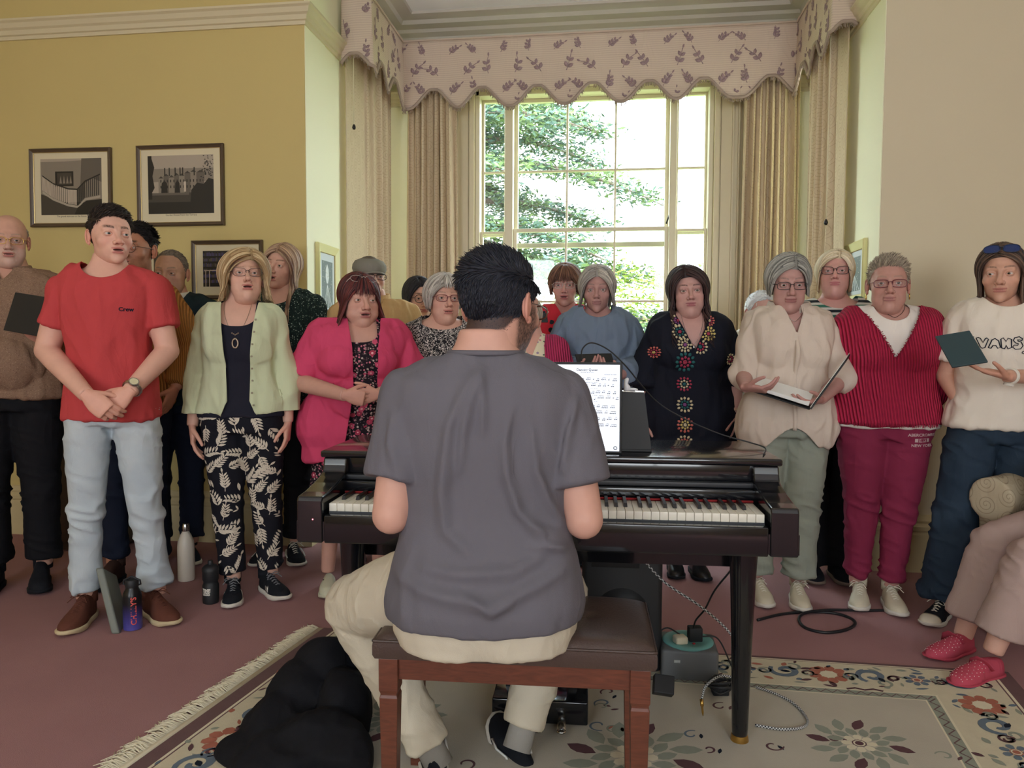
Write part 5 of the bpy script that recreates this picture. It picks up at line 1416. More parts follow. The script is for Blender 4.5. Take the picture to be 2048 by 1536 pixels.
# ---- dark curly hair, crochet squares
M_blk2 = fab('black cotton gauze', (26, 28, 40)); CR = [fab('crochet cream', (222, 206, 170)), fab('crochet rose', (176, 66, 92)), fab('crochet teal', (52, 110, 112)), fab('crochet yellow', (226, 204, 130)), fab('crochet coral', (216, 120, 110)), fab('crochet purple', (140, 84, 140))]
def crochet(g, bvh, x, z, s_, cols):
    for k, (ci, rr, n, ll, ww) in enumerate(((cols[0], .62, 12, .40, .15), (cols[1], .30, 8, .32, .14), (cols[2], .0, 5, .24, .14))):
        for i in range(n):
            a = 2 * PI * i / n; sq = 1 / max(abs(math.cos(a)), abs(math.sin(a))) ** .35 if k == 0 else 1
            project(g, bvh, [leaf2(x + math.cos(a) * rr * s_ * sq, z + math.sin(a) * rr * s_ * sq, a, ll * s_, ww * s_ * 2.0)], m=1 + ci, off=.003 + .0004 * k)
def w_croc(f, o, p):
    def dec(g, bvh):
        for x, z, s_, c in ((-.083, 1.405, .026, (0, 5, 1)), (-.078, 1.345, .030, (0, 2, 1)), (-.055, 1.275, .030, (0, 0, 5)), (.072, 1.335, .030, (3, 3, 1)), (.028, 1.265, .030, (0, 1, 2)), (-.052, 1.185, .040, (2, 1, 1)), (-.050, 1.065, .030, (1, 0, 2)),
                             (-.048, .955, .032, (0, 2, 5)), (-.048, .848, .032, (4, 3, 0)), (-.046, .750, .032, (0, 4, 1)), (-.205, 1.235, .024, (4, 1, 3)), (.205, 1.20, .024, (0, 1, 0)), (-.045, .655, .03, (1, 0, 2)), (.082, 1.405, .022, (4, 1, 0))):
            crochet(g, bvh, x, z, s_ * 1.32, c)
    def bell(t): return np.interp(t, [0, .8, 1.2, 1.5], [.020, .034, .060, .085])
    def body(g):
        f.torso(g, lambda z: .024 + .10 * max(0, 1.1 - z), .48, 1.47)
    garment(f, 'tunic_dress', [body] + [lambda g, s=s: f.armtube(g, s, bell, 1.32) for s in (-1, 1)], [M_blk2] + CR, o, cut=(('v', 1.245, .082, 1.42, .0), ('neck', 1.462)), amp=.009, seed=37, vox=.0085, solid=.003, decals=dec, it=4)
    trousers(f, o, 'leggings', M_black, seed=38)
    for s in (-1, 1): make_shoe(f, s, o, mat('black leather', (24, 24, 26), .35), M_blackshoe, 'boot')
    watch(f, o, 1, mat('pink strap', (214, 170, 150), .4), mat('white watch dial', (226, 220, 206), .3), .93, big=.016)
    necklace(f, o, M_steel, w_=.06, zb=1.275, r=.0011, pend=lambda g, c: g.ell(c + np.array((0, -.003, -.012)), (.008, .003, .012), nu=10, nv=7))
CL, CR_, CH_ = place(1378, 3.92), FZ(-2), HT(1383, 536, 3.92)
person(dict(label='woman with dark wavy hair in a black tunic trimmed with crochet squares', loc=CL, rz=CR_, seed=37, res=150, wear=w_croc, hvox=.0026,
    fig=dict(sex='f', H=CH_, wt=1.32, dpt=1.15, sh=1.02, bust=1.15, arms={-1: 'hang', 1: ((.265, .02, 1.12), (.24, -.07, .90), (-.1, -.1, -1), (-1, .1, 0), .35)}, feet={-1: (-.07, .0, -5), 1: (.06, -.03, 5)}),
    head=dict(hs=1.10, skin=(206, 160, 152), yaw=-5, pitch=2, roll=-3, brow=(60, 40, 40), browa=.7, age=.2, ruddy=.35, fat=.007, shadow=(90, 60, 70), lips=(158, 84, 96), lash=.8, hx=.0),
    hair=dict(style='long', col=((30, 22, 26), (74, 52, 50)), len=.31, n=480, face=48, part=-.012, vol=.022, curl=.016, r=.0048, sweep=.35)))

# ---- hidden white-haired person
def w_hid2(f, o, p):
    top(f, o, 'blouse', M_whitejersey, z0=.84, sl=1.9, sle=.018, seed=40); trousers(f, o, 'trousers', M_black, seed=41)
    for s in (-1, 1): make_shoe(f, s, o, M_blackshoe, M_blackshoe, 'plim')
L_ = place(1520, 4.55)
person(dict(label='white-haired person in glasses, almost hidden behind the beige shirt', loc=L_, rz=FZ(0), seed=41, wear=w_hid2,
    fig=dict(sex='f', H=HT(1515, 584, 4.55), wt=1.0), head=dict(hs=1.1, skin=(206, 160, 150), age=.8, glasses=('rect', M_dkframe), yaw=8),
    hair=dict(style='crop', col=((200, 200, 206), (236, 236, 238)), n=1200, ltop=.03, lside=.025, r=.0022, vol=.012, shell=.008)))

# ---- grey bob, beige shirt, folder
M_beige = fab('pale beige cotton', (212, 196, 182), noise=.03); M_sage = fab('sage green cotton', (150, 156, 144), noise=.05)
def w_beige(f, o, p):
    trousers(f, o, 'trousers', M_sage, r=(.106, .100, .086, .078, .076), seed=43, amp=.010)
    top(f, o, 'shirt', M_beige, z0=.78, sl=1.08, sle=lambda t: .016 + .008 * min(t, 1), e=.020, amp=.013, seed=42, zt=1.47, cut=(('v', 1.315, .050, 1.45), ('neck', 1.455), ('above', .80, .0, -.07)))
    collar(f, o, M_beige, r=.086, z=1.452, flap=.062, opn=.04)
    g = G()
    pts = []
    for z in np.linspace(.86, 1.31, 24):
        hd = np.interp(z, TZ, f.hd) + .024 + (.040 * f.bust * math.exp(-((z - 1.22) / .06) ** 2)); pts.append((0, .0 - hd, z))
    g.tube(f.up(np.array(pts)), .010, 6, flat=.25); g.V = [v * f.k for v in g.V]; build('button_placket', g, M_beige, o)
    necklace(f, o, M_steel, w_=.055, zb=1.375, r=.0010)
    for s in (-1, 1): make_shoe(f, s, o, M_whitelea, M_whiter, 'trainer', M_lace)
GL, GR, GH = place(1577, 3.50), FZ(-6), HT(1565, 512, 3.52); q = LPf(GL, GR, GH)
GARM = {-1: ((-.215, -.02, 1.11), q(1492, 775, 3.30), (.8, -.5, -.1), (.2, .3, 1), .6), 1: ((.240, -.03, 1.10), q(1640, 800, 3.28), (-.85, -.5, -.2), (-.2, .3, 1), .5)}
person(dict(label='woman with a grey bob and glasses in a beige shirt, holding the open folder', loc=GL, rz=GR, seed=43, res=160, wear=w_beige, hvox=.0026,
    fig=dict(sex='f', H=GH, wt=1.14, dpt=1.10, sh=.95, bust=1.0, arms=GARM, feet={-1: (-.13, .0, 4), 1: (.07, -.03, -6)}),
    head=dict(hs=1.08, hx=-.012, skin=(190, 146, 138), yaw=-4, pitch=-8, brow=(120, 104, 100), browa=.5, age=.85, ruddy=.35, fat=.006, jaw=1.05, lips=(150, 92, 92), glasses=('rect', M_dkframe, -.003, .0014), gaze=(0, -6), lw=1.1),
    hair=dict(style='bob', col=((104, 104, 100), (184, 182, 174)), len=.030, n=460, face=46, part=.012, vol=.017, r=.005, sweep=.55, flip=.6)))

# ---- white blonde bob, striped top
M_strp = stripes('white green black striped jersey', (216, 212, 206), [(40, 44, 50), (70, 120, 104)], .052)
def w_strp(f, o, p):
    trousers(f, o, 'flared_trousers', M_black, r=(.104, .096, .088, .098, .125), seed=45, end=1.06)
    top(f, o, 'striped_top', M_strp, z0=.86, sl=1.2, sle=.020, e=.018, amp=.006, seed=44, cut=(('crew', 1.44, .105, .035),))
    for s in (-1, 1): make_shoe(f, s, o, M_blackshoe, fab('taupe rubber', (128, 112, 100)), 'plim')
L_ = place(1668, 3.84)
person(dict(label='woman with a straight white-blonde bob in a striped top and flared black trousers', loc=L_, rz=FZ(-8), seed=45, res=150, wear=w_strp,
    fig=dict(sex='f', H=HT(1668, 502, 3.84), wt=1.12, feet={-1: (-.09, 0, -5), 1: (.05, 0, 8)}),
    head=dict(hs=1.05, hx=-.0, skin=(212, 160, 150), yaw=-14, pitch=8, brow=(170, 150, 130), browa=.3, age=.55, ruddy=.5, fat=.005, glasses=('cat', M_dkframe, -.002, .0015), lips=(176, 96, 104)),
    hair=dict(style='bob', col=((198, 178, 142), (240, 228, 204)), len=.075, n=440, face=48, part=.012, vol=.014, r=.005, sweep=.5)))

# ---- short hair, raspberry jumper
M_rasp = rib('raspberry ribbed chunky knit', (198, 46, 82), .0125, 1.0); M_burg = fab('burgundy fleece', (130, 42, 70), noise=.05); M_print = fab('faded white print', (196, 170, 170))
def w_rasp(f, o, p):
    def txt(g, bvh):
        V, F = text_mesh('ABERCROMBIE', .0165, bold=.0004)
        for body, sz, z in (('ABERCROMBIE', .0185, .846), ('NEW YORK', .0175, .796)):
            V, F = text_mesh(body, sz, bold=.0004); project(g, bvh, [(V[list(fc)][:, :2] * (1.15, 1) + (.135, z), [tuple(range(len(fc)))]) for fc in F], m=1)
        bars = [stroke2([(.098 + i * .019, .821), (.114 + i * .019, .821)], .017) for i in range(4)]; project(g, bvh, bars, m=1)
        V, F = text_mesh('1892', .017, bold=.0008); project(g, bvh, [(V[list(fc)][:, :2] * (1.5, 1) + (.134, .821), [tuple(range(len(fc)))]) for fc in F], m=2, off=.0028)
    trousers(f, o, 'jogging_trousers', [M_burg, M_print, M_burg], r=(.108, .100, .076, .068, .052), seed=47, amp=.010, decals=txt, end=.93)
    top(f, o, 't_shirt', M_whitejersey, z0=.875, sl=0, e=.014, amp=.005, seed=48, cut=(('crew', 1.435, .082, .045),), zt=1.47)
    def fray(V, F): return V
    ob = top(f, o, 'jumper', M_rasp, z0=.895, sl=1.85, sle=lambda t: .030 + .022 * math.sin(min(t, 2) / 2 * PI), e=.034, amp=.010, seed=49, zt=1.47, vox=.0085, solid=.005, cut=(('v', 1.205, .125, 1.43, -.01), ('neck', 1.462)))
    rg = random.Random(3)
    bv = BVHTree.FromPolygons([v.co / f.k for v in ob.data.vertices], [tuple(q_.vertices) for q_ in ob.data.polygons])
    for sg in (-1, 1):
        g = G()
        for i in range(60):
            z = 1.21 + (1.42 - 1.21) * i / 59; x = -.01 + sg * .125 * (z - 1.205) / .225
            h = bv.ray_cast(Vector((x + sg * .004, -1, z - .001)), Vector((0, 1, 0)))
            if h[0] is None: continue
            c = np.array(h[0]); e_ = c + np.array((-sg * rg.uniform(.004, .012), -.003, rg.uniform(-.004, .008))); g.tube([c + (0, .002, 0), c + (0, -.003, 0), e_], .0016, 4)
        g.V = [v * f.k for v in g.V]; build('frayed_edge', g, M_rasp, ob)
    g = G()
    for i in range(80):
        x = -.2 + .4 * i / 79; h = bv.ray_cast(Vector((x, -1, .903)), Vector((0, 1, 0)))
        if h[0] is None: continue
        c = np.array(h[0]); g.tube([c, c + (rg.uniform(-.003, .003), -.002, -rg.uniform(.010, .022))], .0017, 4)
    g.V = [v * f.k for v in g.V]; build('frayed_edge', g, M_rasp, ob)
    necklace(f, o, mat('thin black cord', (50, 40, 44), .6), w_=.06, zb=1.40, r=.0012)
    g = G()
    for s in (-1, 1): g.tube([(s * .080, .012 + .006 * math.cos(a), -.048 + .012 * math.sin(a)) for a in np.linspace(0, 2 * PI, 14)], .0022, 6, cap=False)
    g.xf(f.HM); g.V = [v * f.k for v in g.V]; build('earrings', g, M_gold, o)
    for s in (-1, 1): make_shoe(f, s, o, M_whitelea, M_whiter, 'trainer', M_lace)
L_ = place(1775, 3.46)
person(dict(label='woman with short cropped grey hair in a frayed raspberry V-neck jumper and burgundy joggers', loc=L_, rz=FZ(-10), seed=49, res=170, wear=w_rasp,
    fig=dict(sex='f', H=HT(1770, 512, 3.46), wt=1.24, dpt=1.12, sh=1.04, bust=1.1, arms={-1: 'behind', 1: 'behind'}, feet={-1: (-.105, -.01, -16), 1: (.04, -.05, -2)}),
    head=dict(hs=1.12, skin=(192, 144, 132), yaw=-12, pitch=0, brow=(150, 130, 118), browa=.4, age=.8, ruddy=.4, fat=.005, jaw=1.08, glasses=('rect', M_redframe, -.003, .0017), stub=(130, 120, 110), lips=(160, 104, 100), gaze=(-4, 0)),
    hair=dict(style='spiky', col=((110, 98, 88), (204, 190, 168)), n=3000, ltop=.034, lside=.016, dir=(.3, .5, .3), lift=.75, r=.0016, vol=.009, shell=.003, mess=.2)))

# ---- woman at the right edge
M_wt = fab('white cotton jersey', (232, 222, 208), noise=.02)
def w_vans(f, o, p):
    def txt(g, bvh):
        cx0, cz0 = -.040, 1.262
        def oc(pts, dx, dz=0, k=1): project(g, bvh, [stroke2([(cx0 + dx + x * k, cz0 + dz + z * k) for x, z in pts], .0034)], m=1)
        bub = lambda P: P + [P[0]]
        oc(bub([(-.02, .02), (-.012, .024), (-.004, .018), (.004, .000), (.012, .016), (.018, .020), (.024, .015), (.010, -.022), (0, -.024), (-.006, -.018)]), -.062)
        oc(bub([(-.022, -.022), (-.008, .012), (.002, .018), (.014, .008), (.020, -.020), (.010, -.024), (.004, -.012), (-.006, -.012), (-.012, -.024)]), -.018)
        oc(bub([(-.02, -.022), (-.022, .016), (-.012, .022), (0, .006), (.006, .020), (.018, .016), (.020, -.02), (.008, -.026), (0, -.010), (-.006, -.026)]), .026)
        oc(bub([(.018, .018), (.006, .027), (-.012, .023), (-.017, .011), (-.008, .001), (.004, -.004), (.002, -.011), (-.012, -.009), (-.018, -.018), (-.006, -.028), (.012, -.026), (.020, -.013), (.014, .003), (.002, .008), (.001, .013), (.008, .013), (.016, .009)]), .068)
        oc([(-.090, .026), (-.104, .030), (-.110, .022), (-.100, .018)], 0); oc([(-.092, .018), (-.102, .012)], 0)
        for a in (-.2, -.7, -1.2): 
            x0, z0 = .092 + .004 * a, -.012 + .012 * a; project(g, bvh, [stroke2([(cx0 + x0 + .016 * math.cos(a) + .009 * math.cos(t) * .9, cz0 + z0 + .016 * math.sin(a) + .005 * math.sin(t)) for t in np.linspace(0, 2 * PI, 13)], .0028)], m=1)
    trousers(f, o, 'wide_jeans', M_denimD, r=(.106, .100, .090, .086, .086), seed=51, amp=.012, end=1.0)
    top(f, o, 't_shirt', [M_wt, M_navyD], z0=.885, sl=.72, sle=.022, e=.022, amp=.012, seed=50, decals=txt, cut=(('crew', 1.445, .082, .02),))
    for s in (-1, 1): make_shoe(f, s, o, M_blackshoe, M_whiter, 'plim', M_lace, 'toe')
    watch(f, o, 1, mat('white strap', (226, 220, 208), .5), mat('black watch dial', (24, 26, 30), .3), .93, big=.019)
VL, VR, VH = place(2002, 3.26), FZ(-20), HT(2008, 490, 3.26); q = LPf(VL, VR, VH)
person(dict(label='woman with long brown hair in a white t-shirt and dark jeans at the right edge', loc=VL, rz=VR, seed=51, res=170, wear=w_vans, hvox=.0024,
    fig=dict(sex='f', H=VH, wt=1.04, sh=.96, arms={-1: ((-.21, .05, 1.11), (-.16, -.05, .98), (.6, -.5, -.3), (.3, .5, 0), .4), 1: ((.245, -.05, 1.11), q(2012, 752, 2.92), (-.95, -.25, .22), (.15, -.1, 1), .15)}, feet={-1: (-.22, -.08, -28), 1: (.10, .0, 0)}),
    head=dict(hs=1.08, skin=(208, 160, 138), yaw=-16, pitch=-2, brow=(96, 76, 66), browa=.6, age=.6, ruddy=.3, lips=(176, 108, 100), lw=1.05, glasses=('big', mat('blue black sunglasses', (40, 52, 80), .2), -.002, .0018), gon=(.020, .032, -42), lensm=mat('dark blue tinted lens', (36, 56, 110), .15), gaze=(-14, -4)),
    hair=dict(style='long', col=((38, 30, 28), (112, 88, 72)), len=.30, n=430, face=54, part=-.01, vol=.014, r=.0048, sweep=.6, front=.4)))

# ---- pianist
M_greyT = fab('warm grey cotton jersey', (104, 101, 108), noise=.03, bump=.2); M_khaki = fab('stone khaki cotton', (202, 192, 172), noise=.03)
PL, PR, PH = place(972, 1.80), FZ(180), 1.78; PDROP = .340; q = LPf(PL, PR, PH, PDROP); qk = LPf(PL, PR, PH)
PARM = {1: (q(782, 1030, 1.74), q(850, 985, 2.02), (-.25, -1, -.15), (0, 0, -1), .5), -1: (q(1168, 1040, 1.74), q(1125, 985, 2.02), (.2, -1, -.15), (0, 0, -1), .5)}
a_l, a_r = qk(858, 1490, 2.02), qk(1046, 1452, 2.06)
PLEG = {1: (np.array((.10, -.0, .585)), qk(712, 1210, 2.08), a_l), -1: (np.array((-.10, -.0, .585)), qk(1118, 1196, 2.20), a_r)}
def w_pian(f, o, p):
    ridges = [([(640, 100), (560, 230), (490, 380), (470, 560), (455, 720), (470, 900), (600, 1010)], .011, .020), ([(655, 130), (600, 260), (560, 420), (545, 600)], .009, .014), ([(655, 160), (660, 300), (655, 420)], .007, .012),
              ([(790, 300), (760, 450), (775, 620), (830, 800), (960, 960), (1060, 1010)], .012, .018), ([(900, 400), (920, 600), (980, 760), (1050, 880)], .009, .014), ([(1125, 260), (1090, 400), (1060, 600)], .009, .014), ([(200, 330), (190, 480), (240, 640)], .008, .016),
              ([(230, 1130), (400, 1190), (700, 1240), (940, 1150), (1060, 1090)], .010, .022), ([(380, 1080), (560, 1100), (800, 1090), (950, 1030)], .008, .020), ([(560, 1180), (700, 1270), (800, 1230)], .007, .012), ([(900, 880), (1040, 940)], .006, .014), ([(880, 980), (1050, 1000)], .006, .012)]
    def folds(V, F):
        N_ = normals(V, F); D_ = np.zeros(len(V)); back = smooth01((V[:, 1] + .02) / .06)
        for pts, am, wd in ridges:
            P = np.array([(lambda t: (t[0], t[2] - PDROP))(q(700 + x / 2.478, 700 + y / 2.478, 1.66)) for x, y in pts])
            best = np.full(len(V), 9.0); tb = np.zeros(len(V)); X = V[:, [0, 2]]
            for i in range(len(P) - 1):
                d = P[i + 1] - P[i]; t = np.clip(((X - P[i]) @ d) / (d @ d), 0, 1); dd = np.linalg.norm(X - P[i] - t[:, None] * d, axis=1)
                m = dd < best; best[m] = dd[m]; tb[m] = (i + t[m]) / (len(P) - 1)
            D_ += am * np.exp(-(best / (wd * .75)) ** 2) * np.sin(np.clip(tb * .9 + .05, 0, 1) * PI) ** .5
        return V + N_ * (D_ * back * 1.7)[:, None]
    def tee(z): return np.interp(z, [.84, .90, 1.0, 1.1, 1.25, 1.4, 1.5], [.030, .040, .034, .022, .018, .010, .008])
    garment(f, 't_shirt', [lambda g: f.torso(g, tee, .865, 1.482)] + [lambda g, s=s: f.armtube(g, s, lambda t: .014 + .020 * t, .70) for s in (-1, 1)], M_greyT, o, vox=.0058, it=5, amp=.004, seed=60, cut=(('neck', 1.466),), extra=folds, solid=.003)
    g = G(); pts = []
    for a in np.linspace(0, 2 * PI, 41): pts.append((.083 * math.cos(a), .026 + .078 * math.sin(a), 1.466 - .010 * math.sin(a - PI) * 0 + .000))
    g.tube(f.up(np.array(pts)), .0065, 8, cap=False); g.V = [v * f.k for v in g.V]; build('neck_rib', g, M_greyT, o)
    def seat(g):
        f.torso(g, .022, .80, .93)
        for s in (-1, 1): g.ell((s * .088, .045, .565), (.108, .105, .095))
    def gather(V, F):
        N_ = normals(V, F); zz = V[:, 2] + PDROP; m = np.exp(-((zz - .905) / .018) ** 2) * (V[:, 1] > 0)
        return V + N_ * (.0028 * m * np.sin(np.arctan2(V[:, 0], V[:, 1]) * 70))[:, None]
    garment(f, 'trousers', [seat] + [lambda g, s=s: f.legtube(g, s, [.108, .100, .082, .066, .055], 1.0) for s in (-1, 1)], M_khaki, o, vox=.0065, amp=.005, kind='crumple', seed=61, extra=gather)
    M_seam = fab('khaki stitching', (150, 138, 116))
    for sx in (-1, 1):
        g = G(); P = [(sx * .075, .925), (sx * .080, .875), (sx * .165, .890)]
        for x, z in [(0, 0)]: pass
        pts = [np.array((sx * u, 0, 0)) for u in (.06, .10, .14)]
        tr_ = [o2 for o2 in o.children if o2.name.startswith('trousers')][0]; bv = BVHTree.FromPolygons([v.co / f.k for v in tr_.data.vertices], [tuple(q_.vertices) for q_ in tr_.data.polygons]); line_ = []
        for t in np.linspace(0, 1, 12):
            h = bv.ray_cast(Vector((sx * (.075 + .075 * t), 1, .545 - .0 * t - .018 * math.sin(t * 3))), Vector((0, -1, 0)))
            if h[0] is not None: line_.append(np.array(h[0]) + (0, .001, 0))
        if len(line_) > 3: g.tube(line_, .0022, 5); g.V = [v * f.k for v in g.V]; build('pocket_seam', g, M_seam, tr_)
    M_sock = fab('grey ribbed sock', (150, 146, 140)); 
    for s, a in ((1, a_l), (-1, a_r)):
        g = G(); A = np.array(a); K = np.array(PLEG[s][1]); d = (K - A) / np.linalg.norm(K - A); g.tube([A - d * .06, A + d * .02, A + d * .08], [.038, .036, .040], 16); g.V = [v * f.k for v in g.V]; build('sock', g, M_sock, o)
    make_shoe(f, 1, o, M_blackshoe, M_whiter, 'plim', None, 'wave', ang=0, pos=(a_l[0] , a_l[1] - .03, .0), rz=20)
    make_shoe(f, -1, o, M_blackshoe, M_whiter, 'plim', None, 'wave', ang=0, pos=(a_r[0] , a_r[1] - .05, .01), tilt=-26, rz=24)
person(dict(label='pianist in a grey t-shirt and khaki trousers seated on the bench with his back turned', loc=PL, rz=PR, seed=61, res=170, wear=w_pian, hvox=.0026,
    fig=dict(sex='m', H=PH, wt=1.12, dpt=1.10, sh=.95, drop=PDROP, lean=-.02, thick=1.0, arms=PARM, legs=PLEG),
    head=dict(male=True, hs=1.11, hx=-.012, skin=(206, 158, 140), yaw=-32, pitch=-6, brow=(30, 24, 22), neck=.062, beard=(34, 28, 28), bearda=.92, glasses=('rect', M_tort, .0, .0020), stub=(24, 24, 30), age=.1),
    hair=dict(style='short', col=((20, 22, 30), (40, 42, 54)), n=9000, ltop=.042, lside=.018, dir=(.5, -.15, .3), lift=.42, r=.0015, vol=.012, shell=.002, mess=.10)))

# ---- seated person at the right edge
M_taupe = fab('taupe jersey', (176, 152, 144)); M_slip = fab('pink quilted slipper felt', (184, 74, 92)); 
ZL, ZR, ZH = place(2265, 2.82), FZ(-62), 1.62; ZD = .33; q2 = LPf(ZL, ZR, ZH)
ka, kb = q2(1985, 1085, 2.92), q2(2062, 1115, 2.64); aa, ab = q2(1925, 1275, 2.90), q2(1985, 1305, 2.66)
ZLEG = {-1: (np.array((-.10, 0, .57)), kb if False else ka, aa), 1: (np.array((.10, 0, .57)), kb, ab)}
if ka[0] > kb[0]: ZLEG = {1: (np.array((.10, 0, .57)), ka, aa), -1: (np.array((-.10, 0, .57)), kb, ab)}
def w_seat(f, o, p):
    top(f, o, 'jumper', fab('grey wool', (130, 126, 126)), z0=.86, sl=1.9, sle=.018, seed=70)
    garment(f, 'trousers', [lambda g: f.torso(g, .02, .80, .93)] + [lambda g, s=s: f.legtube(g, s, [.100, .094, .078, .084, .098], .90) for s in (-1, 1)], M_taupe, o, amp=.006, kind='leg', seed=71)
    for s in (-1, 1):
        a = ZLEG[s][2]; make_shoe(f, s, o, M_slip, M_slip, 'slip', None, 'dots', ang=0, pos=(a[0], a[1] - .03, 0), rz=-4 + 0 * s)
        g = G(); Lq = .275; Mx = Matrix.Translation((a[0], a[1] - .03, 0)) @ Matrix.Rotation(R(-4), 4, 'Z')
        g.tube([(-.044, -.01, .030), (-.034, -.02, .062), (-.008, -.032, .078), (.022, -.030, .072), (.040, -.024, .052)], .020, 8, flat=.16, up=(0, .3, 1)); g.xf(Mx); g.V = [v * f.k for v in g.V]; build('slipper_strap', g, M_slip, o)
person(dict(label='seated person in taupe trousers and pink spotted slippers, only the legs in view', loc=ZL, rz=ZR, seed=71, wear=w_seat, bvox=.007,
    fig=dict(sex='f', H=ZH, wt=1.1, drop=ZD, lean=.05, arms={-1: ((-.22, -.02, 1.12), (-.12, -.24, .98), (.3, -.9, -.2), (0, 0, -1), .3), 1: ((.22, -.02, 1.12), (.12, -.24, .98), (-.3, -.9, -.2), (0, 0, -1), .3)}, legs=ZLEG),
    head=dict(age=.8), hair=dict(style='crop', col=((160, 160, 160), (210, 210, 210)), n=500, ltop=.03, lside=.02, vol=.01)))
# ================================================================ THE PIANO
M_pno = mat('polished black lacquer', (18, 19, 23), .16, noise=.05, coat=.4); M_pnod = mat('satin black wood', (28, 29, 34), .42, noise=.05)
M_key = mat('ivory key plastic', (226, 220, 204), .3); M_keyb = mat('black key plastic', (16, 16, 18), .3); M_felt = mat('red key felt', (150, 30, 34), .9)
M_brass = mat('brass', (196, 156, 84), .3, 1.0); M_dkplas = mat('matt black plastic', (28, 29, 32), .55, noise=.04)
PROT = R(-5.65)
def frame(name, X, Y, rot=PROT, z=0.0):
    p_ = cam_to_world(X, Y, z); return empty(name, p_, YAW + rot)
pn = frame('digital_piano', -.526, 2.14); tag(pn, 'black lacquered digital piano in front of the pianist', 'piano')
KW = 1.222
g = G(); g.box((KW / 2, .27, .665), (KW + .17, .60, .055)); g.box((KW / 2, -.018, .672), (KW + .006, .036, .080), bev=.004)
g.box((KW / 2, .39, .715), (KW + .12, .36, .25), bev=.004); g.box((KW / 2, .40, .58), (KW + .06, .30, .12))
pc = build('case', g, M_pno, pn, sharp=40)
g = G(); g.box((KW / 2, .395, .853), (KW + .185, .42, .022), bev=.007); build('lid', g, M_pno, pn, sharp=40)
for s_, nm in ((-1, 'left'), (1, 'right')):
    x0 = -.082 if s_ < 0 else KW + .008
    prof = [(-.036, .632), (-.036, .752), (-.030, .764), (.02, .768), (.10, .780), (.150, .792), (.172, .800), (.182, .820), (.188, .842), (.24, .842), (.24, .632)]
    g = G(); g.prism([(x0, y, z) for y, z in prof], (.074, 0, 0)); bevel(build('cheek_arm', g, M_pno, pn, smooth=False), .005, 3)
    g = G(); g.box((x0 + (.074 - .010 if s_ < 0 else .010), .05, .735), (.012, .16, .05)); build('key_block', g, M_pnod, pn, smooth=False)
for nm, y, z0, z1, m in (('fallboard', .158, .742, .775, M_pno), ('fallboard_hinge_rail', .182, .775, .792, M_pnod), ('front_panel', .205, .792, .845, M_pno)):
    g = G(); g.box((KW / 2, y + .01, (z0 + z1) / 2), (KW + .02, .022, z1 - z0), bev=.003); build(nm, g, m, pn, sharp=40)
g = G(); g.box((KW / 2, .146, .744), (KW, .006, .006)); build('felt_strip', g, M_felt, pn)
g = G(); g.box((KW / 2, .075, .712), (KW, .15, .010)); build('key_bed', g, M_pnod, pn, smooth=False)
kw = KW / 52
WK = [0, 1, 0, 0, 1, 0, 1]     # from A: which white keys have a black key to their right (A B C D E F G)
has = {'A': 1, 'B': 0, 'C': 1, 'D': 1, 'E': 0, 'F': 1, 'G': 1}; nm = 'ABCDEFG'
for i in range(52):
    g = G(); g.box((kw * (i + .5), .073, .7275), (kw - .0011, .146, .024), bev=.0012)
    build('white_key', g, M_key, pn, sharp=40)
for i in range(51):
    if has[nm[i % 7]]:
        g = G(); x = kw * (i + 1) + {'C': -.002, 'D': .002, 'F': -.003, 'G': 0, 'A': .003}[nm[i % 7]]
        g.loft([[(x - .0055, .050, .7395), (x + .0055, .050, .7395), (x + .0055, .146, .7395), (x - .0055, .146, .7395)], [(x - .0045, .056, .7505), (x + .0045, .056, .7505), (x + .0045, .146, .7515), (x - .0045, .146, .7515)]])
        build('black_key', g, M_keyb, pn, smooth=False)
for x, y in ((.012, .185), (1.206, .185), (.61, .50)):
    g = G(); g.lathe([(.018, .005), (.022, .010), (.024, .05), (.030, .30), (.038, .52), (.042, .60), (.042, .64)], (x, y, 0), 28); lo = build('leg', g, M_pno, pn, sharp=50)
    g = G(); g.lathe([(.010, 0), (.026, 0), (.027, .012), (.024, .028), (.020, .030)], (x, y, 0), 24); build('foot_cap', g, M_brass, lo, sharp=40)
g = G(); g.box((.60, .26, .055), (.30, .12, .075), bev=.006); g.box((.50, .30, .34), (.03, .03, .56)); g.box((.70, .30, .34), (.03, .03, .56)); pl = build('pedal_box', g, M_pno, pn, sharp=40)
for i in (-1, 0, 1):
    g = G(); g.tube([(.60 + i * .07, .22, .045), (.60 + i * .07, .17, .042), (.60 + i * .07, .13, .036)], [.010, .013, .014], 12, flat=.5); g.ell((.60 + i * .07, .125, .036), (.015, .012, .007)); build('pedal', g, M_steel, pl)
g = G(); g.ell((-.035, -.037, .700), (.002, .0015, .002), nu=8, nv=6); build('power_lamp', g, mat('red indicator', (255, 120, 120), .3, emit=((255, 110, 120), 3.0)), pn)
V, F = text_mesh('USB   REC', .007); g = G(); g.add(np.stack([V[:, 0] + .78, np.full(len(V), .1575 - .0005), V[:, 1] + .760], 1), F); build('panel_lettering', g, mat('pale panel print', (186, 190, 200), .5), pn)

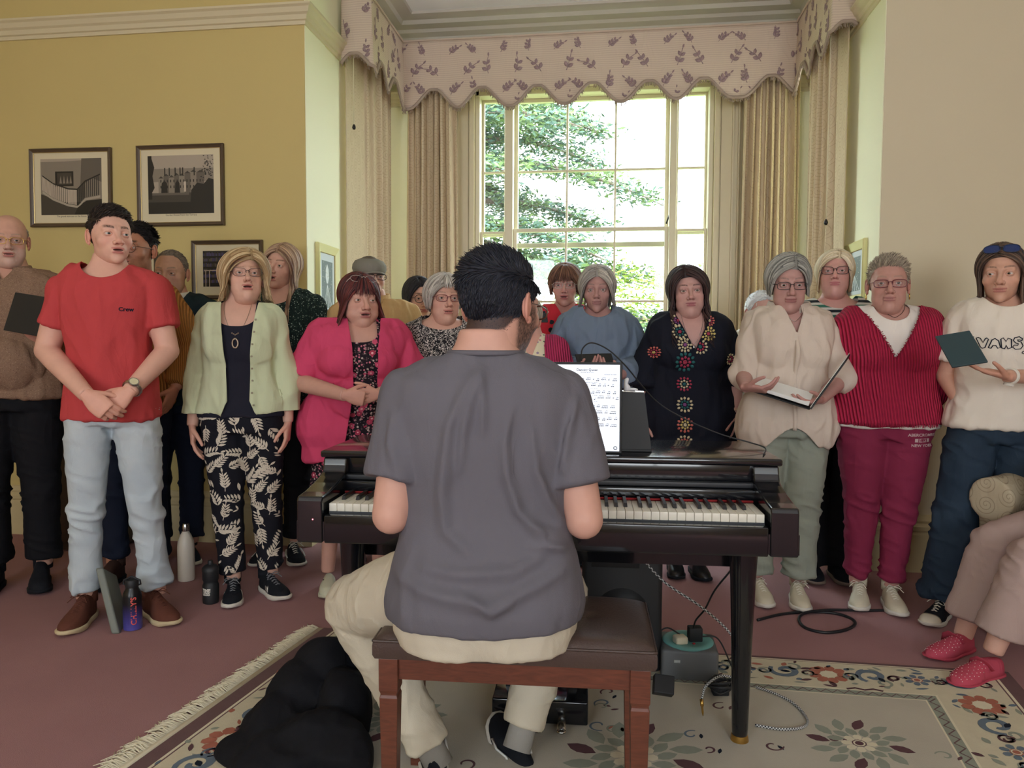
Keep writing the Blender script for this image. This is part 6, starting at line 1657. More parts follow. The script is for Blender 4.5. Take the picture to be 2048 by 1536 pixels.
# ---- bench
bn = frame('piano_bench', -.331, 1.765); tag(bn, 'mahogany piano bench with a padded brown leather seat under the pianist', 'bench')
M_mah = mat('mahogany', (112, 58, 40), .38, noise=.0); nt = NT(M_mah); mp_ = nt.n.new('ShaderNodeMapping'); mp_.inputs['Scale'].default_value = (2, 12, 12); nt.l.new(nt.obj, mp_.inputs[0])
nt.base(nt.mix(nt.noise(mp_.outputs[0], 5, 6, 2.0), (66, 34, 26), (124, 70, 50)))
M_leath = mat('dark brown leather', (74, 58, 52), .36, noise=.10, nscale=9, bump=.35, bscale=160)
BW, BD = .672, .34
def cush(u, v):
    x, y = u * 2 - 1, v * 2 - 1; ex = 1 - abs(x) ** 8; ey = 1 - abs(y) ** 8
    z = .487 + .026 * (max(0, ex) ** .5) * (max(0, ey) ** .5)
    for bx in (-.5, 0, .5):
        for by in (0,): z -= .014 * math.exp(-((x - bx) ** 2 * BW * BW / 4 + (y - by) ** 2 * BD * BD / 4) / .0006)
    return (BW / 2 + x * BW / 2, BD / 2 + y * BD / 2, z)
g = G(); g.grid(cush, 60, 36); n0 = 61; 
edge = [i for i in range(61)] + [r_ * 61 + 60 for r_ in range(1, 37)] + [36 * 61 + i for i in range(59, -1, -1)] + [r_ * 61 for r_ in range(35, 0, -1)]
Vt = g.verts(); rings = []
for dz, k in ((0, 1.0), (-.012, 1.006), (-.034, 1.006), (-.044, .99)):
    rings.append([((Vt[e][0] - BW / 2) * k + BW / 2, (Vt[e][1] - BD / 2) * k + BD / 2, .487 + dz) for e in edge])
g.loft(rings, cap=False); g.poly([rings[-1][i] for i in range(len(edge))][::-1]); cu = build('seat_cushion', g, M_leath, bn, sharp=60)
g = G(); g.tube([tuple(p_) for p_ in rings[0]] + [rings[0][0]], .0035, 6, cap=False); build('piping', g, M_leath, cu)
for bx in (-.5, 0, .5):
    g = G(); g.ell((BW / 2 + bx * BW / 2, BD / 2, .501), (.009, .009, .004), nu=14, nv=8); build('button', g, M_leath, cu)
for y in (.022, BD - .022):
    g = G(); g.box((BW / 2, y, .417), (BW - .06, .020, .055)); bevel(build('apron', g, M_mah, bn, smooth=False), .002)
for x in (.036, BW - .036):
    g = G(); g.box((x, BD / 2, .417), (.020, BD - .06, .055)); bevel(build('apron', g, M_mah, bn, smooth=False), .002)
    for y in (.026, BD - .026):
        g = G(); prof = [(.014, 0), (.016, .01), (.0225, .345), (.0205, .352), (.0205, .356), (.0235, .364), (.0235, .444)]
        g.loft([[(x - r_, y - r_, z), (x + r_, y - r_, z), (x + r_, y + r_, z), (x - r_, y + r_, z)] for r_, z in prof]); bevel(build('leg', g, M_mah, bn, smooth=False), .002)

# ---- tablet with the score on the piano lid
def obox(name, P00, P10, P01, th, m, parent=None, bev=.003, thdir=None):
    """board given by three corners and a thickness"""
    a, b, c = [np.array(v) for v in (P00, P10, P01)]; u, v = b - a, c - a; n = np.cross(u, v); n /= np.linalg.norm(n)
    if thdir is not None and n @ np.array(thdir) < 0: n = -n
    g = G(); g.prism([a, b, b + v, c], n * th); o = build(name, g, m, parent, smooth=False)
    bevel(o, bev, 3); return o, (a, u, v, n)
M_paper = mat('white paper', (236, 236, 234), .8); M_ink = mat('black print', (34, 34, 40), .7)
M_screen = mat('lit tablet screen', (232, 236, 244), .3, emit=((226, 232, 244), .55)); M_inkS = mat('screen print', (56, 60, 72), .4)
A = pn.matrix_world
def PW(x, y, z):
    c_, s_ = math.cos(pn.rotation_euler.z), math.sin(pn.rotation_euler.z); return np.array((pn.location.x + x * c_ - y * s_, pn.location.y + x * s_ + y * c_, z))
def inv_piano(px, py, Y):
    w_ = at(px, py, Y) - pn.location; c_, s_ = math.cos(-pn.rotation_euler.z), math.sin(-pn.rotation_euler.z); return (w_.x * c_ - w_.y * s_, w_.x * s_ + w_.y * c_, w_.z)
r0 = inv_piano(1243, 903, 2.31); TX1 = r0[0]; TX0 = TX1 - .216
tb = empty('tablet', PW(TX0, .235, .8645), pn.rotation_euler.z); tag(tb, 'upright tablet showing a score titled Dancing Queen, standing on the piano', 'tablet')
lean_ = .10
def TP(x, z, d=0): return (x, z * lean_ + d * -1, z * (1 - lean_ * .05))
def tbox(name, x0, x1, z0, z1, d0, d1, m, parent, bev=0):
    g = G(); V = [TP(x, z, d) for x in (x0, x1) for d in (d0, d1) for z in (z0, z1)]; g.add(V, [(0, 1, 3, 2), (4, 6, 7, 5), (0, 4, 5, 1), (2, 3, 7, 6), (0, 2, 6, 4), (1, 5, 7, 3)])
    o = build(name, g, m, parent, smooth=False)
    if bev: bevel(o, bev, 3)
    return o
tbox('tablet_body', 0, .216, 0, .282, -.0035, .0035, M_dkplas, tb, .003)
sc_ = tbox('screen', .008, .208, .008, .274, .0036, .0040, M_screen, tb)
g = G()
def stext(body, sz, x, z, al='CENTER'):
    V, F = text_mesh(body, sz, align=al, bold=sz * .02); g.add([TP(v[0] + x, v[1] + z, .0043) for v in V], F)
stext('Dancing Queen', .0105, .108, .258); stext('Recorded by the choir', .0045, .108, .2505); stext('arranged for choir', .0050, .198, .244, 'RIGHT')
def line(x0, x1, z0, z1): g.add([TP(x0, z0, .0043), TP(x1, z0, .0043), TP(x1, z1, .0043), TP(x0, z1, .0043)], [(0, 1, 2, 3)])
rg = random.Random(8)
for k, z in enumerate((.224, .204, .184, .166, .140, .120, .100, .082)):
    for j in range(5): line(.014, .202, z + j * .0022 - .0001, z + j * .0022 + .0002)
    for b in range(5): line(.014 + b * .047, .0143 + b * .047, z, z + .0088)
    x = .022
    while x < .198:
        zz = z + rg.choice([.001, .002, .0033, .0045, .0055]); n_ = rg.choice([1, 2, 2, 3, 4])
        for q_ in range(n_):
            V = [TP(x + .0020 * math.cos(a) , zz + .0014 * math.sin(a), .0044) for a in np.linspace(0, 2 * PI, 9)[:-1]]; g.add(V, [tuple(range(8))]); line(x + .0016, x + .0021, zz, zz + .0068)
            if q_ < n_ - 1: line(x + .0018, x + .0068, zz + .0058, zz + .0070)
            x += .005
        x += rg.uniform(.003, .008)
    V = None; stext('see the girl  watch that scene  dig - ging the', .0036, .108, z - .0045)
build('score', g, M_inkS, sc_, smooth=False)
g = G(); g.tube([TP(.196 + .005 * math.cos(a), .018 + .005 * math.sin(a), .0044) for a in np.linspace(0, 2 * PI, 17)], .0012, 5, cap=False); build('round_button', g, M_inkS, sc_)
# black stand behind it
ms = empty('music_stand', PW(TX1 - .09, .27, .8645), pn.rotation_euler.z); tag(ms, 'black board standing behind the upright tablet on the piano lid', 'stand')
g = G(); g.prism([(0, .012, 0), (.185, .012, 0), (.162, .042, .185), (0, .042, .190)], (0, .005, 0)); build('board', g, M_dkplas, ms, smooth=False)
g = G(); g.prism([(0, .039, .190), (.160, .039, .185), (.160, .049, .187), (0, .049, .192)], (0, 0, .002)); build('light_edge', g, M_steel, ms, smooth=False)
g = G(); g.box((.09, .045, .004), (.19, .07, .008), bev=.002); build('stand_base', g, M_dkplas, ms)
g = G(); g.tube([(0, 0, 0), (0, 0, .012), (-.004, 0, .022), (-.002, 0, .034), (.003, 0, .040)], [.012, .010, .006, .007, .003], 12); g.ell((.016, 0, .004), (.018, .008, .005))
cl = build('clip', g, mat('white plastic', (232, 234, 238), .4), loc=Vector(PW(TX1 + .018, .315, .8645 + .190)) , rot=(0, 0, 0)); tag(cl, 'small white clip on top of the black board behind the tablet', 'clip')

# ================================================================ THINGS ON THE FLOOR
def wtube(name, pts, r, m, label=None, cat=None, sides=8, res=8, parent=None, group=None):
    """smooth cord through the points"""
    P = np.array([tuple(p_) for p_ in pts], float); out = []
    Q = np.concatenate([[2 * P[0] - P[1]], P, [2 * P[-1] - P[-2]]])
    for i in range(1, len(Q) - 2):
        for t in np.linspace(0, 1, res, endpoint=False):
            a, b, c, d = Q[i - 1:i + 3]; out.append(.5 * ((2 * b) + (c - a) * t + (2 * a - 5 * b + 4 * c - d) * t * t + (3 * b - a - 3 * c + d) * t ** 3))
    out.append(P[-1]); out = np.array(out); c0 = out.mean(0); c0[2] = out[:, 2].min(); g = G(); g.tube(out - c0, r, sides)
    if isinstance(m, list):
        nseg = len(out) - 1; g.M = []
        for i in range(nseg):
            for j in range(sides): g.M.append((i + j) % 2 if sides > 4 else i % 2)
        g.M += [0, 0]
    o = build(name, g, m, parent, loc=tuple(c0) if parent is None else None)
    if label: tag(o, label, cat, group)
    return o
M_cord = mat('black rubber cable', (26, 27, 30), .5); M_cordw = mat('white braid', (206, 206, 204), .7)
gr = lambda x, y, z=.006: ground(x, y, z)
wtube('cable', [gr(1515, 1240), gr(1560, 1229), gr(1610, 1224), gr(1665, 1226), gr(1700, 1236), gr(1710, 1248), gr(1690, 1260), gr(1650, 1265), gr(1612, 1256), gr(1598, 1240), gr(1610, 1226, .014), gr(1660, 1220, .014), gr(1740, 1221), gr(1815, 1219)], .0065, M_cord, 'thick black cable looped once on the pink carpet right of the piano leg', 'cable')
wtube('cable', [at(1280, 1112, 2.36), at(1330, 1165, 2.42), at(1400, 1212, 2.48), at(1450, 1255, 2.50), at(1474, 1290, 2.50), at(1478, 1330, 2.45), at(1470, 1353, 2.42), at(1440, 1352, 2.40), at(1412, 1372, 2.38), at(1403, 1398, 2.36)], .0042, [M_cord, M_cordw], 'black and white braided cable hanging from the piano beside its right leg', 'cable', res=14, sides=6)
g = G(); a, b = Vector(at(1403, 1398, 2.36)), Vector(ground(1406, 1432, .012)); g.tube([a - a, (b - a) * .4, (b - a) * .45, (b - a) * .8, (b - a)], [.006, .006, .0035, .0035, .0012], 10); pj = build('jack_plug', g, M_brass, loc=a); tag(pj, 'gold jack plug lying on the rug at the end of the braided cable', 'plug')
wtube('cable', [gr(1512, 1374, .015), gr(1545, 1385, .015), gr(1580, 1402, .015), gr(1606, 1425, .015), gr(1615, 1445, .015), gr(1600, 1456, .015), gr(1560, 1458, .015), gr(1510, 1450, .015)], .0045, [M_cord, M_cordw], 'black and white braided cable curving over the rug right of the piano leg', 'cable', res=16, sides=6)
wtube('cable', [at(1474, 1118, 2.42), at(1462, 1140, 2.44), at(1430, 1180, 2.50), at(1410, 1218, 2.56), at(1392, 1240, 2.62), at(1387, 1256, 2.64)], .0032, M_cord, 'thin black lead rising from the black plug to the underside of the piano', 'cable')
# amplifier
sp_ = empty('amplifier_speaker', ground(1162, 1345), YAW + R(-6)); tag(sp_, 'black portable amplifier speaker standing under the piano', 'speaker')
g = G(); g.box((.145, .14, .26), (.29, .28, .50), bev=.02); g.box((.145, .14, .005), (.25, .24, .01)); build('cabinet', g, M_dkplas, sp_, sharp=40)
g = G(); g.lathe([(.10, 0), (.105, -.006), (.095, -.010), (.055, .004), (.02, -.004), (.001, -.010)], (.145, -.000, .22), 36, axis='y'); build('woofer', g, M_pnod, sp_)
g = G(); g.box((.12, -.002, .43), (.17, .005, .07), bev=.002); cp = build('control_panel', g, M_pnod, sp_)
for i in range(6):
    g = G(); g.tube([(.055 + i * .026, -.004, .425), (.055 + i * .026, -.014, .425)], .006, 12); build('knob', g, mat('grey knob', (150, 152, 156), .4), cp)
V, F = text_mesh('Mic 1   Line 2   Level', .012); g = G(); g.add(np.stack([V[:, 0] + .12, np.full(len(V), -.0052), V[:, 1] + .450], 1), F); build('lettering', g, mat('white panel print', (206, 208, 212), .6), cp)
# cable reel box
rl = empty('cable_reel', ground(1322, 1362), YAW + R(-8)); tag(rl, 'grey cassette extension reel with a turquoise ring and plugs on top, beside the piano leg', 'extension reel')
M_gplas = mat('grey plastic', (92, 94, 96), .5, noise=.05); M_teal = mat('turquoise plastic', (110, 168, 166), .45)
g = G(); g.box((.10, .09, .058), (.20, .18, .116), bev=.012); build('housing', g, M_gplas, rl, sharp=40)
g = G(); g.lathe([(.060, .114), (.090, .114), (.092, .119), (.088, .123), (.066, .123), (.060, .120)], (.10, .09, 0), 40); build('turquoise_ring', g, M_teal, rl, sharp=50)
g = G(); g.lathe([(.001, .1165), (.058, .1165), (.058, .119), (.001, .119)], (.10, .09, 0), 32); build('socket_plate', g, M_gplas, rl, sharp=50)
g = G(); g.ell((.118, .055, .121), (.006, .006, .004), nu=10, nv=6); build('reset_button', g, M_felt, rl)
g = G(); g.box((.055, -.001, .075), (.022, .002, .010)); build('rating_label', g, mat('pale label', (176, 180, 178), .6), rl)
def wloc(e, x, y, z): c_, s_ = math.cos(e.rotation_euler.z), math.sin(e.rotation_euler.z); return Vector((e.location.x + x * c_ - y * s_, e.location.y + x * s_ + y * c_, z))
g = G(); g.box((0, 0, .026), (.050, .040, .052), bev=.005); g.box((0, 0, .003), (.034, .03, .006)); ad = build('power_adaptor', g, M_dkplas, loc=wloc(rl, .125, .095, .118), rot=(0, 0, YAW)); tag(ad, 'square black power adaptor plugged into the top of the extension reel', 'power adaptor')
g = G(); g.box((0, 0, .014), (.046, .042, .028), bev=.007); ad = build('plug', g, mat('cream plug plastic', (222, 214, 190), .4), loc=wloc(rl, .070, .060, .118), rot=(0, 0, YAW + .2)); tag(ad, 'cream mains plug in the top of the extension reel', 'plug')
wtube('lead', [wloc(rl, .07, .075, .145), wloc(rl, .02, .09, .16), wloc(rl, -.03, .06, .12), wloc(rl, -.08, .05, .02)], .0028, M_cord, 'thin black lead running left from the cream plug', 'cable')
wtube('lead', [wloc(rl, .15, .12, .124), wloc(rl, .21, .12, .12), wloc(rl, .25, .06, .05), wloc(rl, .27, -.03, .008), wloc(rl, .30, -.06, .006), wloc(rl, .36, -.02, .006), wloc(rl, .41, .03, .006), wloc(rl, .36, .06, .006), wloc(rl, .30, .05, .008)], .0028, M_cord, 'thin black lead curling right from the extension reel past the piano leg', 'cable')
g = G()
for k in range(7):
    a0 = rg.uniform(0, 6); rr = rg.uniform(.028, .045); g.tube([(rr * math.cos(a0 + t) * (1.2 if k % 2 else .9), rr * math.sin(a0 + t) * .7, .010 + .030 * abs(math.sin(t * .5 + k)) + k * .004) for t in np.linspace(0, 2 * PI * .95, 20)], .0030, 6)
g.box((0, 0, .022), (.055, .038, .032), bev=.006); o = build('coiled_lead', g, M_cord, loc=ground(1440, 1392, .002), rot=(0, 0, YAW)); tag(o, 'black power brick wrapped in its coiled lead on the rug behind the piano leg', 'power brick')
o, _ = obox('power_supply', at(1310, 1346, 2.42), at(1350, 1352, 2.42), at(1308, 1384, 2.38), .03, M_dkplas, bev=.003, thdir=(0, 1, 0)); tag(o, 'flat black power supply box propped against the extension reel', 'power supply')

# bottles
def bottle(name, px, py, prof, m, cap_prof, cap_m, label, h):
    p_ = ground(px, py); e = empty(name, p_, YAW); tag(e, label, 'bottle', 'drinks bottles on the carpet')
    g = G(); g.lathe(prof, sides=32); b_ = build('bottle_body', g, m, e, sharp=50); g = G(); g.lathe(cap_prof, sides=28); build('cap', g, cap_m, e, sharp=50); return e, b_
M_purple = mat('black to violet gradient paint', (40, 36, 90), .35); nt = NT(M_purple); z = nt.xyz(nt.obj)[2]
nt.base(nt.ramp(nt.math('DIVIDE', z, .17), [(0, (88, 84, 168)), (.35, (58, 52, 116)), (.65, (18, 18, 24)), (1, (14, 14, 18))]))
e, b_ = bottle('water_bottle', 266, 1257, [(.03, 0), (.036, .003), (.037, .012), (.037, .140), (.034, .156), (.026, .170), (.024, .178)], M_purple, [(.001, .178), (.025, .178), (.026, .182), (.026, .205), (.022, .210), (.001, .210)], M_dkplas, 'black to violet drinks bottle standing between the brown boots', .21)
V, F = text_mesh("CHILLY'S", .030, bold=.0006); g = G(); pts = []
for v in V: a = (-v[1]) / .0375 + R(-55); pts.append((.0376 * math.cos(a), .0376 * math.sin(a), .085 + v[0]))
g.add(pts, F); build('lettering', g, mat('orange red print', (226, 92, 84), .5), b_, smooth=False)
g = G(); g.tube([(.024, 0, .186), (.036, 0, .190), (.034, 0, .206), (.0, 0, .222), (-.034, 0, .206), (-.036, 0, .190), (-.024, 0, .186)], .004, 8); build('carry_loop', g, M_dkplas, e)
bottle('water_bottle', 373, 1160, [(.034, 0), (.040, .003), (.041, .012), (.041, .170), (.038, .200), (.026, .232), (.018, .245), (.017, .252)], mat('matt white enamel', (206, 196, 182), .4, noise=.03), [(.001, .252), (.018, .252), (.0185, .256), (.0185, .280), (.015, .289), (.001, .290)], M_steel, 'white metal drinks bottle with a steel cap between the jeans and the leaf-print trousers', .29)
e, b_ = bottle('sports_bottle', 422, 1205, [(.030, 0), (.035, .003), (.036, .010), (.036, .085), (.032, .094), (.032, .104), (.036, .112), (.036, .150)], M_dkplas, [(.001, .150), (.0375, .150), (.0375, .165), (.026, .176), (.012, .180), (.012, .192), (.010, .198), (.001, .198)], M_dkplas, 'black squeeze sports bottle beside the striped trainer', .19)
for body, z in (('TIME', .066), ('LESS', .050)):
    V, F = text_mesh(body, .020, bold=.0010); g = G(); g.add([(.0365 * math.sin(v[0] / .0365 - .25), -.0365 * math.cos(v[0] / .0365 - .25), z + v[1]) for v in V], F); build('lettering', g, M_whiter, b_, smooth=False)
a, b = at(222, 1250, 3.02), at(190, 1136, 3.12); a.z = .004
o, _ = obox('laptop_sleeve', a, a + Vector((.030, .010, 0)), b, .19, mat('grey green sleeve', (120, 124, 116), .6, noise=.05), bev=.008, thdir=(0, 1, 0)); tag(o, 'slim grey case leaning against the shin of the man in pale jeans', 'case')

# black jacket heap
M_jkt = fab('black brushed cotton', (20, 20, 24), noise=.1)
def heap():
    g = G(); P = lambda x, y, z: tuple(np.array(ground(x, y)) + (0, 0, z))
    for px, py, z, r_ in ((500, 1520, .03, (.10, .07, .05)), (560, 1490, .05, (.12, .10, .09)), (610, 1450, .08, (.11, .11, .12)), (650, 1430, .12, (.10, .10, .13)), (690, 1470, .08, (.07, .10, .13)), (640, 1520, .05, (.14, .10, .09)), (690, 1535, .04, (.09, .09, .08)), (560, 1540, .03, (.14, .09, .06))):
        g.ell(P(px, py, z), r_)
    V, F = remesh(g, .009, 10); N_ = normals(V, F); V = V + N_ * wrinkles(V * .45, N_, .016, 'crumple', 9)[:, None]; V[:, 2] = np.maximum(V[:, 2], .006); c = V.mean(0); c[2] = 0
    g = G(); g.add(V - c, F); o = build('jacket', g, M_jkt, loc=tuple(c)); tag(o, 'black jacket heaped on the rug by the left piano leg', 'jacket')
heap()

# ================================================================ RUG
c0 = ground(648, 1259); c1 = ground(2016, 1348); c2 = ground(262, 1536)
ux = (c1 - c0); RWd = ux.length; ux.normalize(); uy = (c2 - c0).normalized()
RH = 1.9
M_rug = mat('beige wool field', (188, 180, 164), .95, noise=.10, nscale=5, bump=.4, bscale=300, spec=.1); M_rc = mat('cream wool', (206, 196, 170), .95, noise=.08, nscale=20, bump=.3, spec=.1); M_rp = mat('mauve brown wool', (112, 88, 88), .95, noise=.08, bump=.3, spec=.1)
M_rw = mat('ivory wool', (220, 210, 184), .95, noise=.06, spec=.1); M_rb = mat('slate blue wool', (106, 118, 130), .95, noise=.12, spec=.1); M_rn = mat('dark navy wool', (34, 38, 50), .95, spec=.1); M_rr = mat('rust rose wool', (172, 108, 90), .95, noise=.15, spec=.1); M_rg = mat('grey green wool', (146, 150, 136), .95, noise=.12, spec=.1); M_rm = mat('plum wool', (98, 70, 74), .95, noise=.1, spec=.1)
RM = [M_rug, M_rc, M_rp, M_rw, M_rb, M_rn, M_rr, M_rg, M_rm]
g = G(); g.box((RWd / 2, RH / 2, .004), (RWd, RH, .008), 2)
lay = [0.0083]
def rpoly(P, m, z=None):
    zz = z or lay[0]; g.add([(x, y, zz) for x, y in P], [tuple(range(len(P)))], m)
def rrect(x0, y0, x1, y1, m, z): rpoly([(x0, y0), (x1, y0), (x1, y1), (x0, y1)], m, z)
def rstroke(P, w_, m, z=.0098):
    V, F = stroke2(P, w_); g.add([(x, y, z) for x, y in V], F, m)
EL, ET, BWd = .055, .018, .30
rrect(EL, ET, RWd - EL, RH, 3, .0084); rrect(EL + .010, ET + .008, RWd - EL - .01, RH, 2, .0087); rrect(EL + .016, ET + .012, RWd - EL - .016, RH, 1, .0090)
IX0, IY0, IX1 = EL + BWd, ET + BWd * .92, RWd - EL - BWd
rrect(IX0 - .05, IY0 - .05, IX1 + .05, RH, 3, .0092); rrect(IX0 - .042, IY0 - .042, IX1 + .042, RH, 7, .0094); rrect(IX0 - .006, IY0 - .006, IX1 + .006, RH, 3, .0095); rrect(IX0, IY0, IX1, RH, 0, .0097)
def zig(x0, y0, x1, y1, n):
    P = []; d = np.array((x1 - x0, y1 - y0)); L_ = np.linalg.norm(d); d /= L_; nn = np.array((-d[1], d[0]))
    for i in range(n * 2 + 1): P.append(tuple(np.array((x0, y0)) + d * L_ * i / (2 * n) + nn * (.012 if i % 2 else -.012)))
    rstroke(P, .006, 2, .0099)
zig(IX0 - .03, IY0 - .024, IX1 + .03, IY0 - .024, 52); zig(IX0 - .024, IY0 - .02, IX0 - .024, RH, 30); zig(IX1 + .024, IY0 - .02, IX1 + .024, RH, 30)
def flower(x, y, r_, cs, n=8, z=.0100):
    for i in range(n):
        a = 2 * PI * i / n; rpoly([(x + r_ * (t * math.cos(a) - w_ * math.sin(a)), y + r_ * (t * math.sin(a) + w_ * math.cos(a))) for t, w_ in ((.3, 0), (.5, .2), (.8, .26), (1, .12), (1, -.12), (.8, -.26), (.5, -.2))], cs[0], z)
    rpoly([(x + r_ * .42 * math.cos(a), y + r_ * .42 * math.sin(a)) for a in np.linspace(0, 2 * PI, 13)[:-1]], cs[1], z + .0002)
    rstroke([(x + r_ * .30 * math.cos(a), y + r_ * .30 * math.sin(a)) for a in np.linspace(0, 2 * PI, 13)], r_ * .10, cs[2], z + .0004)
def scroll(x, y, r_, a0, m, w_=.014, turns=1.2, sg=1):
    P = []; W_ = []
    for t in np.linspace(0, 1, 20): a = a0 + sg * t * turns * 2 * PI; rr = r_ * (1 - .72 * t); P.append((x + rr * math.cos(a), y + rr * math.sin(a))); W_.append(w_ * (.35 + .9 * math.sin(PI * (.15 + .7 * t))))
    rstroke(P, W_, m, .0101)
def rleaf(x, y, a, L_, W_, m, z=.0100): rpoly([tuple(p_) for p_ in leaf2(x, y, a, L_, W_)], m, z)
rg = random.Random(12)
def motif_run(x0, y0, dx, dy, n, along):
    for i in range(n):
        x, y = x0 + dx * i, y0 + dy * i; k = i % 4
        nx, ny = (0, 1) if along == 'x' else (1, 0)
        if k in (0,): flower(x, y, .072, (6, 3, 3), 9)
        elif k == 2: flower(x, y, .045, (4, 6, 3), 7)
        else:
            sg = 1 if k == 1 else -1; scroll(x, y - .01, .055, rg.uniform(0, 6), 4, .020, 1.1, sg); scroll(x + .03, y + .045 * sg, .030, rg.uniform(0, 6), 7, .010, 1.0, -sg)
            rleaf(x + .02, y, rg.uniform(0, 6), .04, .020, 5, .0103)
        for q_ in range(9):
            a = rg.uniform(0, 6.28); rr = rg.uniform(.075, .115); rleaf(x + rr * math.cos(a), y + rr * .9 * math.sin(a), rg.uniform(0, 6.28), rg.uniform(.025, .05), rg.uniform(.010, .022), rg.choice([7, 4, 7, 8, 6, 7]))
        for sgn in (-1, 1): scroll(x + dx * .5, y + dy * .5 + 0, .026, rg.uniform(0, 6), rg.choice([7, 4, 8]), .008, 1.0, sgn)
motif_run(EL + .14, ET + .115, .150, 0, int((RWd - .2) / .150), 'x'); motif_run(EL + .120, ET + .28, 0, .150, 11, 'y'); motif_run(RWd - EL - .125, ET + .28, 0, .150, 11, 'y')
for x in np.arange(.3, RWd - .3, .60):
    rstroke([(x - .06, IY0 - .05), (x - .03, IY0 - .062), (x, IY0 - .05), (x + .03, IY0 - .062), (x + .06, IY0 - .05)], .012, 8)
# scattered field medallions
def medal(x, y, r_):
    for k in range(12):
        a = k * PI / 6; rleaf(x + r_ * .55 * math.cos(a), y + r_ * .55 * math.sin(a), a + .4, r_ * .5, r_ * .24, 8 if k % 3 == 0 else 7); rleaf(x + r_ * .3 * math.cos(a), y + r_ * .3 * math.sin(a), a - .5, r_ * .35, r_ * .2, 7, .0102)
    flower(x, y, r_ * .34, (3, 8, 3), 8, .0104)
for x, y, r_ in ((RWd - .62, .62, .15), (.62, .70, .15), (RWd * .52, .80, .20), (RWd * .74, 1.15, .15), (RWd * .30, 1.2, .15)): medal(x, y, r_)
for i in range(90):
    x, y = rg.uniform(IX0 + .03, IX1 - .03), rg.uniform(IY0 + .03, RH - .2)
    if abs(x - RWd * .52) < .42 and .5 < y < 1.2 or i % 3 == 0:
        scroll(x, y, rg.uniform(.02, .035), rg.uniform(0, 6), rg.choice([8, 7, 4]), .006, .8, rg.choice([-1, 1])); rleaf(x + .03, y + .02, rg.uniform(0, 6), .03, .012, rg.choice([5, 8, 6]))
def rugsp(g):
    V = g.verts(); g.V = [np.stack([V[:, 0] * ux.x + V[:, 1] * uy.x, V[:, 0] * ux.y + V[:, 1] * uy.y, V[:, 2]], 1)]; return g
o = build('rug', rugsp(g), RM, smooth=False, loc=(c0.x, c0.y, 0)); tag(o, 'cream floral wool rug with a fringed end under the piano and bench', 'rug')
g = G(); g.box((-.014, RH / 2, .004), (.028, RH, .006))
for i in range(620):
    y = i / 620 * RH; L_ = rg.uniform(.05, .085); a = rg.uniform(-.6, .6); b_ = rg.uniform(-.5, .5)
    g.tube([(-.024, y, .006), (-.024 - L_ * .4, y + math.sin(a) * L_ * .3, .012 + rg.uniform(0, .006)), (-.024 - L_ * .8, y + math.sin(a + b_) * L_ * .6, .006), (-.024 - L_, y + math.sin(a + b_ * 2) * L_ * .8, .004)], [.0024, .0026, .0022, .0012], 4)
fr = build('fringe', rugsp(g), M_rw, o)

# ================================================================ CURTAINS AND PELMET
def scroll_cloth(name, base, dark, cell=.11):
    m = fab(name, base, noise=.03); nt = NT(m); u = nt.xyz(nt.uv)
    fx = nt.math('SUBTRACT', nt.math('FRACT', nt.math('DIVIDE', u[0], cell)), .5); row = nt.math('FLOOR', nt.math('DIVIDE', u[0], cell))
    fy = nt.math('SUBTRACT', nt.math('FRACT', nt.math('ADD', nt.math('DIVIDE', u[1], cell), nt.math('MULTIPLY', row, .5))), .5)
    r_ = nt.math('SQRT', nt.math('ADD', nt.math('MULTIPLY', fx, fx), nt.math('MULTIPLY', fy, fy))); an = nt.math('ARCTAN2', fy, fx)
    s_ = nt.math('FRACT', nt.math('ADD', nt.math('MULTIPLY', r_, 5.5), nt.math('DIVIDE', an, 2 * PI))); b_ = nt.math('LESS_THAN', s_, .20); b2 = nt.math('LESS_THAN', r_, .47)
    f_ = nt.math('MINIMUM', 1.0, nt.math('MULTIPLY', nt.math('MULTIPLY', b_, b2), .8))
    nt.base(nt.mix(f_, base, dark)); 
    nt.b.inputs['Transmission Weight'].default_value = 0
    return m
M_curt = scroll_cloth('cream scroll damask', (210, 192, 164), (190, 168, 140)); M_curtS = scroll_cloth('cream scroll damask lining side', (204, 190, 160), (170, 150, 122))
def cloth_grid(name, fn, nu, nv, m, parent, uvf, thick=.004):
    g = G(); g.grid(fn, nu, nv); o = build(name, g, m, parent); me = o.data; uv = me.uv_layers.new(name='UVMap')
    co = [uvf(u / nu, v / nv) for v in range(nv + 1) for u in range(nu + 1)]
    d_ = np.array([co[l.vertex_index] for l in me.loops], np.float32); uv.data.foreach_set('uv', d_.ravel())
    s_ = o.modifiers.new('thickness', 'SOLIDIFY'); s_.thickness = thick; s_.offset = 0; return o
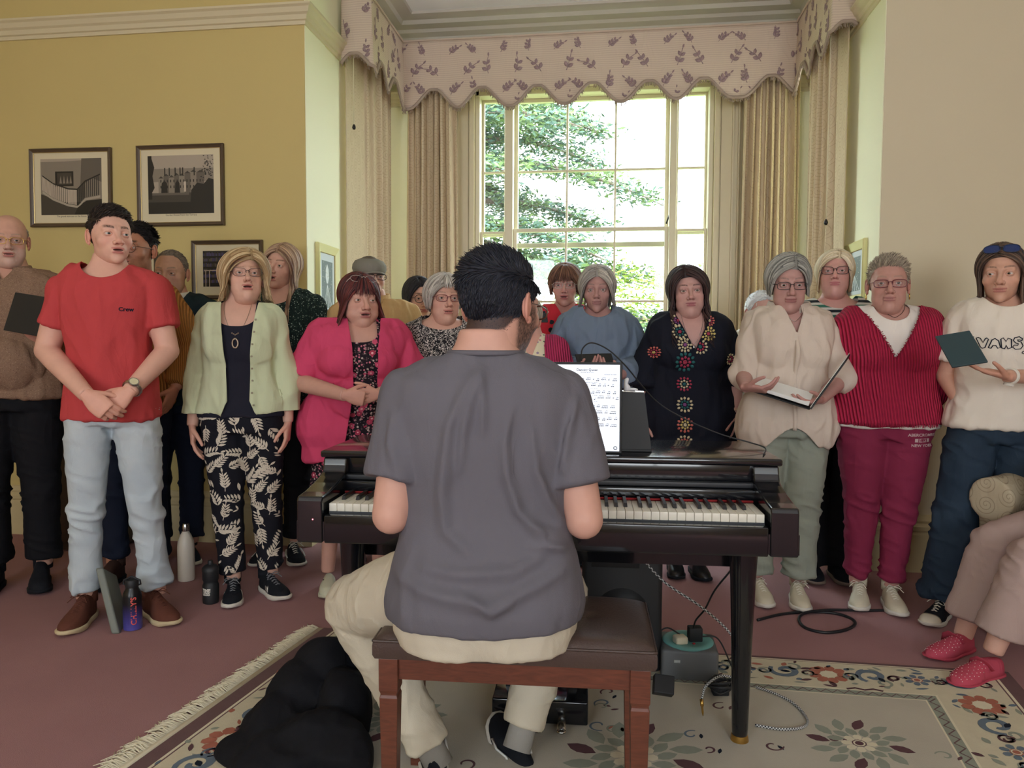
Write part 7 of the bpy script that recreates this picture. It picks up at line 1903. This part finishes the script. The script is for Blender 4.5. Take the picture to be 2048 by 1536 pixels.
def curtain(p0, p1, z0, z1, n, amp, label, seed, gather=1.0, flat=None):
    p0, p1 = Vector(p0), Vector(p1); d = p1 - p0; L_ = d.length; d.normalize(); nn = Vector((-d.y, d.x, 0))
    if nn.y > 0: nn = -nn
    rg = random.Random(seed); phs = [rg.uniform(.7, 1.35) for _ in range(n)]; cum = np.cumsum([0] + phs); cum = cum / cum[-1] * n
    def fn(u, v):
        z = z0 + (z1 - z0) * v; k = gather + (1 - gather) * (1 - v) ** .7; uu = .5 + (u - .5) * k
        ph = np.interp(u * n, np.arange(n + 1), cum) * 2 * PI; am = amp * (1 - .35 * v) * (1 + .3 * math.sin(u * 17 + seed))
        if flat: am *= smooth01(np.array([(u - flat) / .1]))[0]
        off = am * (math.sin(ph + .5 * math.sin(v * 3 + u * 4)) + .25 * math.sin(2.3 * ph + v * 5)); sx_ = .010 * math.sin(ph * 2)
        q_ = p0 + d * (L_ * uu + sx_ * .5) + nn * off; return (q_.x, q_.y, z)
    e = empty('curtain', (p0.x, p0.y, z0)); tag(e, label, 'curtain', 'damask curtains in the bay')
    o = cloth_grid('curtain_cloth', lambda u, v: tuple(np.array(fn(u, v)) - np.array((p0.x, p0.y, z0))), n * 14, 60, M_curt, e, lambda u, v: (u * L_ * 2.1, v * (z1 - z0)))
    return e
yC = 5.56
curtain(on_y(812, 400, yC), on_y(917, 400, yC), .03, 3.2, 7, .040, 'gathered cream damask curtain just left of the tall window', 3, .9)
curtain(on_y(1478, 400, yC), on_y(1602, 400, yC), .03, 3.2, 8, .042, 'gathered cream damask curtain just right of the tall window', 5, .85)
a, b = on_x(692, 400, BX0 + .035), on_x(782, 400, BX0 + .13)
curtain(a, b, .03, 3.25, 6, .026, 'outer damask curtain by the left side of the bay, partly flat', 7, .98, flat=.34)
a, b = on_x(1615, 400, BX1 - .14), on_x(1690, 400, BX1 - .05)
curtain(b, a, .03, 3.25, 6, .028, 'outer damask curtain by the right side of the bay', 9, .98, flat=.22)
# pelmet
yP = 5.47; xL, xR = on_y(806, 200, yP).x, on_y(1592, 200, yP).x; yL, yR = 4.74, 4.62
zT = on_y(1190, 62, yP).z; zN = on_y(1190, 168, yP).z; zLw = on_y(1140, 209, yP).z
path = [(BX0 + .022, yL), (xL, yL), (xL, yP), (xR, yP), (xR, yR), (BX1 - .022, yR)]
seg = [math.dist(path[i], path[i + 1]) for i in range(5)]; cum = np.cumsum([0] + seg); TL = cum[-1]
nrm = [(0, -1), (1, 0), (0, -1), (-1, 0), (0, -1)]
notch = [on_y(x, 170, yP).x for x in (768, 868, 965, 1075, 1186, 1298, 1408, 1542, 1640)]
notch_s = [cum[2] + (x - xL) for x in notch]; notch_s = [cum[0] + .09, cum[1] + .17, cum[1] + .48] + notch_s[1:-1] + [cum[3] + .22, cum[3] + .55, cum[4] + .08]
def zbot(s_):
    d_ = min(abs(s_ - n_) for n_ in notch_s); t = min(1, max(0, (d_ - .028) / .178)); z = zN + (zLw - zN) * (.5 * math.sin(PI / 2 * t) + .5 * smooth01(np.array([t * 1.15]))[0])
    if s_ < cum[2] : z += .0
    return z
def Ppos(s_, z, off=0.0):
    i = min(4, max(0, int(np.searchsorted(cum, s_, side='right')) - 1)); t = (s_ - cum[i]) / seg[i]; a, b = path[i], path[i + 1]
    x, y = a[0] + (b[0] - a[0]) * t, a[1] + (b[1] - a[1]) * t; nx, ny = nrm[i]
    # soften the corners
    wv = .006 * math.sin(s_ * 9) * (zT - z) / .5 + .012 * (zT - z) / .5 + off; return (x + nx * wv, y + ny * wv, z)
M_pel = fab('dusty pink beige brocade', (204, 182, 158), noise=.04); nt = NT(M_pel); wv = nt.math('SINE', nt.math('MULTIPLY', nt.math('ADD', nt.xyz(nt.obj)[2], nt.math('MULTIPLY', nt.noise(nt.obj, 6, 2), .02)), 420)); nt.base(nt.mix(nt.math('MULTIPLY_ADD', wv, .5, .5), (204, 184, 170), (216, 198, 182)))
M_mot = fab('mauve embroidery', (162, 138, 142)); M_motl = fab('pale embroidery', (182, 158, 150)); M_frg = fab('grey mauve fringe', (168, 150, 138), noise=.2)
NU = 420
ss = np.unique(np.concatenate([np.linspace(0, TL, NU), cum, [c + e for c in cum[1:-1] for e in (-.004, .004)]]))
g = G(); V = []; NVv = 10
for s_ in ss:
    zb_ = zbot(s_)
    for j in range(NVv + 1): V.append(Ppos(s_, zb_ + (zT - zb_) * j / NVv))
F = [(i * (NVv + 1) + j, (i + 1) * (NVv + 1) + j, (i + 1) * (NVv + 1) + j + 1, i * (NVv + 1) + j + 1) for i in range(len(ss) - 1) for j in range(NVv)]
g.add(V, F)
rg = random.Random(4)
def pmotif(s0, z0, a, L_, kind):
    shapes = spray(0, 0, a, L_ * 1.05, rg, 2 if kind else 3, .58)
    for k, sh in enumerate(shapes):
        pts, fc = (sh if isinstance(sh, tuple) else (sh, [tuple(range(len(sh)))]))
        P = [(s0 + x, z0 + z) for x, z in pts]
        if any(z < zbot(min(max(x, 0), TL)) + .015 or z > zT - .01 or x < .01 or x > TL - .01 for x, z in P): continue
        sgi = {min(4, max(0, int(np.searchsorted(cum, x, side='right')) - 1)) for x, z in P}
        if len(sgi) > 1: continue
        g.add([Ppos(x, z, .0025) for x, z in P], fc, 1)
k = 0; s_ = .05
while s_ < TL:
    for j, (dz, L_) in enumerate(((-.07, .085), (-.22, .115), (-.36, .10), (-.46, .08))):
        pmotif(s_ + (.0 if j % 2 else .095) + rg.uniform(-.01, .01), zT + dz - .045, PI / 2 + (.5 if (k + j) % 2 else -.5) + rg.uniform(-.2, .2), L_, j % 2)
    s_ += .19; k += 1
g.V = [v - np.array((0, yP, zN)) for v in g.V]
pe = build('pelmet_cloth', g, [M_pel, M_mot]); root = empty('pelmet', (0, yP, zN)); pe.parent = root; tag(root, 'scalloped brocade pelmet with sprig motifs running round the bay', 'pelmet')
sm = pe.modifiers.new('thickness', 'SOLIDIFY'); sm.thickness = .002; sm.offset = -1
g = G(); pts = [np.array(Ppos(s_, zbot(s_) + .002, .006)) - (0, yP, zN) for s_ in ss]; g.tube(pts, .011, 6, flat=1.0); 
for i in range(900):
    s_ = rg.uniform(.01, TL - .01); a = np.array(Ppos(s_, zbot(s_), .006)) - (0, yP, zN); g.tube([a, a + (rg.uniform(-.004, .004), rg.uniform(-.004, .004), -.012), a + (rg.uniform(-.008, .008), rg.uniform(-.006, .004), -rg.uniform(.022, .034))], .0022, 3)
build('fringe', g, M_frg, root)
g = G(); g.tube([np.array(Ppos(s_, zT - .006, .004)) - (0, yP, zN) for s_ in ss], .007, 6); build('top_piping', g, M_pel, root)
g = G(); g.loft([[(x - 0, y + oy - yP, z - zN) for oy, z in ((0, zT - .02), (.03, zT - .02), (.03, zT + .005), (0, zT + .005))] for x, y in ((xL, yP + .02), (xR, yP + .02))]); build('pelmet_board', g, M_trim, root, smooth=False)
# draw cords
for px, y0, y1, xx, lab in ((708, 90, 250, BX0 + .10, 'thin draw cord with a dark acorn pull hanging on the left outer curtain'), (1652, 300, 440, BX1 - .15, 'thin draw cord with a dark acorn pull hanging on the right outer curtain')):
    a, b = on_x(px, y0, xx), on_x(px + (0 if px < 1000 else 0), y1, xx); a.x = b.x; a.y = b.y; a.z = zT - .02; e = empty('draw_cord', (b.x, b.y, b.z - .03)); tag(e, lab, 'cord', 'curtain draw cords')
    g = G(); g.tube([(0, 0, .03), (0, 0, a.z - b.z + .03)], .0018, 6); build('cord', g, M_rw, e)
    g = G(); g.lathe([(.001, 0), (.008, .002), (.012, .012), (.010, .024), (.004, .034), (.001, .036)], sides=14); build('pull', g, M_iron, e)

# ================================================================ PICTURES
M_fr = mat('dark wood frame with gilt slip', (88, 72, 56), .4, noise=.1); M_gilt = mat('gilt slip', (206, 184, 130), .35, .6); M_mount = mat('cream card mount', (222, 210, 178), .85)
M_crfr = mat('cream painted frame', (226, 220, 160), .5); M_ph = [mat('photo grey %d' % v, (v, int(v * .93), int(v * .84)), .5) for v in (40, 70, 104, 140, 176, 204)]
M_gpic = M_glass
def picture(c, ux, wd, ht, label, draw, mats, fr=.022, fm=None, mount=.045, tilt=0.0, mm=None):
    """c = centre on the wall, ux = unit vector to the right as seen, z up"""
    ux = Vector(ux).normalized(); nn = Vector((ux.y, -ux.x, 0)); e = empty('picture_frame', c); e.matrix_world = Matrix(((ux.x, -nn.x, 0, c[0]), (ux.y, -nn.y, 0, c[1]), (0, 0, 1, c[2]), (0, 0, 0, 1))) @ Matrix.Rotation(tilt, 4, 'Y')
    tag(e, label, 'picture', 'framed pictures on the walls')
    g = G(); w2, h2 = wd / 2, ht / 2; prof = [(0, 0), (0, -.018), (.006, -.024), (fr * .55, -.018), (fr, -.012), (fr, 0)]
    g.loft([[(sx_ * (w2 - d), y, sz * (h2 - d)) for d, y in prof] for sx_, sz in ((-1, -1), (1, -1), (1, 1), (-1, 1), (-1, -1))], cap=False); build('frame', g, fm or M_fr, e, smooth=False)
    wi, hi = w2 - fr, h2 - fr
    g = G(); g.loft([[(sx_ * (wi + .001 - d), y, sz * (hi + .001 - d)) for d, y in ((0, -.002), (0, -.012), (.004, -.009), (.004, -.002))] for sx_, sz in ((-1, -1), (1, -1), (1, 1), (-1, 1), (-1, -1))], cap=False); build('gilt_slip', g, M_gilt, e, smooth=False)
    g = G(); g.box((0, -.003, 0), (wi * 2, .004, hi * 2)); build('mount', g, mm or M_mount, e, smooth=False)
    g = G(); pw, phh = wi - mount, hi - mount * 1.0; dz = mount * .15
    L_ = [0]
    def q_(pts, m):
        L_[0] += 1; g.add([(np.clip(x, -1, 1) * pw, -.0054 - L_[0] * .00001, np.clip(z, -1, 1) * phh + dz) for x, z in pts], [tuple(range(len(pts)))], m)
    draw(q_); build('photograph', g, mats, e, smooth=False)
    return e
def R4(q_, x0, z0, x1, z1, m): q_([(x0, z0), (x1, z0), (x1, z1), (x0, z1)], m)
def d_stairs(q_):
    R4(q_, -1, -1, 1, 1, 3); q_([(-1, .9), (-1, 1), (1, 1), (1, .6), (.6, .95), (-.2, .9)], 4); q_([(.35, 1), (1, 1), (1, .15), (.7, .3), (.3, .0)], 2); R4(q_, -1, -1, 1, -.55, 1)
    q_([(-1, -.25), (-.1, -.62), (.2, -.72), (.5, -.55), (.5, -.75), (.1, -1), (-1, -1)], 1)
    R4(q_, -.52, .02, .08, .55, 0); R4(q_, -.46, .08, .02, .49, 1)
    for i in range(4): q_([(-.38 + i * .11, .12), (-.34 + i * .11, .40), (-.30 + i * .11, .12)], 3)
    rail = [(-.95, .40), (-.6, .12), (-.1, -.08), (.20, -.10), (.45, .18), (.95, .42)]; base = [(-.95, -.12), (-.6, -.38), (-.1, -.60), (.22, -.66), (.45, -.40), (.95, -.30)]
    for i in range(5):
        for k in range(8):
            t = k / 8; x = rail[i][0] + (rail[i + 1][0] - rail[i][0]) * t; za = rail[i][1] + (rail[i + 1][1] - rail[i][1]) * t; zb_ = base[i][1] + (base[i + 1][1] - base[i][1]) * t; R4(q_, x - .012, zb_, x + .012, za, 5 if i < 3 else 0)
        a, b = rail[i], rail[i + 1]; q_([(a[0], a[1] - .02), (b[0], b[1] - .02), (b[0], b[1] + .03), (a[0], a[1] + .03)], 0)
        a, b = base[i], base[i + 1]; q_([(a[0], a[1] - .10), (b[0], b[1] - .10), (b[0], b[1] - .02), (a[0], a[1] - .02)], 4)
    q_([(.2, -.75), (.5, -.5), (1, -.45), (1, -1), (.1, -1)], 0)
def d_house(q_):
    R4(q_, -1, -1, 1, 1, 4); R4(q_, -1, .1, 1, .55, 3); R4(q_, -1, -1, 1, -.28, 1); R4(q_, -1, -.36, .25, -.28, 2); r_ = random.Random(3)
    xs_ = [-.68, -.52, -.36, -.2, -.05, .12, .3, .48, .72]
    for i in range(8): h = [.22, .3, .25, .32, .3, .38, .42, .40][i]; R4(q_, xs_[i], -.28, xs_[i + 1], h, 2 if i % 2 else 3); q_([(xs_[i], h), ((xs_[i] + xs_[i + 1]) / 2, h + .08), (xs_[i + 1], h)], 1)
    for x in (-.5, -.36, -.18, -.03, .05, .4): R4(q_, x, .3, x + .035, .58, 0)
    for i in range(26): x = -.62 + (i % 13) * .1; z = -.12 + (i // 13) * .2; R4(q_, x, z, x + .03, z + .09, 0)
    for x, w_ in ((-.5, .1), (-.1, .08)): q_([(x - w_, -.28), (x - w_ * .8, .05), (x, .15), (x + w_ * .8, .05), (x + w_, -.28)], 0)
    R4(q_, .10, -.25, .16, .1, 5); R4(q_, -1, -.5, -.88, 1, 0); q_([(-.9, -.3), (-.8, -.1), (-.86, .3), (-.8, .6), (-.9, .98), (-1, 1), (-1, -.3)], 0)
    q_([(.28, -.75), (.32, -.2), (.5, .05), (.7, .0), (.85, .2), (1, .15), (1, -.75)], 0); R4(q_, -1, -1, 1, -.6, 0)
    for i in range(60): x, z = .86 + r_.gauss(0, .12), .55 + r_.gauss(0, .25); a = r_.uniform(0, 6); q_([(x, z), (x + .07 * math.cos(a), z + .05 * math.sin(a)), (x + .05 * math.cos(a + .9), z + .05 * math.sin(a + .9))], 0)
def d_shelf(q_):
    R4(q_, -1, -1, 1, 1, 0); r_ = random.Random(4)
    for row in range(6):
        z = 1 - .16 - row * .30; x = -.98
        while x < .98:
            w_ = r_.uniform(.03, .07); R4(q_, x, z - .13, x + w_ * .8, z - .13 + r_.uniform(.14, .22), r_.choice([1, 2, 6, 6, 1])); x += w_
    for x in (-.9, -.75, -.2): R4(q_, x, -1, x + .03, -.1, 5)
    R4(q_, -.95, -.12, -.15, -.08, 5)
    for i in range(50): a = r_.uniform(0, 6); x, z = r_.uniform(-.1, .8), r_.uniform(-.2, .8); q_([(x, z), (x + .08 * math.cos(a), z + .10 * math.sin(a)), (x + .06 * math.cos(a + .6), z + .06 * math.sin(a + .6))], 5)
def d_plain(q_): R4(q_, -1, -1, 1, 1, 2); R4(q_, -1, -1, 1, .1, 1); R4(q_, -.5, -.4, .5, .5, 0)
def d_tulip(q_):
    R4(q_, -1, -1, 1, 1, 4); R4(q_, -.8, -.9, .8, .78, 1); q_([(-.25, .2), (-.2, .5), (0, .68), (.2, .5), (.25, .2), (.1, -.02), (-.1, -.02)], 5); r_ = random.Random(6)
    for a in (-.5, -.2, .1, .4, .65): q_([(0, -.05), (a, -.88), (a + .06, -.88), (.03, -.05)], 5)
    for i in range(40): x, z = r_.uniform(-.75, .7), r_.uniform(-.85, .7); R4(q_, x, z, x + .05, z + .04, 3)
FWZ = WY - .003
def wall_pic(xa, ya, xb, yb, label, draw, mats, **k):
    a, b = on_y(xa, ya, FWZ), on_y(xb, yb, FWZ); return picture(Vector(((a.x + b.x) / 2, FWZ, (a.z + b.z) / 2)), (1, 0, 0), abs(b.x - a.x), abs(a.z - b.z), label, draw, mats, **k)
PH6 = M_ph; e1 = wall_pic(61, 300, 227, 453, 'framed sepia photograph of a staircase on the left wall', d_stairs, PH6, tilt=.008)
e2 = wall_pic(275, 293, 451, 451, 'framed sepia photograph of a country house on the left wall', d_house, PH6)
for e_, body, ww in ((e1, 'The grand staircase at the house', .0115), (e2, 'Garden House from the Terrace', .0115)):
    V, F = text_mesh(body, ww * 1.3); g = G(); z0 = -.170 if e_ is e1 else -.172
    g.add([(v[0], -.0056, v[1] + z0) for v in V], F); build('caption', g, M_ph[1], e_, smooth=False)
M_blu = mat('photo violet', (84, 78, 118), .5)
wall_pic(385, 482, 528, 598, 'framed picture of bookshelves behind the blonde woman', d_shelf, PH6 + [M_blu])
wall_pic(205, 505, 318, 582, 'small framed picture behind the man in the mustard jumper', d_plain, PH6)
a, b = on_x(631, 490, BX0 + .003), on_x(672, 640, BX0 + .003); M_tul = [mat('print %d' % i, c, .6) for i, c in enumerate(((60, 70, 74), (108, 122, 124), (120, 126, 120), (170, 176, 170), (206, 214, 220), (222, 228, 232)))]
a2, b2 = on_x(630, 560, BX0), on_x(672, 560, BX0); zt_ = on_x(631, 484, BX0).z; zb2 = on_x(631, 640, BX0).z
picture(Vector((BX0 + .004, (a2.y + b2.y) / 2, (zt_ + zb2) / 2)), (0, 1, 0), abs(b2.y - a2.y), zt_ - zb2, 'cream-framed print of a white tulip on the left side wall of the bay', d_tulip, M_tul, fr=.05, fm=M_crfr, mount=.012, mm=M_tul[4])
a2, b2 = on_x(1690, 540, BX1), on_x(1735, 540, BX1); zt_ = on_x(1733, 477, BX1).z; zb2 = on_x(1733, 605, BX1).z
picture(Vector((BX1 - .004, (a2.y + b2.y) / 2, (zt_ + zb2) / 2)), (0, -1, 0), abs(b2.y - a2.y), zt_ - zb2, 'cream-framed print on the right side wall of the bay', d_tulip, M_tul, fr=.05, fm=M_crfr, mount=.012, mm=M_tul[4])

# ================================================================ THINGS HELD
def held(name, corners, th, m, label, cat, thdir, screen=None):
    o, (a, u, v, n_) = obox(name, corners[0], corners[1], corners[2], th, m, bev=.003, thdir=thdir); tag(o, label, cat)
    return o
held('tablet', (at(6, 660, 3.30), at(84, 674, 3.24), at(30, 584, 3.33)), .012, M_dkplas, 'black cased tablet held by the bald man', 'tablet', (0, 1, 0))
M_tealc = mat('dark teal case', (44, 66, 72), .45)
held('tablet', (at(1904, 737, 2.84), at(1976, 726, 2.80), at(1870, 675, 2.95)), .010, M_tealc, 'dark teal tablet held by the woman in the white t-shirt', 'tablet', (0, 0, 1))
held('tablet', (at(1158, 738, 3.78), at(1232, 736, 3.78), at(1150, 708, 3.84)), .010, M_dkplas, 'dark tablet held by the woman in the slate blue sweatshirt', 'tablet', (0, 1, 0))
held('phone', (at(1078, 645, 4.28), at(1096, 645, 4.28), at(1076, 626, 4.28)), .008, M_dkplas, 'black phone held up by the woman in the red floral dress', 'phone', (0, 1, 0))
fd = empty('ring_binder', at(1570, 800, 3.22)); tag(fd, 'open black ring binder of sheet music held by the woman in the beige shirt', 'folder')
fl = np.array(fd.location)
def FP(px, py, Y): return np.array(at(px, py, Y)) - fl
A0, B0, A1, B1 = FP(1500, 780, 3.30), FP(1620, 818, 3.20), FP(1512, 762, 3.42), FP(1632, 800, 3.34)
obox('left_cover', A0, B0, A1, .006, M_dkplas, fd, .002, (0, 0, -1)); n_ = np.array((0, -.004, .010))
o, _ = obox('sheet_stack', A0 * .96 + B0 * .04 + n_, B0 * .97 + A0 * .03 + n_, A1 * .96 + B1 * .04 + n_, .016, M_paper, fd, .002, (0, 0, 1))
C0 = FP(1690, 722, 3.20); obox('right_cover', B0, C0, B1, .006, M_dkplas, fd, .002, (1, 0, -1)); obox('page', B0 + n_ * .5, C0 + n_ * .5, B1 + n_ * .5, .002, M_paper, fd, .001, (-1, 0, 1))
# tablet charging cable
wtube('charging_cable', [PW(TX0 + .09, .27, 1.148), PW(TX0 + .092, .272, 1.185), PW(TX0 + .12, .275, 1.205), PW(TX0 + .17, .27, 1.185), PW(TX0 + .225, .265, 1.135), at(1310, 800, 2.38), at(1370, 838, 2.36), at(1440, 868, 2.36), at(1500, 885, 2.36), at(1530, 896, 2.36), PW(1.27, .24, .868)], .0022, M_dkplas, 'thin dark cable looping over the tablet and running right to the piano lid', 'cable')

# ================================================================ FURNITURE AT THE EDGES
M_uph = scroll_cloth('oatmeal damask upholstery', (186, 172, 146), (150, 134, 112), .09)
ac = empty('armchair', tuple(ZL), ZR); tag(ac, 'oatmeal patterned armchair at the right edge behind the seated person', 'armchair')
def soft(name, parts, vox, it, amp, parent, m):
    g = G(); [p_(g) for p_ in parts]; V, F = remesh(g, vox, it); V = V + normals(V, F) * (amp * vnoise(V * 14, 3))[:, None]; g = G(); g.add(V, F); o = build(name, g, m, parent)
    me = o.data; uv = me.uv_layers.new(name='UVMap'); d_ = np.array([(me.vertices[l.vertex_index].co.x + me.vertices[l.vertex_index].co.y, me.vertices[l.vertex_index].co.z) for l in me.loops], np.float32); uv.data.foreach_set('uv', d_.ravel()); return o
soft('seat', [lambda g: g.box((0, .14, .24), (.62, .60, .26), bev=.05)], .014, 5, .004, ac, M_uph)
for s_ in (-1, 1): soft('arm', [lambda g: g.box((s_ * .40, .12, .30), (.15, .54, .48), bev=.05), lambda g: g.tube([(s_ * .40, -.17, .565), (s_ * .40, .44, .565)], .095, 20)], .014, 5, .006, ac, M_uph)
soft('back', [lambda g: g.box((0, .50, .55), (.86, .18, .85), bev=.07)], .016, 5, .004, ac, M_uph)
for x in (-.36, .36):
    for y in (-.18, .48):
        g = G(); g.lathe([(.018, 0), (.026, .05), (.03, .10)], (x, y, 0), 14); build('foot', g, M_mah, ac)
# low cabinet against the left wall
cx0, cx1 = on_y(112, 905, 3.95).x, on_y(235, 905, 3.95).x
cb = empty('cabinet', ((cx0 + cx1) / 2, 4.02, 0)); tag(cb, 'low dark wood cabinet against the left wall behind the singers', 'cabinet'); M_dw = mat('dark walnut', (52, 38, 30), .4, noise=.2)
wc = cx1 - cx0; g = G(); g.box((0, 0, .30), (wc, .30, .58)); bevel(build('body', g, M_dw, cb, smooth=False), .004); g = G(); g.box((0, -.005, .600), (wc + .03, .32, .022)); bevel(build('top', g, M_dw, cb, smooth=False), .004)
for s_ in (-1, 1):
    g = G(); g.box((s_ * wc / 4, -.155, .30), (wc / 2 - .03, .014, .50)); d_ = build('door', g, M_dw, cb, smooth=False); bevel(d_, .003); g = G(); g.ell((s_ * .03, -.172, .34), (.010, .010, .010), nu=12, nv=8); build('knob', g, M_brass, d_)
# ================================================================ OUTSIDE THE WINDOW
M_grass = mat('sunlit lawn', (132, 146, 96), .9, noise=.25, nscale=3); g = G(); g.box((0, 33, -.75), (70, 54, .1)); struct('floor_lawn', g, M_grass)
def foliage_mat(name, c1, c2):
    m = mat(name, c1, .7); nt = NT(m); nt.base(nt.mix(nt.noise(nt.obj, 1.7, 3), c1, c2))
    return m
M_ced = foliage_mat('cedar needles', (66, 92, 74), (112, 132, 62)); M_ced2 = foliage_mat('blue green needles', (58, 84, 82), (84, 108, 84)); M_bark = mat('grey brown bark', (104, 90, 80), .9, noise=.2)
M_bush = foliage_mat('yellow green leaves', (92, 122, 44), (140, 158, 62)); M_yuc = foliage_mat('yucca leaves', (96, 132, 46), (150, 168, 72))
def clusters(g, C_, rng, n, size, flat=.35, m=0):
    C_ = np.asarray(C_); K = len(C_) * n; c = np.repeat(C_, n, 0) + rng.normal(size=(K, 3)) * np.array((size * 1.6, size * 1.6, size * flat))
    d = rng.normal(size=(K, 3)) * np.array((1, 1, .35)); d /= np.linalg.norm(d, axis=1, keepdims=True); s_ = np.cross(d, rng.normal(size=(K, 3))); s_ /= np.linalg.norm(s_, axis=1, keepdims=True); L_ = rng.uniform(.5, 1.2, (K, 1)) * size
    V = np.concatenate([c - d * L_ * .5, c + s_ * L_ * .16, c + d * L_ * .5, c - s_ * L_ * .16]); F = [(i, K + i, 2 * K + i, 3 * K + i) for i in range(K)]; g.add(V, F, m)
rng = np.random.default_rng(5)
def cedar(px, Y, label):
    base = at(px, 700, Y); base.z = -.7; e = empty('cedar_tree', base); tag(e, label, 'tree')
    g = G(); top_ = np.array((.4, .3, 9.5)); g.tube([(0, 0, 0), (.1, 0, 3), (.2, .1, 6), tuple(top_)], [.38, .32, .22, .1], 14)
    CL_ = []; CL2 = []
    for i in range(46):
        z = 1.6 + 7.0 * i / 46; a = i * 2.399; L_ = (6.2 - .46 * z) * rng.uniform(.75, 1.15); up = rng.uniform(-.05, .22); P = []
        for t in np.linspace(0, 1, 12): P.append((math.cos(a + .25 * t) * L_ * t, math.sin(a + .25 * t) * L_ * t, z + up * L_ * t - .16 * L_ * t * t * 1.6))
        g.tube(P, np.linspace(.085, .010, 12), 6)
        for t in np.arange(.22, 1.02, .045):
            q_ = np.array(P[min(11, int(t * 11))]); w_ = .55 * L_ * .32 * math.sin(min(1, t) * PI * .8 + .3)
            for k in range(5):
                o_ = rng.uniform(-1, 1) * w_; p_ = q_ + np.array((-math.sin(a) * o_, math.cos(a) * o_, rng.uniform(-.10, .10))); (CL_ if rng.random() < .55 else CL2).append(p_)
            for sgn in (-1, 1): 
                if rng.random() < .5: g.tube([q_, q_ + np.array((-math.sin(a) * w_ * sgn * .8, math.cos(a) * w_ * sgn * .8, -.08))], [.016, .005], 4)
    build('trunk', g, M_bark, e)
    g = G(); clusters(g, CL_, rng, 22, .15); build('foliage', g, M_ced, e, smooth=False); g = G(); clusters(g, CL2, rng, 20, .15); build('foliage', g, M_ced2, e, smooth=False)
cedar(925, 15.5, 'large cedar tree outside the window on the left')
def bush(px, Y, z, r_, label, m, n=260, dens=22, size=.13):
    c = at(px, 700, Y); c.z = -.7; e = empty('shrub', c); tag(e, label, 'shrub', 'shrubs outside the window'); P = rng.normal(size=(n, 3)); P /= np.linalg.norm(P, axis=1, keepdims=True); P = P * rng.uniform(.72, 1.0, (n, 1)) * np.array(r_) + np.array((0, 0, z)); P[:, 2] = np.maximum(P[:, 2], .1)
    g = G(); clusters(g, P, rng, dens, size, 1.0); build('foliage', g, m, e, smooth=False); g = G()
    for i in range(7): a = i * .9; g.tube([(0, 0, 0), (math.cos(a) * r_[0] * .3, math.sin(a) * r_[1] * .3, z * .6), (math.cos(a) * r_[0] * .6, math.sin(a) * r_[1] * .6, z * 1.1)], [.05, .03, .01], 6)
    build('stems', g, M_bark, e)
bush(1290, 14, 1.9, (1.9, 1.3, 1.6), 'yellow-green shrub outside, below the cedar to its right', M_bush, 420)
bush(1440, 16, 1.9, (1.8, 1.4, 1.8), 'rounded green shrub outside at the right edge of the window', M_ced, 300)
bush(1090, 12.5, 1.3, (1.5, 1.1, 1.3), 'low yellow-green shrub outside near the middle of the window', M_bush, 300)
c = at(978, 700, 8.6); c.z = -.7; e = empty('yucca_plant', c); tag(e, 'spiky yucca plant outside the left window light', 'plant')
g = G(); g.tube([(0, 0, 0), (.03, 0, .9), (0, 0, 2.0)], [.10, .09, .07], 10); build('stem', g, M_bark, e); g = G()
for i in range(90):
    a = i * 2.399; el = rng.uniform(.25, 1.45); L_ = rng.uniform(.5, .8); P = []; W_ = []
    for t in np.linspace(0, 1, 6): dr = L_ * t; zz = math.sin(el) * dr - .35 * L_ * t * t * math.cos(el); P.append((math.cos(a) * math.cos(el) * dr, math.sin(a) * math.cos(el) * dr, 1.95 + zz + .05 * math.sin(i))); W_.append(.020 * (1 - t) ** .6 + .001)
    g.tube(P, W_, 4, flat=.25)
build('leaves', g, M_yuc, e)
